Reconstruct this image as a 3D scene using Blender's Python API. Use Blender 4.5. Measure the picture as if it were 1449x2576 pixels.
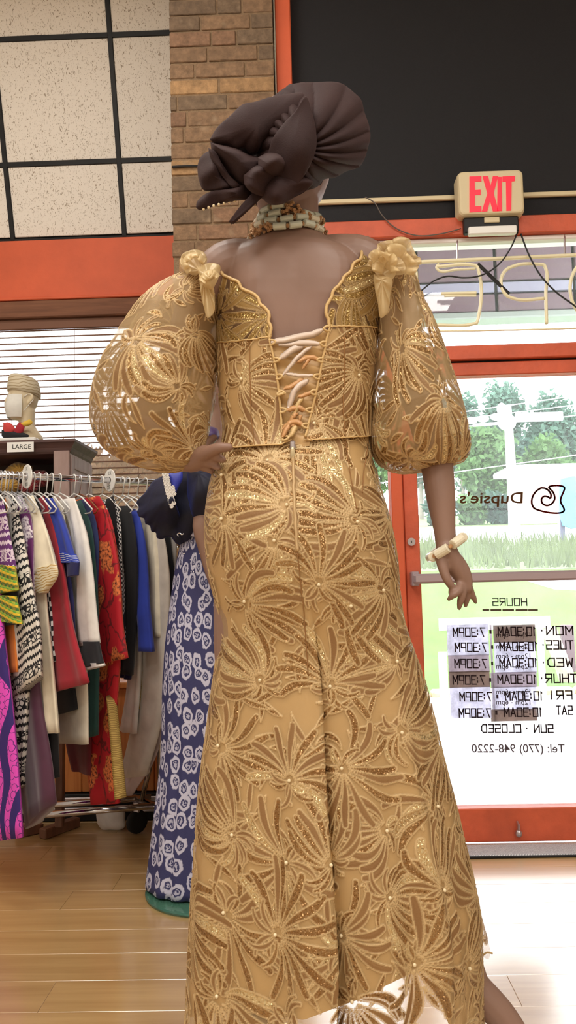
import bpy, bmesh, math, random, re
import numpy as np
from mathutils import Vector, Matrix

for o in list(bpy.data.objects):
    bpy.data.objects.remove(o)
SC = bpy.context.scene
COL = SC.collection
random.seed(7)
rng = np.random.default_rng(7)
PI = math.pi

# ------------------------------------------------------------------ camera
PW, PH, FPX = 1449.0, 2576.0, 1950.0
CAMZ = 1.12
pitch, roll, yaw = math.radians(4.5), math.radians(1.43), math.radians(1.3)
Fw = np.array([-math.sin(yaw) * math.cos(pitch), math.cos(yaw) * math.cos(pitch), math.sin(pitch)])
R0 = np.array([math.cos(yaw), math.sin(yaw), 0.0])
U0 = np.cross(R0, Fw)
Rt = math.cos(roll) * R0 - math.sin(roll) * U0
Up = math.sin(roll) * R0 + math.cos(roll) * U0
CAM = np.array([0.0, 0.0, CAMZ])
cd = bpy.data.cameras.new('camera')
cam = bpy.data.objects.new('camera', cd)
COL.objects.link(cam)
cd.sensor_fit = 'VERTICAL'
cd.sensor_height = 24.0
cd.lens = 24.0 * FPX / PH
cd.clip_start = 0.02
cd.clip_end = 500
m4 = Matrix.Identity(4)
for i in range(3):
    m4[i][0] = Rt[i]; m4[i][1] = Up[i]; m4[i][2] = -Fw[i]; m4[i][3] = CAM[i]
cam.matrix_world = m4
SC.camera = cam

# ------------------------------------------------------------------ sky, lamps, exposure
SC.view_settings.view_transform = 'Standard'
SC.view_settings.look = 'None'
SC.view_settings.gamma = 1.0
SC.view_settings.use_curve_mapping = False
SC.view_settings.exposure = 0.0
wd = bpy.data.worlds.new('overcast_sky')
SC.world = wd
wd.use_nodes = True
wd.node_tree.nodes['Background'].inputs[0].default_value = (0.90, 0.95, 1.0, 1)
wd.node_tree.nodes['Background'].inputs[1].default_value = 7.0

def area(name, loc, sx, sy, power, color, rot=(0, 0, 0)):
    l = bpy.data.lights.new(name, 'AREA')
    l.shape = 'RECTANGLE'; l.size = sx; l.size_y = sy
    l.energy = power; l.color = color
    o = bpy.data.objects.new(name, l)
    o.location = loc; o.rotation_euler = rot
    COL.objects.link(o)
    return o
WARM = (1.0, 0.95, 0.88)
area('ceiling_troffer_light', (-1.2, 0.2, 4.1), 1.2, 0.6, 44, WARM)
area('ceiling_troffer_light', (1.1, 0.2, 4.1), 1.2, 0.6, 38, WARM)
area('ceiling_troffer_light', (-1.2, -1.9, 4.1), 1.2, 0.6, 50, WARM)
area('ceiling_troffer_light', (1.1, -1.9, 4.1), 1.2, 0.6, 50, WARM)
area('ceiling_troffer_light', (-1.2, 2.0, 4.1), 1.2, 0.6, 34, WARM)

# ------------------------------------------------------------------ helpers
def s2l(c):
    c = c / 255.0
    return c / 12.92 if c <= 0.04045 else ((c + 0.055) / 1.055) ** 2.4
def S(r, g, b):
    return (s2l(r), s2l(g), s2l(b), 1.0)

def ray(px, py):
    return Fw + Rt * ((px - PW / 2) / FPX) - Up * ((py - PH / 2) / FPX)
def at(px, py, Y):
    """world point where the sight line of a photograph pixel meets the plane y = Y"""
    d = ray(px, py)
    return CAM + d * (Y / d[1])
def atz(px, py, z):
    d = ray(px, py)
    return CAM + d * ((z - CAMZ) / d[2])
def proj(P):
    P = np.asarray(P, float) - CAM
    zc = P @ Fw
    return PW / 2 + FPX * (P @ Rt) / zc, PH / 2 - FPX * (P @ Up) / zc
def on_plane(px, py, p0, n):
    d = ray(px, py)
    return CAM + d * (np.dot(p0 - CAM, n) / np.dot(d, n))

ORG = {}
def org(parent):
    return ORG.get(parent.name, np.zeros(3)) if parent is not None else np.zeros(3)

def empty(name, loc=(0, 0, 0)):
    o = bpy.data.objects.new(name, None)
    o.empty_display_size = 0.05
    o.location = tuple(float(v) for v in loc)
    COL.objects.link(o)
    ORG[o.name] = np.array(loc, float)
    return o

def tag(o, label=None, cat=None, group=None, kind=None):
    if label: o['label'] = label
    if cat: o['category'] = cat
    if group: o['group'] = group
    if kind: o['kind'] = kind
    return o

def make_mesh(name, V, F, smooth=False, uv=None, col=None):
    V = np.asarray(V, np.float32)
    me = bpy.data.meshes.new(name)
    if isinstance(F, np.ndarray):
        k = F.shape[1]
        me.vertices.add(len(V)); me.vertices.foreach_set('co', V.ravel())
        me.loops.add(F.size); me.loops.foreach_set('vertex_index', F.ravel().astype(np.int32))
        me.polygons.add(len(F))
        me.polygons.foreach_set('loop_start', np.arange(0, F.size, k, dtype=np.int32))
        me.polygons.foreach_set('loop_total', np.full(len(F), k, np.int32))
        me.update(calc_edges=True)
    else:
        me.from_pydata([tuple(map(float, v)) for v in V], [], [tuple(map(int, f)) for f in F])
        me.update()
    if smooth:
        me.polygons.foreach_set('use_smooth', np.ones(len(me.polygons), bool))
    if uv is not None:
        ul = me.uv_layers.new(name='UVMap')
        li = np.empty(len(me.loops), np.int32); me.loops.foreach_get('vertex_index', li)
        ul.data.foreach_set('uv', np.asarray(uv, np.float32)[li].ravel())
    if col is not None:
        ca = me.color_attributes.new(name='lace', type='FLOAT_COLOR', domain='POINT')
        ca.data.foreach_set('color', np.asarray(col, np.float32).ravel())
    return me

def obj(name, geo, mat, parent=None, smooth=False, loc=None, uv=None, col=None):
    """link one mesh object; geo = (verts, faces) in world coordinates"""
    V, F = geo[0], geo[1]
    if uv is None and len(geo) > 2: uv = geo[2]
    V = np.asarray(V, float)
    if loc is not None and parent is None:
        V = V - np.array(loc)
    if parent is not None:
        V = V - org(parent)
    me = make_mesh(name, V, F, smooth, uv, col)
    if mat is not None: me.materials.append(mat)
    o = bpy.data.objects.new(name, me)
    COL.objects.link(o)
    if parent is not None:
        o.parent = parent
        ORG[o.name] = org(parent)
    else:
        l = np.array(loc, float) if loc is not None else np.zeros(3)
        o.location = tuple(l); ORG[o.name] = l
    return o

def inst(name, me, parent, loc, rot=None):
    o = bpy.data.objects.new(name, me)
    COL.objects.link(o)
    o.parent = parent
    L = Vector(np.array(loc, float) - org(parent))
    if rot is not None:
        o.matrix_local = Matrix.Translation(L) @ rot.to_4x4()
    else:
        o.location = L
    ORG[o.name] = np.array(loc, float)
    return o

def join(*gs):
    V, F, UV, n = [], [], [], 0
    hasuv = all(len(g) > 2 for g in gs)
    for g in gs:
        v = np.asarray(g[0], float)
        V.append(v)
        F += [tuple(int(i) + n for i in f) for f in g[1]]
        if hasuv: UV.append(np.asarray(g[2]))
        n += len(v)
    return (np.vstack(V), F, np.vstack(UV)) if hasuv else (np.vstack(V), F)

def box(c, s, bev=0.0):
    """bevelled box centred at c with full size s"""
    x, y, z = [v / 2.0 for v in s]
    b = min(bev, x * .9, y * .9, z * .9)
    if b <= 0:
        V = np.array([(i * x, j * y, k * z) for i in (-1, 1) for j in (-1, 1) for k in (-1, 1)]) + np.array(c)
        F = [(0, 1, 3, 2), (4, 6, 7, 5), (0, 4, 5, 1), (2, 3, 7, 6), (0, 2, 6, 4), (1, 5, 7, 3)]
        return V, F
    V, F = [], []
    idx = {}
    for i in (-1, 1):
        for j in (-1, 1):
            for k in (-1, 1):
                for ax in range(3):
                    p = [i * (x - b), j * (y - b), k * (z - b)]
                    p[ax] = (i, j, k)[ax] * (x, y, z)[ax]
                    idx[(i, j, k, ax)] = len(V); V.append(p)
    def q(*ks): F.append([idx[k] for k in ks])
    for s_ in (-1, 1):
        q((s_, -1, -1, 0), (s_, 1, -1, 0), (s_, 1, 1, 0), (s_, -1, 1, 0)) if s_ > 0 else q((s_, -1, -1, 0), (s_, -1, 1, 0), (s_, 1, 1, 0), (s_, 1, -1, 0))
        q((-1, s_, -1, 1), (-1, s_, 1, 1), (1, s_, 1, 1), (1, s_, -1, 1)) if s_ > 0 else q((-1, s_, -1, 1), (1, s_, -1, 1), (1, s_, 1, 1), (-1, s_, 1, 1))
        q((-1, -1, s_, 2), (1, -1, s_, 2), (1, 1, s_, 2), (-1, 1, s_, 2)) if s_ > 0 else q((-1, -1, s_, 2), (-1, 1, s_, 2), (1, 1, s_, 2), (1, -1, s_, 2))
    for i in (-1, 1):
        for j in (-1, 1):
            q((i, j, -1, 0), (i, j, 1, 0), (i, j, 1, 1), (i, j, -1, 1))
            q((i, -1, j, 0), (i, 1, j, 0), (i, 1, j, 2), (i, -1, j, 2))
            q((-1, i, j, 1), (1, i, j, 1), (1, i, j, 2), (-1, i, j, 2))
            for k in (-1, 1):
                q((i, j, k, 0), (i, j, k, 1), (i, j, k, 2))
    return np.array(V) + np.array(c), F

def box2(p0, p1, bev=0.0):
    p0 = np.array(p0, float); p1 = np.array(p1, float)
    return box((p0 + p1) / 2, np.abs(p1 - p0), bev)

def crom(P, n):
    """Catmull-Rom resample of a polyline to n points"""
    P = np.asarray(P, float)
    if len(P) == 2:
        t = np.linspace(0, 1, n)[:, None]
        return P[0] * (1 - t) + P[1] * t
    d = np.r_[0, np.cumsum(np.maximum(np.linalg.norm(np.diff(P, axis=0), axis=1), 1e-9))]
    t = np.linspace(0, d[-1], n)
    out = np.empty((n, P.shape[1]))
    m = np.gradient(P, d, axis=0) if len(P) > 2 else None
    k = np.clip(np.searchsorted(d, t, side='right') - 1, 0, len(P) - 2)
    h = (d[k + 1] - d[k])[:, None]
    s = ((t - d[k])[:, None]) / h
    return ((2 * s**3 - 3 * s**2 + 1) * P[k] + (s**3 - 2 * s**2 + s) * h * m[k]
            + (-2 * s**3 + 3 * s**2) * P[k + 1] + (s**3 - s**2) * h * m[k + 1])

def gridfaces(nr, nc, closed=False):
    i = np.arange(nr - 1)[:, None]
    c = np.arange(nc if closed else nc - 1)[None, :]
    c2 = (c + 1) % nc
    a = i * nc + c; b = i * nc + c2
    return np.stack([a, b, b + nc, a + nc], -1).reshape(-1, 4)

def tube(P, r, n=8, cap=True, smooth=None):
    P = np.asarray(P, float)
    if smooth: P = crom(P, smooth)
    m = len(P)
    r = np.full(m, r) if np.isscalar(r) else (np.interp(np.linspace(0, 1, m), np.linspace(0, 1, len(r)), r))
    T = np.gradient(P, axis=0); T /= np.maximum(np.linalg.norm(T, axis=1), 1e-9)[:, None]
    ref = np.array([0, 0, 1.0]) if abs(T[0][2]) < .9 else np.array([1.0, 0, 0])
    N = np.cross(T[0], ref); N /= np.linalg.norm(N)
    rings = []
    for i in range(m):
        N = N - T[i] * np.dot(N, T[i]); N /= np.linalg.norm(N)
        B = np.cross(T[i], N)
        a = np.arange(n) * 2 * PI / n
        rings.append(P[i] + r[i] * (np.cos(a)[:, None] * N + np.sin(a)[:, None] * B))
    V = np.vstack(rings)
    F = [tuple(f) for f in gridfaces(m, n, True)]
    if cap:
        F.append(tuple(range(n))[::-1]); F.append(tuple((m - 1) * n + k for k in range(n)))
    return V, F

def limb(P, r, n=14, m=24):
    """rounded tapered tube"""
    P = np.asarray(P, float); r = np.asarray(r, float)
    d = np.r_[0, np.cumsum(np.linalg.norm(np.diff(P, axis=0), axis=1))]
    Q = crom(np.c_[P, r], m)
    q0 = Q[0].copy(); q1 = Q[-1].copy()
    t0 = Q[0, :3] - Q[1, :3]; t0 /= np.linalg.norm(t0)
    t1 = Q[-1, :3] - Q[-2, :3]; t1 /= np.linalg.norm(t1)
    def capr(q, t, order):
        out = []
        for a in order:
            out.append(np.r_[q[:3] + t * q[3] * math.sin(a), q[3] * math.cos(a)])
        return out
    angs = [0.5, 1.0, 1.35]
    Q = np.vstack(capr(q0, t0, angs[::-1]) + [Q] + capr(q1, t1, angs))
    return tube(Q[:, :3], Q[:, 3], n)

def loft(rings, cap=True, uv=False):
    rings = np.asarray(rings, float)
    m, n = rings.shape[:2]
    F = [tuple(f) for f in gridfaces(m, n, True)]
    if cap:
        F.append(tuple(range(n))[::-1]); F.append(tuple((m - 1) * n + k for k in range(n)))
    return rings.reshape(-1, 3), F

def lathe(prof, c, n=24):
    """prof: (radius, z) list"""
    a = np.arange(n) * 2 * PI / n
    rings = [np.c_[c[0] + r * np.cos(a), c[1] + r * np.sin(a), np.full(n, c[2] + z)] for r, z in prof]
    return loft(rings)

def sphere(c, r, n=10, m=7):
    r = np.array([r, r, r]) if np.isscalar(r) else np.array(r)
    a = np.arange(n) * 2 * PI / n
    rings = []
    for k in range(m):
        p = -PI / 2 + PI * (k + .35) / (m - .3)
        rings.append(np.c_[c[0] + r[0] * math.cos(p) * np.cos(a), c[1] + r[1] * math.cos(p) * np.sin(a), np.full(n, c[2] + r[2] * math.sin(p))])
    return loft(rings)

def prism(poly, y0, y1):
    """polygon in (x, z) extruded from y0 to y1"""
    P = np.array(poly, float); n = len(P)
    V = np.vstack([np.c_[P[:, 0], np.full(n, y0), P[:, 1]], np.c_[P[:, 0], np.full(n, y1), P[:, 1]]])
    F = [tuple(range(n)), tuple(range(2 * n - 1, n - 1, -1))]
    F += [((k + 1) % n, k, n + k, n + (k + 1) % n) for k in range(n)]
    return V, F

def two_edge(L, Rr, nrm, th, n=24, m=40, folds=0.0, nf=3, seed=0, cap=True, flare=None):
    """flat cloth tube spanned between two edge polylines, thickness th along nrm; has UV in metres"""
    L = crom(L, m); Rr = crom(Rr, m)
    c = (L + Rr) / 2; h = (Rr - L) / 2
    a = np.arange(n) * 2 * PI / n
    ca = np.sign(np.cos(a)) * np.abs(np.cos(a)) ** .8; sa = np.sin(a)
    rs = np.random.default_rng(seed)
    ph = rs.uniform(0, 6.28, nf)
    rings, UV = [], []
    dl = np.r_[0, np.cumsum(np.linalg.norm(np.diff(c, axis=0), axis=1))]
    for i in range(m):
        w = np.linalg.norm(h[i])
        t = i / (m - 1)
        k = th * min(1.0, .35 + 2.2 * t) if flare is None else th * np.interp(t, np.linspace(0, 1, len(flare)), flare)
        off = sum(np.sin((q + 1.6) * 2.2 * ca + ph[q] + t * (1.2 + q)) for q in range(nf)) * folds * (.25 + t)
        rings.append(c[i] + ca[:, None] * h[i] + ((sa * k + off)[:, None]) * nrm)
        UV.append(np.c_[ca * w + np.where(sa > 0, 0, 3.0), np.full(n, -dl[i])])
    V, F = loft(rings, cap)
    return V, F, np.vstack(UV)

def pillow(outline, Y, front, back=None, nr=14, nphi=96, ctr=None, pleats=0, amp=0.0, pw=.5, smooth=True, seed=0, crumple=0.0, tilt=(0, 0), wphase=0.0, soft=0):
    """closed cloth form over an outline in photograph pixels standing about the plane y=Y"""
    P = np.array(outline, float)
    P = crom(np.vstack([P, P[:1]]), nphi + 1)[:-1] if smooth else P
    n = len(P)
    Ps = P if not soft else sum(np.roll(P, k, 0) for k in range(-soft, soft + 1)) / (2 * soft + 1)
    C = P.mean(0) if ctr is None else np.array(ctr, float)
    back = front * .6 if back is None else back
    rs = np.random.default_rng(seed)
    kx = rs.normal(0, 1, (6, 2)) * .03; kp = rs.uniform(0, 6.28, 6)
    V = []
    phi = np.arange(n) * 2 * PI / n
    rows = []
    rr = np.sin(np.linspace(0.04, 1, nr) * PI / 2)
    for sgn, dep in ((-1, front), (1, back)):
        seq = rr if sgn < 0 else rr[::-1]
        for r in seq:
            q = C + (Ps + (P - Ps) * r ** 5 - C) * r
            y = Y + sgn * dep * (1 - r ** 2) ** pw
            y = y + tilt[0] * (q[:, 0] - C[0]) / 1345 + tilt[1] * (q[:, 1] - C[1]) / 1345
            if pleats: y = y + amp * r * np.sin(pleats * phi + wphase) * (1 if sgn < 0 else .3)
            if crumple and sgn < 0:
                y = y + crumple * sum(np.sin(kx[k, 0] * q[:, 0] + kx[k, 1] * q[:, 1] + kp[k]) for k in range(6)) * (1 - r ** 6) * .5
            if np.isscalar(y): y = np.full(n, y)
            rows.append(np.array([at(q[i, 0], q[i, 1], y[i]) for i in range(n)]))
    return loft(rows)

# ------------------------------------------------------------------ materials
class NB:
    def __init__(s, name):
        s.m = bpy.data.materials.new(name); s.m.use_nodes = True
        s.t = s.m.node_tree
        s.b = s.t.nodes['Principled BSDF']; s.out = s.t.nodes['Material Output']
    def n(s, typ, **kw):
        nd = s.t.nodes.new('ShaderNode' + typ)
        for k, v in kw.items():
            if k.startswith('i_'):
                key = k[2:]
                key = int(key) if key.isdigit() else key.replace('_', ' ')
                s.put(nd.inputs[key], v)
            else: setattr(nd, k, v)
        return nd
    def put(s, sock, v):
        if isinstance(v, bpy.types.NodeSocket): s.t.links.new(v, sock)
        else: sock.default_value = v
    def math(s, op, a, b=0.0, c=None):
        nd = s.n('Math', operation=op)
        s.put(nd.inputs[0], a); s.put(nd.inputs[1], b)
        if c is not None: s.put(nd.inputs[2], c)
        return nd.outputs[0]
    def mix(s, f, a, b):
        nd = s.n('Mix', data_type='RGBA')
        s.put(nd.inputs[0], f); s.put(nd.inputs[6], a); s.put(nd.inputs[7], b)
        return nd.outputs[2]
    def ramp(s, f, stops):
        nd = s.n('ValToRGB')
        e = nd.color_ramp.elements
        while len(e) < len(stops): e.new(0.5)
        for k, (p, c) in enumerate(stops):
            e[k].position = p; e[k].color = c if len(c) == 4 else (*c, 1)
        s.put(nd.inputs[0], f)
        return nd.outputs[0]
    def step(s, v, lo, hi):
        nd = s.n('MapRange', interpolation_type='SMOOTHSTEP')
        s.put(nd.inputs[0], v); nd.inputs[1].default_value = lo; nd.inputs[2].default_value = hi
        return nd.outputs[0]
    def co(s, kind='Object', scale=None, rot=None):
        c = s.n('TexCoord').outputs[kind]
        if scale is not None or rot is not None:
            mp = s.n('Mapping'); s.t.links.new(c, mp.inputs[0])
            if scale is not None: mp.inputs['Scale'].default_value = scale
            if rot is not None: mp.inputs['Rotation'].default_value = rot
            c = mp.outputs[0]
        return c
    def noise(s, sc, co=None, detail=3.0, rough=.55, dist=0.0):
        nd = s.n('TexNoise'); nd.inputs['Scale'].default_value = sc; nd.inputs['Detail'].default_value = detail
        nd.inputs['Roughness'].default_value = rough; nd.inputs['Distortion'].default_value = dist
        if co is not None: s.t.links.new(co, nd.inputs['Vector'])
        return nd.outputs['Fac']
    def bump(s, h, st=.3, d=.01, normal=None):
        nd = s.n('Bump'); nd.inputs['Strength'].default_value = st; nd.inputs['Distance'].default_value = d
        s.put(nd.inputs['Height'], h)
        if normal is not None: s.put(nd.inputs['Normal'], normal)
        s.t.links.new(nd.outputs[0], s.b.inputs['Normal'])
        return nd.outputs[0]
    def set(s, **kw):
        for k, v in kw.items():
            s.put(s.b.inputs[k.replace('_', ' ')], v)
        return s

def mat(name, col, rough=.5, metal=0.0, var=0.0, vs=8.0, bump=0.0, bs=60.0, **kw):
    b = NB(name)
    b.set(Roughness=rough, Metallic=metal, **kw)
    if var:
        f = b.noise(vs, b.co(), 4)
        c2 = tuple(max(0, v * (1 - var)) for v in col[:3]) + (1,)
        c3 = tuple(min(1, v * (1 + var)) for v in col[:3]) + (1,)
        b.set(Base_Color=b.ramp(f, [(.3, c2), (.7, c3)]))
    else:
        b.set(Base_Color=col)
    if bump: b.bump(b.noise(bs, b.co(), 4), bump, .01)
    return b.m

M = {}
M['orange'] = mat('orange_paint', S(208, 92, 54), .62, var=.10, vs=5, bump=.12, bs=30)
M['orange_dull'] = mat('scuffed_orange_paint', S(198, 88, 56), .5, var=.16, vs=9, bump=.2, bs=40)
M['white_wall'] = mat('cream_wall_paint', S(216, 212, 206), .8)
M['black_panel'] = mat('black_panel_paint', S(17, 17, 22), .8, var=.15, vs=120, bump=.15, bs=300)
M['mortar'] = mat('grey_brown_mortar', S(132, 108, 82), .95, var=.2, vs=40, bump=.5, bs=180)
M['black_metal'] = mat('black_enamel_metal', S(11, 11, 13), .55, .1)
M['rubber'] = mat('black_rubber', S(18, 18, 19), .7)
M['chrome'] = mat('polished_chrome', S(210, 210, 214), .12, 1.0)
M['steel'] = mat('brushed_steel', S(188, 180, 182), .3, .9)
M['white_plastic'] = mat('white_plastic', S(232, 231, 226), .35)
M['cream_plastic'] = mat('aged_cream_plastic', S(212, 196, 158), .45)
M['white_frame'] = mat('white_aluminium', S(236, 230, 226), .4)
M['ivory'] = mat('ivory_bead', S(222, 214, 190), .3, var=.06, vs=60)
M['mint'] = mat('pale_mint_bead', S(196, 200, 184), .32, var=.06, vs=60)
M['gold_metal'] = mat('rose_gold_filigree', S(232, 182, 134), .32, .55, bump=.8, bs=500)
M['clear'] = mat('clear_plastic', S(235, 238, 240), .12, Transmission_Weight=.8, IOR=1.35)
M['disc_glass'] = mat('green_edged_glass', S(150, 215, 195), .05, Transmission_Weight=.85, IOR=1.45)
M['wire'] = mat('black_cable', S(20, 19, 22), .5)
M['grey_wire'] = mat('grey_thin_wire', S(96, 86, 78), .5)
M['dark_hole'] = mat('black_void', S(10, 10, 10), .9)

def brick_mat(name, col):
    b = NB(name)
    c = b.co('Generated')
    oi = b.n('ObjectInfo').outputs['Random']
    k = b.n('VectorMath', operation='SCALE'); b.t.links.new(b.co('Object'), k.inputs[0]); k.inputs['Scale'].default_value = 1
    f = b.noise(34, b.co('Object'), 6, .65)
    f2 = b.noise(9, b.co('Object'), 2)
    a = tuple(v * .62 for v in col[:3]) + (1,); d = tuple(min(1, v * 1.5) for v in col[:3]) + (1,)
    cc = b.ramp(f, [(.28, a), (.52, col), (.78, d)])
    cc = b.mix(b.step(f2, .62, .8), cc, S(160, 138, 112))
    cc = b.mix(b.math('MULTIPLY', oi, .28), cc, S(96, 76, 60))
    b.set(Base_Color=cc, Roughness=.92)
    b.bump(f, .7, .012)
    return b.m
M['bricks'] = [brick_mat('brown_brick', S(134, 106, 80)), brick_mat('umber_brick', S(116, 96, 76)), brick_mat('tan_brick', S(168, 132, 92)), brick_mat('rust_brick', S(136, 104, 80))]

def wood_mat(name, c1, c2, scale=(2, 30, 30), rough=.4, coat=0.0, bump=.1, cior=1.5, rv=.22):
    b = NB(name)
    co = b.co('Object', scale)
    oi = b.n('ObjectInfo').outputs['Random']
    w = b.n('VectorMath', operation='ADD'); b.t.links.new(co, w.inputs[0])
    cmb = b.n('CombineXYZ'); b.put(cmb.inputs[0], b.math('MULTIPLY', oi, 40)); b.put(cmb.inputs[1], b.math('MULTIPLY', oi, 17))
    b.t.links.new(cmb.outputs[0], w.inputs[1])
    f = b.noise(1.0, w.outputs[0], 6, .6, .6)
    c = b.ramp(f, [(.3, c1), (.68, c2)])
    c = b.mix(b.math('MULTIPLY', oi, rv), c, tuple(v * .6 for v in c1[:3]) + (1,))
    b.set(Base_Color=c, Roughness=rough, Coat_Weight=coat, Coat_Roughness=.2, Coat_IOR=cior)
    b.bump(f, bump, .003)
    return b.m
M['floor'] = wood_mat('honey_laminate', S(176, 138, 86), S(202, 166, 112), (1.2, 22, 22), .42, 1.0, .03, 2.2, .10)
M['panel_wood'] = wood_mat('orange_pine_panelling', S(186, 104, 48), S(222, 146, 78), (30, 30, 2), .45)
M['dark_wood'] = wood_mat('dark_cherry_wood', S(70, 48, 46), S(108, 78, 74), (4, 30, 30), .55, 0)
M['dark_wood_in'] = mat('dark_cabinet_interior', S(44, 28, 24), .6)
M['lit_wood'] = wood_mat('lit_cherry_wood', S(144, 116, 108), S(174, 148, 140), (30, 30, 4), .5)  # paler cabinet wood: light on stile and right side put into colour
M['foot_wood'] = wood_mat('brown_stained_wood', S(92, 58, 42), S(132, 88, 64), (20, 20, 4), .4)
M['hanger_wood'] = wood_mat('red_brown_hanger_wood', S(120, 66, 32), S(160, 92, 48), (20, 20, 4), .35)

def tile_mat():
    b = NB('fissured_ceiling_tile')
    co = b.co('Object', (105, 105, 42))
    f = b.noise(1.0, co, 2, .5, 1.6)
    f2 = b.noise(70, b.co('Object'), 2)
    m = b.math('MULTIPLY', b.step(f, .622, .645), b.step(f2, .36, .48))
    fl = b.noise(2.3, co, 2, .5, 0)
    m2 = b.math('MULTIPLY', b.step(fl, .66, .70), .8)
    mm = b.math('MAXIMUM', m, m2)
    c = b.mix(b.math('MULTIPLY', mm, .7), S(242, 235, 224), S(136, 112, 80))
    b.set(Base_Color=c, Roughness=.95)
    b.bump(b.math('SUBTRACT', 1.0, mm), .6, .004)
    return b.m
M['tile'] = tile_mat()

def glass_mat(name, veil=.06, tint=(1, 1, 1, 1)):  # milky translucent film puts the outdoor haze and glare into the glass
    b = NB(name)
    tr = b.n('BsdfTransparent'); tr.inputs[0].default_value = tint
    gl = b.n('BsdfGlossy'); gl.inputs['Roughness'].default_value = .01
    df = b.n('BsdfTranslucent'); df.inputs[0].default_value = (.95, .96, 1, 1)
    fr = b.n('Fresnel'); fr.inputs[0].default_value = 1.35
    m1 = b.n('MixShader'); b.put(m1.inputs[0], fr.outputs[0]); b.t.links.new(tr.outputs[0], m1.inputs[1]); b.t.links.new(gl.outputs[0], m1.inputs[2])
    f = b.noise(5, b.co('Object'), 3)
    m2 = b.n('MixShader'); b.put(m2.inputs[0], b.math('MULTIPLY', f, veil * 2)); b.t.links.new(m1.outputs[0], m2.inputs[1]); b.t.links.new(df.outputs[0], m2.inputs[2])
    b.t.links.new(m2.outputs[0], b.out.inputs[0])
    return b.m
M['glass'] = glass_mat('clear_storefront_glass', .03)
M['door_glass'] = glass_mat('veiled_door_glass', .05)

def cloth(name, col, rough=.8, sheen=.15, weave=900, bump=.08, fold=0.0, c2=None, var=.12):
    b = NB(name)
    f = b.noise(14, b.co('Object'), 3)
    a = tuple(v * (1 - var) for v in col[:3]) + (1,); d = tuple(min(1, v * (1 + var)) for v in col[:3]) + (1,)
    b.set(Base_Color=b.ramp(f, [(.3, a), (.7, d)]), Roughness=rough, Sheen_Weight=sheen)
    n1 = b.noise(weave, b.co('Object'), 1)
    b.bump(n1, bump, .004)
    return b.m
# ================================================================== ROOM SHELL
YW = 3.30      # storefront plane
YC = 3.20      # brick column face
YB = 4.10      # recessed display window plane
XL, XR, YK, ZC = -2.7, 2.7, -3.0, 4.25

def structure(name, geo, m, parent=None, **k):
    o = obj(name, geo, m, parent, **k)
    if parent is None: o['kind'] = 'structure'
    return o

# floor: slab with separate laminate planks
fl = structure('floor', join(box2((XL, YK, -.16), (XR, YW + .06, -.012)), box2((XL, YW + .06, -.16), (-.08, YB + .15, -.012))), mat('dark_underlay', S(90, 66, 40), .9), loc=(0, 0, 0))
row, y = 0, 0.85
while y < YB:
    w = .155
    x = XL + (-.9 + .37 * ((row * 7) % 5)) 
    while x < XR:
        x0, x1 = max(x, XL), min(x + 1.25, XR if y < YW - .1 else -.08)
        if x1 - x0 > .05:
            obj('plank', box2((x0 + .0003, y + .0003, -.012), (x1 - .0003, min(y + w, YB) - .0003, 0), .0008), M['floor'], fl)
        x += 1.25
    row += 1; y += w
structure('floor', box2((XL, YK, -.012), (XR, .849, 0)), M['floor'], loc=(0, 0, 0))

structure('wall_left', box2((XL - .1, YK, 0), (XL, YB + .15, ZC)), M['white_wall'])
structure('wall_right', box2((XR, YK, 0), (XR + .1, YW + .1, ZC)), M['white_wall'])
structure('wall_rear', box2((XL, YK - .1, 0), (XR, YK, ZC)), M['white_wall'])
structure('ceiling', join(box2((XL, YK, ZC), (XR, YW + .1, ZC + .1)), box2((XL, YW + .1, ZC), (-.05, YB + .15, ZC + .1))), M['white_wall'])

# ---- sloping tiled ceiling bulkhead over the display window
pB = at(215, 606, YB - .02)                       # bottom edge
ang = math.radians(17.0)
upv = np.array([0, -math.sin(ang), math.cos(ang)])
nrm = np.array([0, -math.cos(ang), -math.sin(ang)])
def sl(u, v, d=0.0):
    """u along x from column edge reference, v up the slope, d out of the plane"""
    return np.array([u, pB[1], pB[2]]) + upv * v + nrm * d
def slbox(u0, u1, v0, v1, d0, d1, bev=0):
    V, F = box(((u0 + u1) / 2, (v0 + v1) / 2, (d0 + d1) / 2), (u1 - u0, v1 - v0, d1 - d0), bev)
    return np.array([sl(*p) for p in V]), [f[::-1] for f in F]
VT = (ZC - pB[2]) / math.cos(ang)
bulk = structure('ceiling', slbox(XL, -.3, 0, VT, -.05, -.012), M['dark_hole'], loc=(0, 0, 0))
nx = np.cross(upv, nrm)
def slope_px(px, py):
    P = on_plane(px, py, sl(0, 0), nrm)
    return P[0], np.dot(P - sl(0, 0), upv)
ua, _ = slope_px(300, 412)
vh1 = slope_px(210, 408)[1]; vh2 = slope_px(210, 91)[1]
TW = (ua - slope_px(13, 412)[0])
uls = [ua + k * TW for k in range(-3, 2)]
dv = vh2 - vh1
vls = [vh1 - dv, vh1, vh2, vh2 + dv, vh2 + 2 * dv]
for i in range(len(uls) - 1):
    for j in range(len(vls) - 1):
        u0, u1 = max(uls[i] + .012, XL), min(uls[i + 1] - .012, -.3)
        v0, v1 = max(vls[j] + .012, .03), min(vls[j + 1] - .012, VT)
        if u1 - u0 > .05 and v1 - v0 > .05:
            obj('ceiling_tile', slbox(u0, u1, v0, v1, -.010, -.001, .003), M['tile'], bulk)
for u in uls[:-1]:
    obj('grid_bar', slbox(u - .0125, u + .0125, 0, VT, -.006, .006, .002), M['black_metal'], bulk)
for v in vls[1:4]:
    if v < VT: obj('grid_bar', slbox(XL, -.3, v - .0125, v + .0125, -.006, .005, .002), M['black_metal'], bulk)
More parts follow.
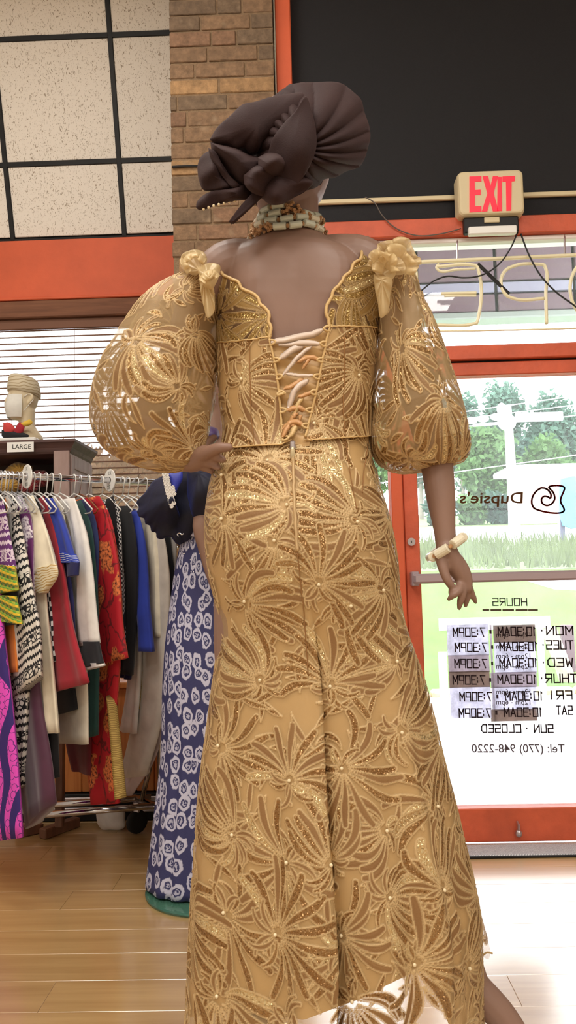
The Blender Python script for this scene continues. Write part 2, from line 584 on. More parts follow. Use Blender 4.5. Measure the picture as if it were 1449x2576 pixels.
obj('grid_bar', slbox(XL, -.3, -.005, .022, -.006, .006, .002), M['black_metal'], bulk)

# ---- display window: orange header, wood head, frame, sill wall
zt = pB[2] - .002
zh = at(215, 752, YB - .06)[2]
structure('trim_1', box2((XL, YB - .06, zh), (-.3, YB + .08, zt), .006), M['orange'])
structure('trim_10', box2((XL, YB - .075, zh), (-.3, YB - .06, zh + .016), .004), M['orange'])
zv = at(215, 806, YB - .06)[2]
structure('trim_2', box2((XL, YB - .03, zv + .05), (-.3, YB + .08, zh), .004), wood_mat('weathered_brown_head_wood', S(118, 74, 52), S(146, 100, 74), (3, 30, 30), .7))
structure('wall_back', box2((XL, YB + .0, 0), (-.3, YB + .14, .72)), M['white_wall'])
structure('wall_upper', box2((XL, YB - .0, zt), (-.3, YB + .14, ZC)), M['white_wall'])
w1 = structure('window_1', box2((XL, YB + .04, .70), (-.3, YB + .10, .76), .004), M['white_frame'], loc=(0, 0, 0))
obj('pane', box2((XL, YB + .066, .76), (-.3, YB + .072, zh)), M['glass'], w1)
for x in (-2.2, -1.02):
    pass
obj('mullion', box2((-2.02, YB + .045, .76), (-1.98, YB + .095, zh)), M['white_frame'], w1)

# ---- display plinth of pine boards on a black kick base
pl = empty('display_plinth', (-1.3, 3.8, 0))
tag(pl, 'pine board display ledge on a black kick base behind the clothes rack', 'ledge')
ybf = atz(430, 2063, 0)[1]
zk = at(430, 1992, ybf)[2]
obj('kick_base', box2((XL + .01, ybf, 0.002), (-.47, YB - .01, zk - .004), .004), M['black_metal'], pl)
for z in (zk * .42, zk * .78):
    obj('base_rail', box2((XL + .01, ybf - .012, z - .012), (-.47, ybf + .002, z + .012), .004), M['steel'], pl)
k = 0
x = XL + .01
while x < -.47:
    x1 = min(x + .085, -.47)
    obj('board', box2((x + .001, ybf + .02, zk), (x1 - .001, ybf + .04, .60), .004), M['panel_wood'], pl)
    x = x1
obj('top_board', box2((XL + .01, ybf + .0, .602), (-.47, YB - .01, .63), .004), M['panel_wood'], pl)

# ---- woven wood blind: one slat at a time on dark cords
def slat_mat():
    b = NB('pale_woven_bamboo')
    tr = b.n('BsdfTransparent'); tr.inputs[0].default_value = (1, .98, .96, 1)
    tl = b.n('BsdfTranslucent'); tl.inputs[0].default_value = S(150, 118, 92)
    df = b.n('BsdfDiffuse'); df.inputs[0].default_value = S(158, 122, 92)
    m1 = b.n('MixShader'); m1.inputs[0].default_value = .35
    b.t.links.new(tl.outputs[0], m1.inputs[1]); b.t.links.new(df.outputs[0], m1.inputs[2])
    f = b.noise(1, b.co('Object', (260, 10, 30)), 2)
    m2 = b.n('MixShader'); b.put(m2.inputs[0], b.math('MULTIPLY_ADD', f, -.45, .62)); b.t.links.new(tr.outputs[0], m2.inputs[1]); b.t.links.new(m1.outputs[0], m2.inputs[2])
    b.t.links.new(m2.outputs[0], b.out.inputs[0])
    return b.m
SLAT = slat_mat()
REED = mat('brown_blind_reed', S(120, 84, 66), .8)
bl = empty('woven_blind', (-1.3, YB - .02, .8))
tag(bl, 'pale woven wood roller blind glowing white in the display window', 'blind')
BX0, BX1 = XL + .02, -.32
HEAD = wood_mat('woven_brown_headrail_wood', S(104, 66, 46), S(138, 92, 66), (3, 40, 40), .8)
obj('headrail', box2((BX0, YB - .075, zv + .02), (BX1, YB - .02, zh - .004), .006), HEAD, bl)
ztop = zv + .03
z = ztop
obj('rolled_reeds', box2((BX0, YB - .05, zv - .035), (BX1, YB - .03, zv + .02), .004), REED, bl)
k = 0
while z > .72:
    h = .0345
    obj('slat', box2((BX0, YB - .032, z - h + .0034), (BX1, YB - .030, z - .0026)), SLAT, bl)
    obj('reed', box2((BX0, YB - .034, z - h - .0026), (BX1, YB - .027, z - h + .0034)), REED, bl)
    z -= h; k += 1
for x in np.arange(BX0 + .1, BX1, .34):
    obj('cord', tube([(x, YB - .034, ztop), (x, YB - .034, .72)], .0012, 5), REED, bl)

# ---- brick column
xcl = at(431, 400, YC)[0]; xcr = at(693, 300, YC)[0]
colm = structure('wall_front', box2((xcl + .004, YC + .0015, 0), (xcr - .002, YB + .14, ZC)), M['mortar'], loc=(0, 0, 0))
CH = .0725
zz = at(560, 480, YC)[2]
z0 = zz % CH
r = random.Random(3)
row = 0; z = z0 - CH
while z < ZC:
    x = xcl - [0.0, .105, .035, .14, .07][row % 5] - r.uniform(0, .015)
    while x < xcr - .005:
        L = .210 if r.random() > .18 else .101
        x0, x1 = max(x, xcl), min(x + L, xcr - .002)
        if xcr - x1 < .03: x1 = xcr - .002
        if x1 - x0 > .02 and z > -.06:
            p = r.uniform(-.0025, .0025)
            o = obj('brick', box2((x0, YC - .004 + p, max(z + .0042, .001)), (x1, YC + .05, min(z + CH - .0042, ZC)), .003), M['bricks'][r.choice([0, 0, 1, 1, 0, 2, 3])], colm)
        x = (x1 if x1 == xcr - .002 else x + L) + .009
    row += 1; z += CH

# ================================================================== STOREFRONT (right)
zp0 = at(1180, 556, YW - .02)[2]         # underside of black panel
zo0 = at(1180, 590, YW - .06)[2]         # underside of the orange transom head
zd1 = at(1300, 867, YW - .05)[2]         # top of door head bar
zgap = at(1300, 905, YW - .05)[2]
zrt = at(1300, 940, YW - .05)[2]
xo0 = at(693, 100, YW - .06)[0]; xo1 = at(732, 100, YW - .06)[0]
pan = structure('wall_front.001', box2((xo1 - .02, YW, zp0), (XR, YW + .1, ZC)), M['black_panel'])
structure('trim_3', box2((xo0, YW - .06, 0), (xo1, YW + .1, ZC), .004), M['orange'])
structure('trim_4', box2((xo1, YW - .06, zo0), (XR, YW + .06, zp0), .004), M['orange_dull'])
structure('trim_5', box2((xo1, YW - .035, zo0 - .022), (XR, YW + .05, zo0 - .001), .004), M['white_frame'])  # white strip: glow along the aluminium edge put into the colour
structure('trim_6', box2((xo1, YW - .06, zgap + .006), (XR, YW + .06, zd1), .004), M['orange_dull'])
# jamb between sidelight and door
xj0 = at(984, 1250, YW - .05)[0]; xj1 = at(1013, 1250, YW - .05)[0]
structure('trim_7', box2((xj0, YW - .06, 0), (xj1, YW + .06, zgap + .006), .004), M['orange'])
# transom glazing
tr = structure('window_2', box2((xo1, YW - .02, zd1), (XR, YW + .02, zd1 + .012)), M['orange_dull'], loc=(0, 0, 0))
obj('pane', box2((xo1, YW - .003, zd1 + .012), (XR, YW + .003, zo0 - .02)), M['glass'], tr)
# sidelight
sd = structure('window_3', box2((xo1, YW - .05, 0), (xj0, YW + .05, .16), .004), M['orange'], loc=(0, 0, 0))
obj('pane', box2((xo1, YW - .003, .16), (xj0, YW + .003, zgap)), M['glass'], sd)

# door leaf
xs0 = xj1 + .003; xs1 = at(1052, 1250, YW - .05)[0]
xd1 = xs0 + .93
zb1 = at(1300, 2034, YW - .05)[2]
dr = structure('door_1', join(box2((xs0, YW - .045, .012), (xs1, YW + .02, zgap - .004), .004), box2((xd1 - (xs1 - xs0), YW - .045, .012), (xd1, YW + .02, zgap - .004), .004),
    box2((xs1, YW - .045, .012), (xd1 - (xs1 - xs0), YW + .02, zb1), .004), box2((xs1, YW - .045, zrt), (xd1 - (xs1 - xs0), YW + .02, zgap - .004), .004)), M['orange_dull'], loc=(0, 0, 0))
structure('trim_8', box2((xd1 + .004, YW - .06, 0), (xd1 + .05, YW + .06, zgap + .006), .004), M['orange'])
structure('wall_front.002', box2((xd1 + .05, YW, 0), (XR, YW + .1, zgap + .006)), M['black_panel'])
GX0, GX1 = xs1, xd1 - (xs1 - xs0)
gp = obj('glass_pane', box2((GX0, YW - .004, zb1), (GX1, YW + .004, zrt)), M['door_glass'], dr)
obj('shadow_gap', box2((xj1, YW - .03, zgap - .004), (xd1, YW + .0, zgap + .006)), M['dark_hole'], dr)
pb0 = at(1040, 1462, YW - .12)
pbz = at(1300, 1450, YW - .12)[2]
obj('push_bar', join(box2((xs0 + .02, YW - .135, pbz - .02), (xd1 - .03, YW - .105, pbz + .02), .008), box2((xs0 + .015, YW - .11, pbz - .03), (xs0 + .045, YW - .044, pbz + .03), .004), box2((xd1 - .05, YW - .11, pbz - .03), (xd1 - .02, YW - .044, pbz + .03), .004)), mat('mauve_grey_aluminium', S(176, 160, 166), .4, .5), dr)
lk = at(1035, 1363, YW - .06)
V, F = lathe([(0, 0), (.014, 0), (.0165, -.004), (.0165, -.016), (0, -.016)][::-1], (0, 0, 0), 20)
V = np.c_[V[:, 0], V[:, 2] + .0, V[:, 1]]
cyl = obj('lock_cylinder', (V + lk + np.array([0, .014, 0]), F), M['steel'], dr)
obj('keyway', box(lk + np.array([0, -.0025, 0]), (.003, .002, .009)), M['dark_hole'], cyl)
st = at(1302, 2080, YW - .05)
obj('door_stop', join(sphere(st + np.array([0, -.012, -.022]), (.014, .014, .016)), tube([st + np.array([0, 0, .02]), st + np.array([0, -.02, .015]), st + np.array([0, -.014, -.02])], .005, 6)), M['steel'], dr)

# entrance mat
ym0 = atz(1300, 2160, 0)[1]
def mat_mat():
    b = NB('ribbed_grey_matting')
    w = b.n('TexWave', wave_type='BANDS', bands_direction='DIAGONAL'); w.inputs['Scale'].default_value = 60; w.inputs['Distortion'].default_value = 1.5
    b.t.links.new(b.co('Object', (1, -1.6, 1)), w.inputs['Vector'])
    f = b.math('MULTIPLY', w.outputs['Fac'], b.noise(120, b.co('Object'), 2))
    b.set(Base_Color=b.ramp(f, [(.1, S(170, 172, 180)), (.55, S(246, 247, 250))]), Roughness=.85)
    b.bump(f, .8, .006)
    return b.m
mt = empty('door_mat', (xs1 + .3, (ym0 + YW) / 2, 0))
tag(mt, 'ribbed grey entrance mat along the bottom of the door', 'mat')
obj('mat_pile', box2((xj0 - .1, ym0 + .008, .001), (1.9, YW - .07, .012), .003), mat_mat(), mt)
obj('mat_edge', box2((xj0 - .12, ym0, .001), (1.9, ym0 + .008, .010), .003), M['rubber'], mt)

# ================================================================== WRITING ON THE DOOR GLASS
def vinyl(name, c, tr=.6):
    b = NB(name)
    df = b.n('BsdfDiffuse'); tl = b.n('BsdfTranslucent'); df.inputs[0].default_value = c; tl.inputs[0].default_value = c
    m = b.n('MixShader'); m.inputs[0].default_value = tr
    b.t.links.new(df.outputs[0], m.inputs[1]); b.t.links.new(tl.outputs[0], m.inputs[2]); b.t.links.new(m.outputs[0], b.out.inputs[0])
    return b.m
INK = vinyl('grey_vinyl_lettering', S(66, 54, 58), .35)
INKL = vinyl('faded_vinyl_lettering', S(120, 108, 112), .6)
SEG = {  # squared stroke letters on a 0..1 box (x, y up)
 '0': [[(0,0),(0,1),(1,1),(1,0),(0,0)]], '1': [[(.35,.0),(.35,1),(.15,.85)]], '2': [[(0,1),(1,1),(1,.5),(0,.5),(0,0),(1,0)]],
 '3': [[(0,1),(1,1),(1,0),(0,0)],[(.25,.5),(1,.5)]], '4': [[(0,1),(0,.45),(1,.45)],[(.8,1),(.8,0)]], '6': [[(1,1),(0,1),(0,0),(1,0),(1,.5),(0,.5)]],
 '7': [[(0,1),(1,1),(.35,0)]], '8': [[(0,0),(0,1),(1,1),(1,0),(0,0)],[(0,.5),(1,.5)]], '9': [[(1,.5),(0,.5),(0,1),(1,1),(1,0),(0,0)]],
 'A': [[(0,0),(.5,1),(1,0)],[(.2,.35),(.8,.35)]], 'M': [[(0,0),(0,1),(.5,.35),(1,1),(1,0)]], 'P': [[(0,0),(0,1),(1,1),(1,.45),(0,.45)]],
 'O': [[(0,0),(0,1),(1,1),(1,0),(0,0)]], 'N': [[(0,0),(0,1),(1,0),(1,1)]], 'T': [[(0,1),(1,1)],[(.5,1),(.5,0)]], 'U': [[(0,1),(0,0),(1,0),(1,1)]],
 'E': [[(1,1),(0,1),(0,0),(1,0)],[(0,.5),(.8,.5)]], 'S': [[(1,1),(0,1),(0,.5),(1,.5),(1,0),(0,0)]], 'W': [[(0,1),(.2,0),(.5,.65),(.8,0),(1,1)]],
 'D': [[(0,0),(0,1),(.7,1),(1,.75),(1,.25),(.7,0),(0,0)]], 'H': [[(0,0),(0,1)],[(1,0),(1,1)],[(0,.5),(1,.5)]], 'R': [[(0,0),(0,1),(1,1),(1,.5),(0,.5)],[(.4,.5),(1,0)]],
 'F': [[(1,1),(0,1),(0,0)],[(0,.5),(.8,.5)]], 'I': [[(.5,0),(.5,1)]], 'C': [[(1,1),(0,1),(0,0),(1,0)]], 'L': [[(0,1),(0,0),(1,0)]],
 ':': [[(.3,.22),(.3,.36)],[(.3,.64),(.3,.78)]], '.': [[(.3,.45),(.3,.57)]], "'": [[(.3,1),(.3,.75)]]}
def strokes(polys, th, y0=0.0, y1=.0012):
    """flat ribbon boxes along polylines in (x, z)"""
    gs = []
    for P in polys:
        P = np.array(P, float)
        for a, b in zip(P[:-1], P[1:]):
            d = b - a; L = np.linalg.norm(d)
            if L < 1e-6: continue
            d /= L; n = np.array([-d[1], d[0]]) * th / 2; e = d * th / 2 * .9
            q = [a - e - n, b + e - n, b + e + n, a - e + n]
            gs.append(prism(q, y0, y1))
    return join(*gs)
def seg_text(txt, px_right, px_left, pyc, cap_px, Y, th_px=2.9, yoff=-.006):
    """lettering read from outside: starts at the right, runs leftwards"""
    p0 = at(px_right, pyc, Y); p1 = at(px_left, pyc, Y)
    sc = np.linalg.norm(p1 - p0) / abs(px_right - px_left)
    W = np.linalg.norm(p1 - p0); cap = cap_px * sc
    wd_ = {':': .45, '.': .5, ' ': .6, '1': .62, 'I': .55, "'": .4}
    tot = sum(wd_.get(c, 1.0) for c in txt)
    u = W / tot; x = 0; polys = []
    for c in txt:
        w = wd_.get(c, 1.0)
        for P in SEG.get(c, []):
            polys.append([(-(x + .12 * u + px_ * u * .72), (py_ - .5) * cap) for px_, py_ in P])
        x += w * u
    g = strokes(polys, th_px * sc, -.0012, 0)
    d = (p1 - p0) / W
    return g[0] + p0 + np.array([0, yoff, 0]) + np.c_[np.zeros(len(g[0])), np.zeros(len(g[0])), g[0][:, 0] * -1 * d[2]], g[1]
YG = YW
for r_, (py, xa, xb, xc, xd) in enumerate([(1588, 1348, 1250, 1221, 1137), (1626, 1352, 1254, 1226, 1142), (1667, 1352, 1254, 1226, 1141), (1708, 1349, 1249, 1221, 1137), (1750, 1366, 1268, 1238, 1154), (1791, 1364, 1265, 1236, 1152)]):
    obj('lettering', seg_text('10:30AM', xa, xb, py, 21, YG), INK, gp)
    obj('lettering', seg_text('.', (xb + xc) / 2 + 8, (xb + xc) / 2 - 8, py + 2, 40, YG, 5), INK, gp)
    obj('lettering', seg_text('7:30PM', xc, xd, py + 2, 21, YG), INK, gp)
for txt, xa, xb, py in [('MON.', 1442, 1358, 1586), ('TUES.', 1442, 1362, 1622), ('WED.', 1442, 1362, 1666), ('THUR.', 1452, 1358, 1706), ('FRI', 1440, 1384, 1748), ('SAT', 1440, 1396, 1786)]:
    obj('lettering', seg_text(txt, xa, xb, py, 21, YG, 3.2), INK, gp)
obj('lettering', seg_text('SUN . CLOSED', 1392, 1208, 1832, 19, YG, 3.2), INK, gp)
obj('lettering', seg_text('HOURS', 1326, 1236, 1514, 18, YG, 2.6), INKL, gp)
bars = []
for a, b in [(1352, 1328), (1326, 1296), (1292, 1263), (1260, 1233), (1230, 1213)]:
    pa = at(a, 1534, YG); pb_ = at(b, 1535, YG)
    bars.append(box2((pb_[0], YG - .0065, pa[2] - .004), (pa[0], YG - .0055, pa[2] + .004)))
obj('lettering', join(*bars), vinyl('tan_vinyl_rule', S(122, 104, 92)), gp)

def font_text(txt, size, th=.0008, shear=0.0, offset=0.0):
    cu = bpy.data.curves.new('text_curve', 'FONT')
    cu.body = txt; cu.size = size; cu.extrude = th / 2; cu.shear = shear; cu.offset = offset; cu.resolution_u = 3
    o = bpy.data.objects.new('text_curve', cu); COL.objects.link(o)
    bpy.context.view_layer.update()
    dg = bpy.context.evaluated_depsgraph_get()
    me = bpy.data.meshes.new_from_object(o.evaluated_get(dg))
    V = np.array([v.co[:] for v in me.vertices]); F = [tuple(p.vertices) for p in me.polygons]
    bpy.data.objects.remove(o); bpy.data.curves.remove(cu); bpy.data.meshes.remove(me)
    return V, F
def glass_text(name, txt, px_right, px_left, py_base, cap_px, m, mirror=True, Y=None, shear=0.0, yoff=-.006, offset=0.0, parent=None):
    Y = YG if Y is None else Y
    p0 = at(px_right if mirror else px_left, py_base, Y); p1 = at(px_left if mirror else px_right, py_base, Y)
    W = np.linalg.norm(p1 - p0); sc = W / abs(px_right - px_left)
    V, F = font_text(txt, 1.0, .001, shear, offset)
    x0, x1 = V[:, 0].min(), V[:, 0].max()
    X = (V[:, 0] - x0) / (x1 - x0); Z = V[:, 1] / .70 * cap_px * sc
    P = p0 + X[:, None] * (p1 - p0) + Z[:, None] * np.array([0, 0, 1.0])
    P[:, 1] = Y + yoff + V[:, 2]
    if mirror: F = [f[::-1] for f in F]
    return obj(name, (P, F), m, parent)
for py in (1603, 1632, 1656, 1682, 1746, 1772):
    glass_text('lettering', '12pm - 6pm', 1334, 1248, py, 13, vinyl('pencil_grey_print', S(92, 82, 86)), yoff=-.003, parent=gp)
glass_text('lettering', 'Tel: (770) 948-2220', 1420, 1186, 1892, 21, INKL, parent=gp, offset=.012)
glass_text('lettering', "Dupsie's", 1316, 1156, 1266, 28, vinyl('bronze_vinyl_lettering', S(116, 84, 60), .7), shear=-.08, parent=gp, offset=.012)
glass_text('lettering', 'your home of style', 1278, 1172, 1284, 8, INKL, shear=.25, parent=gp)
# red scroll emblem
em = [[(1360, 1228), (1348, 1236), (1338, 1252), (1337, 1268), (1343, 1279), (1352, 1283), (1418, 1282), (1409, 1262), (1418, 1226), (1380, 1227), (1391, 1240), (1394, 1256), (1386, 1268), (1374, 1272), (1363, 1266), (1361, 1256), (1367, 1249), (1377, 1250), (1383, 1254), (1385, 1246), (1380, 1236), (1370, 1229), (1360, 1228)]]
ec = at(1378, 1255, YG)
obj('emblem', (lambda g: (g[0] + np.array([0, YG - .006, 0]), g[1]))(strokes([[tuple((at(a, b, YG))[[0, 2]]) for a, b in crom(em[0], 90)]], .0075, -.0012, 0)), vinyl('red_vinyl', S(186, 34, 22), .7), gp)

# taped paper patches over the hours, outside face of the glass
def paper_mat(name, c):
    b = NB(name)
    df = b.n('BsdfDiffuse'); tl = b.n('BsdfTranslucent')
    f = b.noise(22, b.co('Object'), 5, .7)
    c1 = b.ramp(f, [(.3, tuple(v * .62 for v in c[:3]) + (1,)), (.6, c)])
    b.put(df.inputs[0], c1); b.put(tl.inputs[0], c1)
    m = b.n('MixShader'); m.inputs[0].default_value = .75
    b.t.links.new(df.outputs[0], m.inputs[1]); b.t.links.new(tl.outputs[0], m.inputs[2]); b.t.links.new(m.outputs[0], b.out.inputs[0])
    return b.m
PW_, PG, PD = paper_mat('white_taped_paper', S(226, 224, 236)), paper_mat('grey_stained_paper', S(196, 186, 194)), paper_mat('brown_stained_paper', S(168, 152, 146))
def patch(x0, y0, x1, y1, m, lab, Yp):
    a = at(x0, y0, Yp); b = at(x1, y1, Yp)
    o = obj('paper_patch', box2((a[0], Yp - .0006, b[2]), (b[0], Yp + .0006, a[2])), m, loc=((a + b) / 2))
    return tag(o, lab, 'paper', 'paper patches taped over the opening hours')
YP = YW + .008
patch(1123, 1572, 1231, 1648, PW_, 'white paper patch behind the two topmost 7:30PM lines', YP)
patch(1127, 1648, 1232, 1690, PG, 'grey paper patch behind the third 7:30PM line', YP + .002)
patch(1129, 1690, 1233, 1728, PD, 'dark grey paper patch behind the fourth 7:30PM line', YP)
patch(1131, 1729, 1237, 1806, PW_, 'white paper patch behind the two lowest 7:30PM lines', YP + .002)
patch(1240, 1573, 1348, 1615, PD, 'brown paper patch behind the topmost 10:30AM line', YP + .004)
patch(1242, 1615, 1351, 1692, PW_, 'white paper patch behind the second and third 10:30AM lines', YP + .006)
patch(1234, 1692, 1351, 1728, PG, 'grey paper patch behind the fourth 10:30AM line', YP + .004)
patch(1236, 1728, 1351, 1786, PW_, 'white paper patch behind the fifth 10:30AM line', YP + .006)
patch(1234, 1785, 1352, 1813, PD, 'brown blotched paper patch behind the lowest 10:30AM line', YP + .004)
patch(1231, 1572, 1247, 1813, PG, 'narrow upright stained paper strip between the two columns of hours', YP + .010)
# clear tape round the patches
def tape_mat():
    b = NB('milky_clear_tape')
    tr_ = b.n('BsdfTransparent'); tl = b.n('BsdfTranslucent'); tl.inputs[0].default_value = (1, 1, 1, 1)
    m = b.n('MixShader'); b.put(m.inputs[0], b.math('MULTIPLY', b.noise(18, b.co('Object'), 4), .9))
    b.t.links.new(tr_.outputs[0], m.inputs[1]); b.t.links.new(tl.outputs[0], m.inputs[2]); b.t.links.new(m.outputs[0], b.out.inputs[0])
    return b.m
TAPE = tape_mat()
for (x0, y0, x1, y1, lab) in [(1103, 1556, 1385, 1580, 'clear tape strip along the top of the hours papers'), (1102, 1640, 1131, 1812, 'clear tape strip down the lock side of the hours papers'),
                              (1349, 1570, 1378, 1800, 'clear tape strip down the day names side of the hours papers'), (1108, 1800, 1240, 1834, 'wide clear tape strip under the white lower papers')]:
    a = at(x0, y0, YP + .013); b = at(x1, y1, YP + .013)
    o = obj('tape_strip', box2((a[0], YP + .0128, b[2]), (b[0], YP + .0134, a[2])), TAPE, loc=(a + b) / 2)
    tag(o, lab, 'tape', 'clear tape strips on the door glass')

# ================================================================== EXIT SIGN, RACEWAY, NEON, CABLES
YS = YW - .09
ex = empty('exit_sign', at(1232, 492, YS))
tag(ex, 'cream illuminated sign with red EXIT letters above the door', 'sign')
c0 = at(1232, 491, YS); e1 = at(1316, 489, YS)
hw = (at(1315, 490, YS)[0] - at(1149, 494, YS)[0]) / 2; hh = (at(1232, 436, YS)[2] - at(1232, 547, YS)[2]) / 2
def rrect(hw, hh, r, n=6):
    P = []
    for cx, cz, a0 in ((hw - r, hh - r, 0), (-hw + r, hh - r, 90), (-hw + r, -hh + r, 180), (hw - r, -hh + r, 270)):
        for k in range(n + 1):
            a = math.radians(a0 + 90 * k / n); P.append((cx + r * math.cos(a), cz + r * math.sin(a)))
    return np.array(P)
P = rrect(hw, hh, .022)
rg = [np.c_[P[:, 0] * s, np.full(len(P), y), P[:, 1] * s] + c0 for s, y in ((1.0, .05), (1.0, -.005), (.985, -.018), (.95, -.026), (.90, -.028))]
g = loft(rg)
obj('housing', g, M['cream_plastic'], ex, smooth=False)
RED = NB('glowing_red_letters'); RED.set(Base_Color=S(110, 4, 16), Emission_Color=S(255, 4, 50), Emission_Strength=.9, Roughness=.4)
def PXs(P): return [tuple((at(a, b, YS - .03))[[0, 2]] - c0[[0, 2]] * 0) for a, b in P]
lets = {'E': [[(1181, 444), (1211, 443), (1211, 456), (1194, 456), (1195, 478), (1209, 477), (1209, 490), (1195, 490), (1195, 519), (1211, 518), (1211, 532), (1181, 534)]],
        'X': [[(1214, 443), (1228, 443), (1234, 468), (1240, 443), (1253, 443), (1242, 486), (1254, 531), (1240, 531), (1233, 505), (1226, 531), (1212, 532), (1226, 486)]],
        'I': [[(1252, 445), (1262, 445), (1263, 530), (1251, 531)]],
        'T': [[(1264, 444), (1296, 442), (1295, 455), (1287, 456), (1286, 529), (1274, 530), (1273, 456), (1264, 457)]]}
for k_, polys in lets.items():
    for P in polys:
        obj('letter', prism(PXs(P), YS - .0305, YS - .024), RED.m, ex)
m0 = at(1166, 548, YS); m1 = at(1306, 588, YS)
obj('ballast_box', box2((m0[0], YS - .005, m1[2] + .01), (m1[0], YS + .028, m0[2]), .005), M['black_metal'], ex)
a_ = at(1178, 572, YS - .02); b_ = at(1300, 588, YS - .02)
obj('lamp_tray', box2((a_[0], YS - .03, b_[2]), (b_[0], YS + .0, a_[2]), .004), M['white_plastic'], ex)
a_ = at(1218, 547, YS - .01); b_ = at(1257, 559, YS - .01)
obj('label_plate', box2((a_[0], YS - .012, b_[2]), (b_[0], YS - .004, a_[2]), .002), M['cream_plastic'], ex)

rw = empty('cable_raceway', at(1000, 502, YW - .01))
tag(rw, 'thin cream raceway running behind the exit sign along the black panel', 'raceway')
za = at(1000, 502, YW - .012)[2]
obj('channel', box2((xo1, YW - .018, za - .011), (XR, YW - .001, za + .011), .004), M['cream_plastic'], rw)

def neon(P, name, parent, r=.0075, y=None, n=40):
    y = YW - .05 if y is None else y
    P = np.array([at(a, b, y) for a, b in P])
    return obj(name, tube(P, r, 8, True, n) if n else tube(P, r, 8), NEON, parent, smooth=True)
NEON = mat('unlit_cream_neon_tube', S(240, 232, 196), .25)
ne = empty('neon_sign', at(1260, 740, YW - .05))
tag(ne, 'unlit cream neon OPEN sign seen from behind in the transom window', 'sign')
yn = YW - .05
for off in (0,):
    neon([(1098, 671), (1190, 667), (1200, 669), (1203, 678), (1203, 800), (1200, 812), (1190, 815), (1100, 818)], 'letter_tube', ne)
    neon([(1104, 665), (1100, 668), (1098, 674), (1102, 679), (1150, 678), (1196, 676)], 'letter_tube', ne, .006)
    neon([(1110, 739), (1150, 738), (1198, 737)], 'letter_tube', ne)
    neon([(1118, 745), (1150, 744), (1198, 744)], 'letter_tube', ne, .005)
    neon([(1375, 815), (1373, 740), (1373, 676), (1369, 667), (1355, 665), (1297, 668), (1272, 680), (1261, 700), (1262, 722), (1274, 743), (1296, 752), (1369, 751)], 'letter_tube', ne, n=70)
    a = np.linspace(0, 2 * PI, 40)
    neon([(1496 + 62 * math.cos(t), 726 + 78 * math.sin(t)) for t in a], 'letter_tube', ne, n=0)
    neon([(1045, 820), (1044, 740), (1044, 676), (1040, 668)], 'letter_tube', ne)
    neon([(1044, 680), (970, 812)], 'letter_tube', ne, n=0)
    neon([(966, 820), (966, 672)], 'letter_tube', ne, n=0)
neon([(950, 664), (1041, 660), (1200, 653), (1449, 642), (1600, 636)], 'border_tube', ne, .009)
neon([(1105, 833), (1200, 832), (1449, 826), (1600, 822)], 'border_tube', ne, .004)
obj('backing_bar', tube([at(1202, 664, yn), at(1281, 740, yn)], .008, 8), M['wire'], ne)
obj('bracket', tube([at(1150, 600, yn + .02), at(1150, 658, yn)], .004, 6), M['steel'], ne)
obj('bracket', tube([at(1420, 588, yn + .02), at(1420, 646, yn)], .004, 6), M['steel'], ne)

bc = obj('cable', tube([at(433, 420, YC - .012), at(470, 418, YC - .012), at(520, 417, YC - .012)], .005, 6), M['wire'], loc=at(470, 418, YC - .012))
tag(bc, 'short black cable lying across the brick column by the headwrap', 'cable')
def cable(pts, lab, r=.0035, m='wire', y=YW - .075):
    P = np.array([at(a, b, y) for a, b in pts])
    o = obj('cable', tube(P, r, 6, True, 40), M[m], loc=P[0], smooth=True)
    return tag(o, lab, 'cable')
cable([(1303, 583), (1284, 625), (1255, 665), (1210, 693), (1165, 699), (1125, 695), (1095, 705), (1060, 731)], 'black cable sagging from the exit sign to the neon E')
cable([(1310, 588), (1330, 640), (1365, 700), (1405, 740), (1449, 772), (1480, 800)], 'black cable running from the exit sign down to the neon O')
cable([(918, 496), (940, 508), (960, 540), (990, 570), (1045, 592), (1110, 588), (1160, 575)], 'thin grey wire looping from the raceway to the exit sign', .0025, 'grey_wire', YW - .07)
# ================================================================== OUTSIDE
def ground_mat(name, c1, c2, sc, rough=.95, bump=.3):
    b = NB(name)
    f = b.noise(sc, b.co('Object'), 6, .65)
    b.set(Base_Color=b.ramp(f, [(.3, c1), (.7, c2)]), Roughness=rough)
    b.bump(f, bump, .03)
    return b.m
ZG = -.04
yl = 7.2
structure('ground_lot', box2((-40, YW + .065, ZG - .3), (40, yl, ZG)), ground_mat('pale_worn_concrete', S(206, 206, 204), S(232, 231, 228), 1.6))
# kerb blocks
kb = structure('kerb', box2((-30, yl - .02, ZG - .1), (30, yl + .12, ZG - .02)), ground_mat('kerb_concrete', S(176, 166, 150), S(212, 204, 186), 7), loc=(0, 0, 0))
r = random.Random(5)
x = -12.0
KY = ground_mat('faded_yellow_kerb', S(206, 178, 96), S(200, 190, 168), 5)
while x < 12:
    obj('kerb_block', box2((x + .01, yl - .03, ZG - .1), (x + 1.3, yl + .14, ZG + .05 + r.uniform(-.01, .01)), .02), KY if r.random() < .45 else kb.data.materials[0], kb)
    x += 1.31
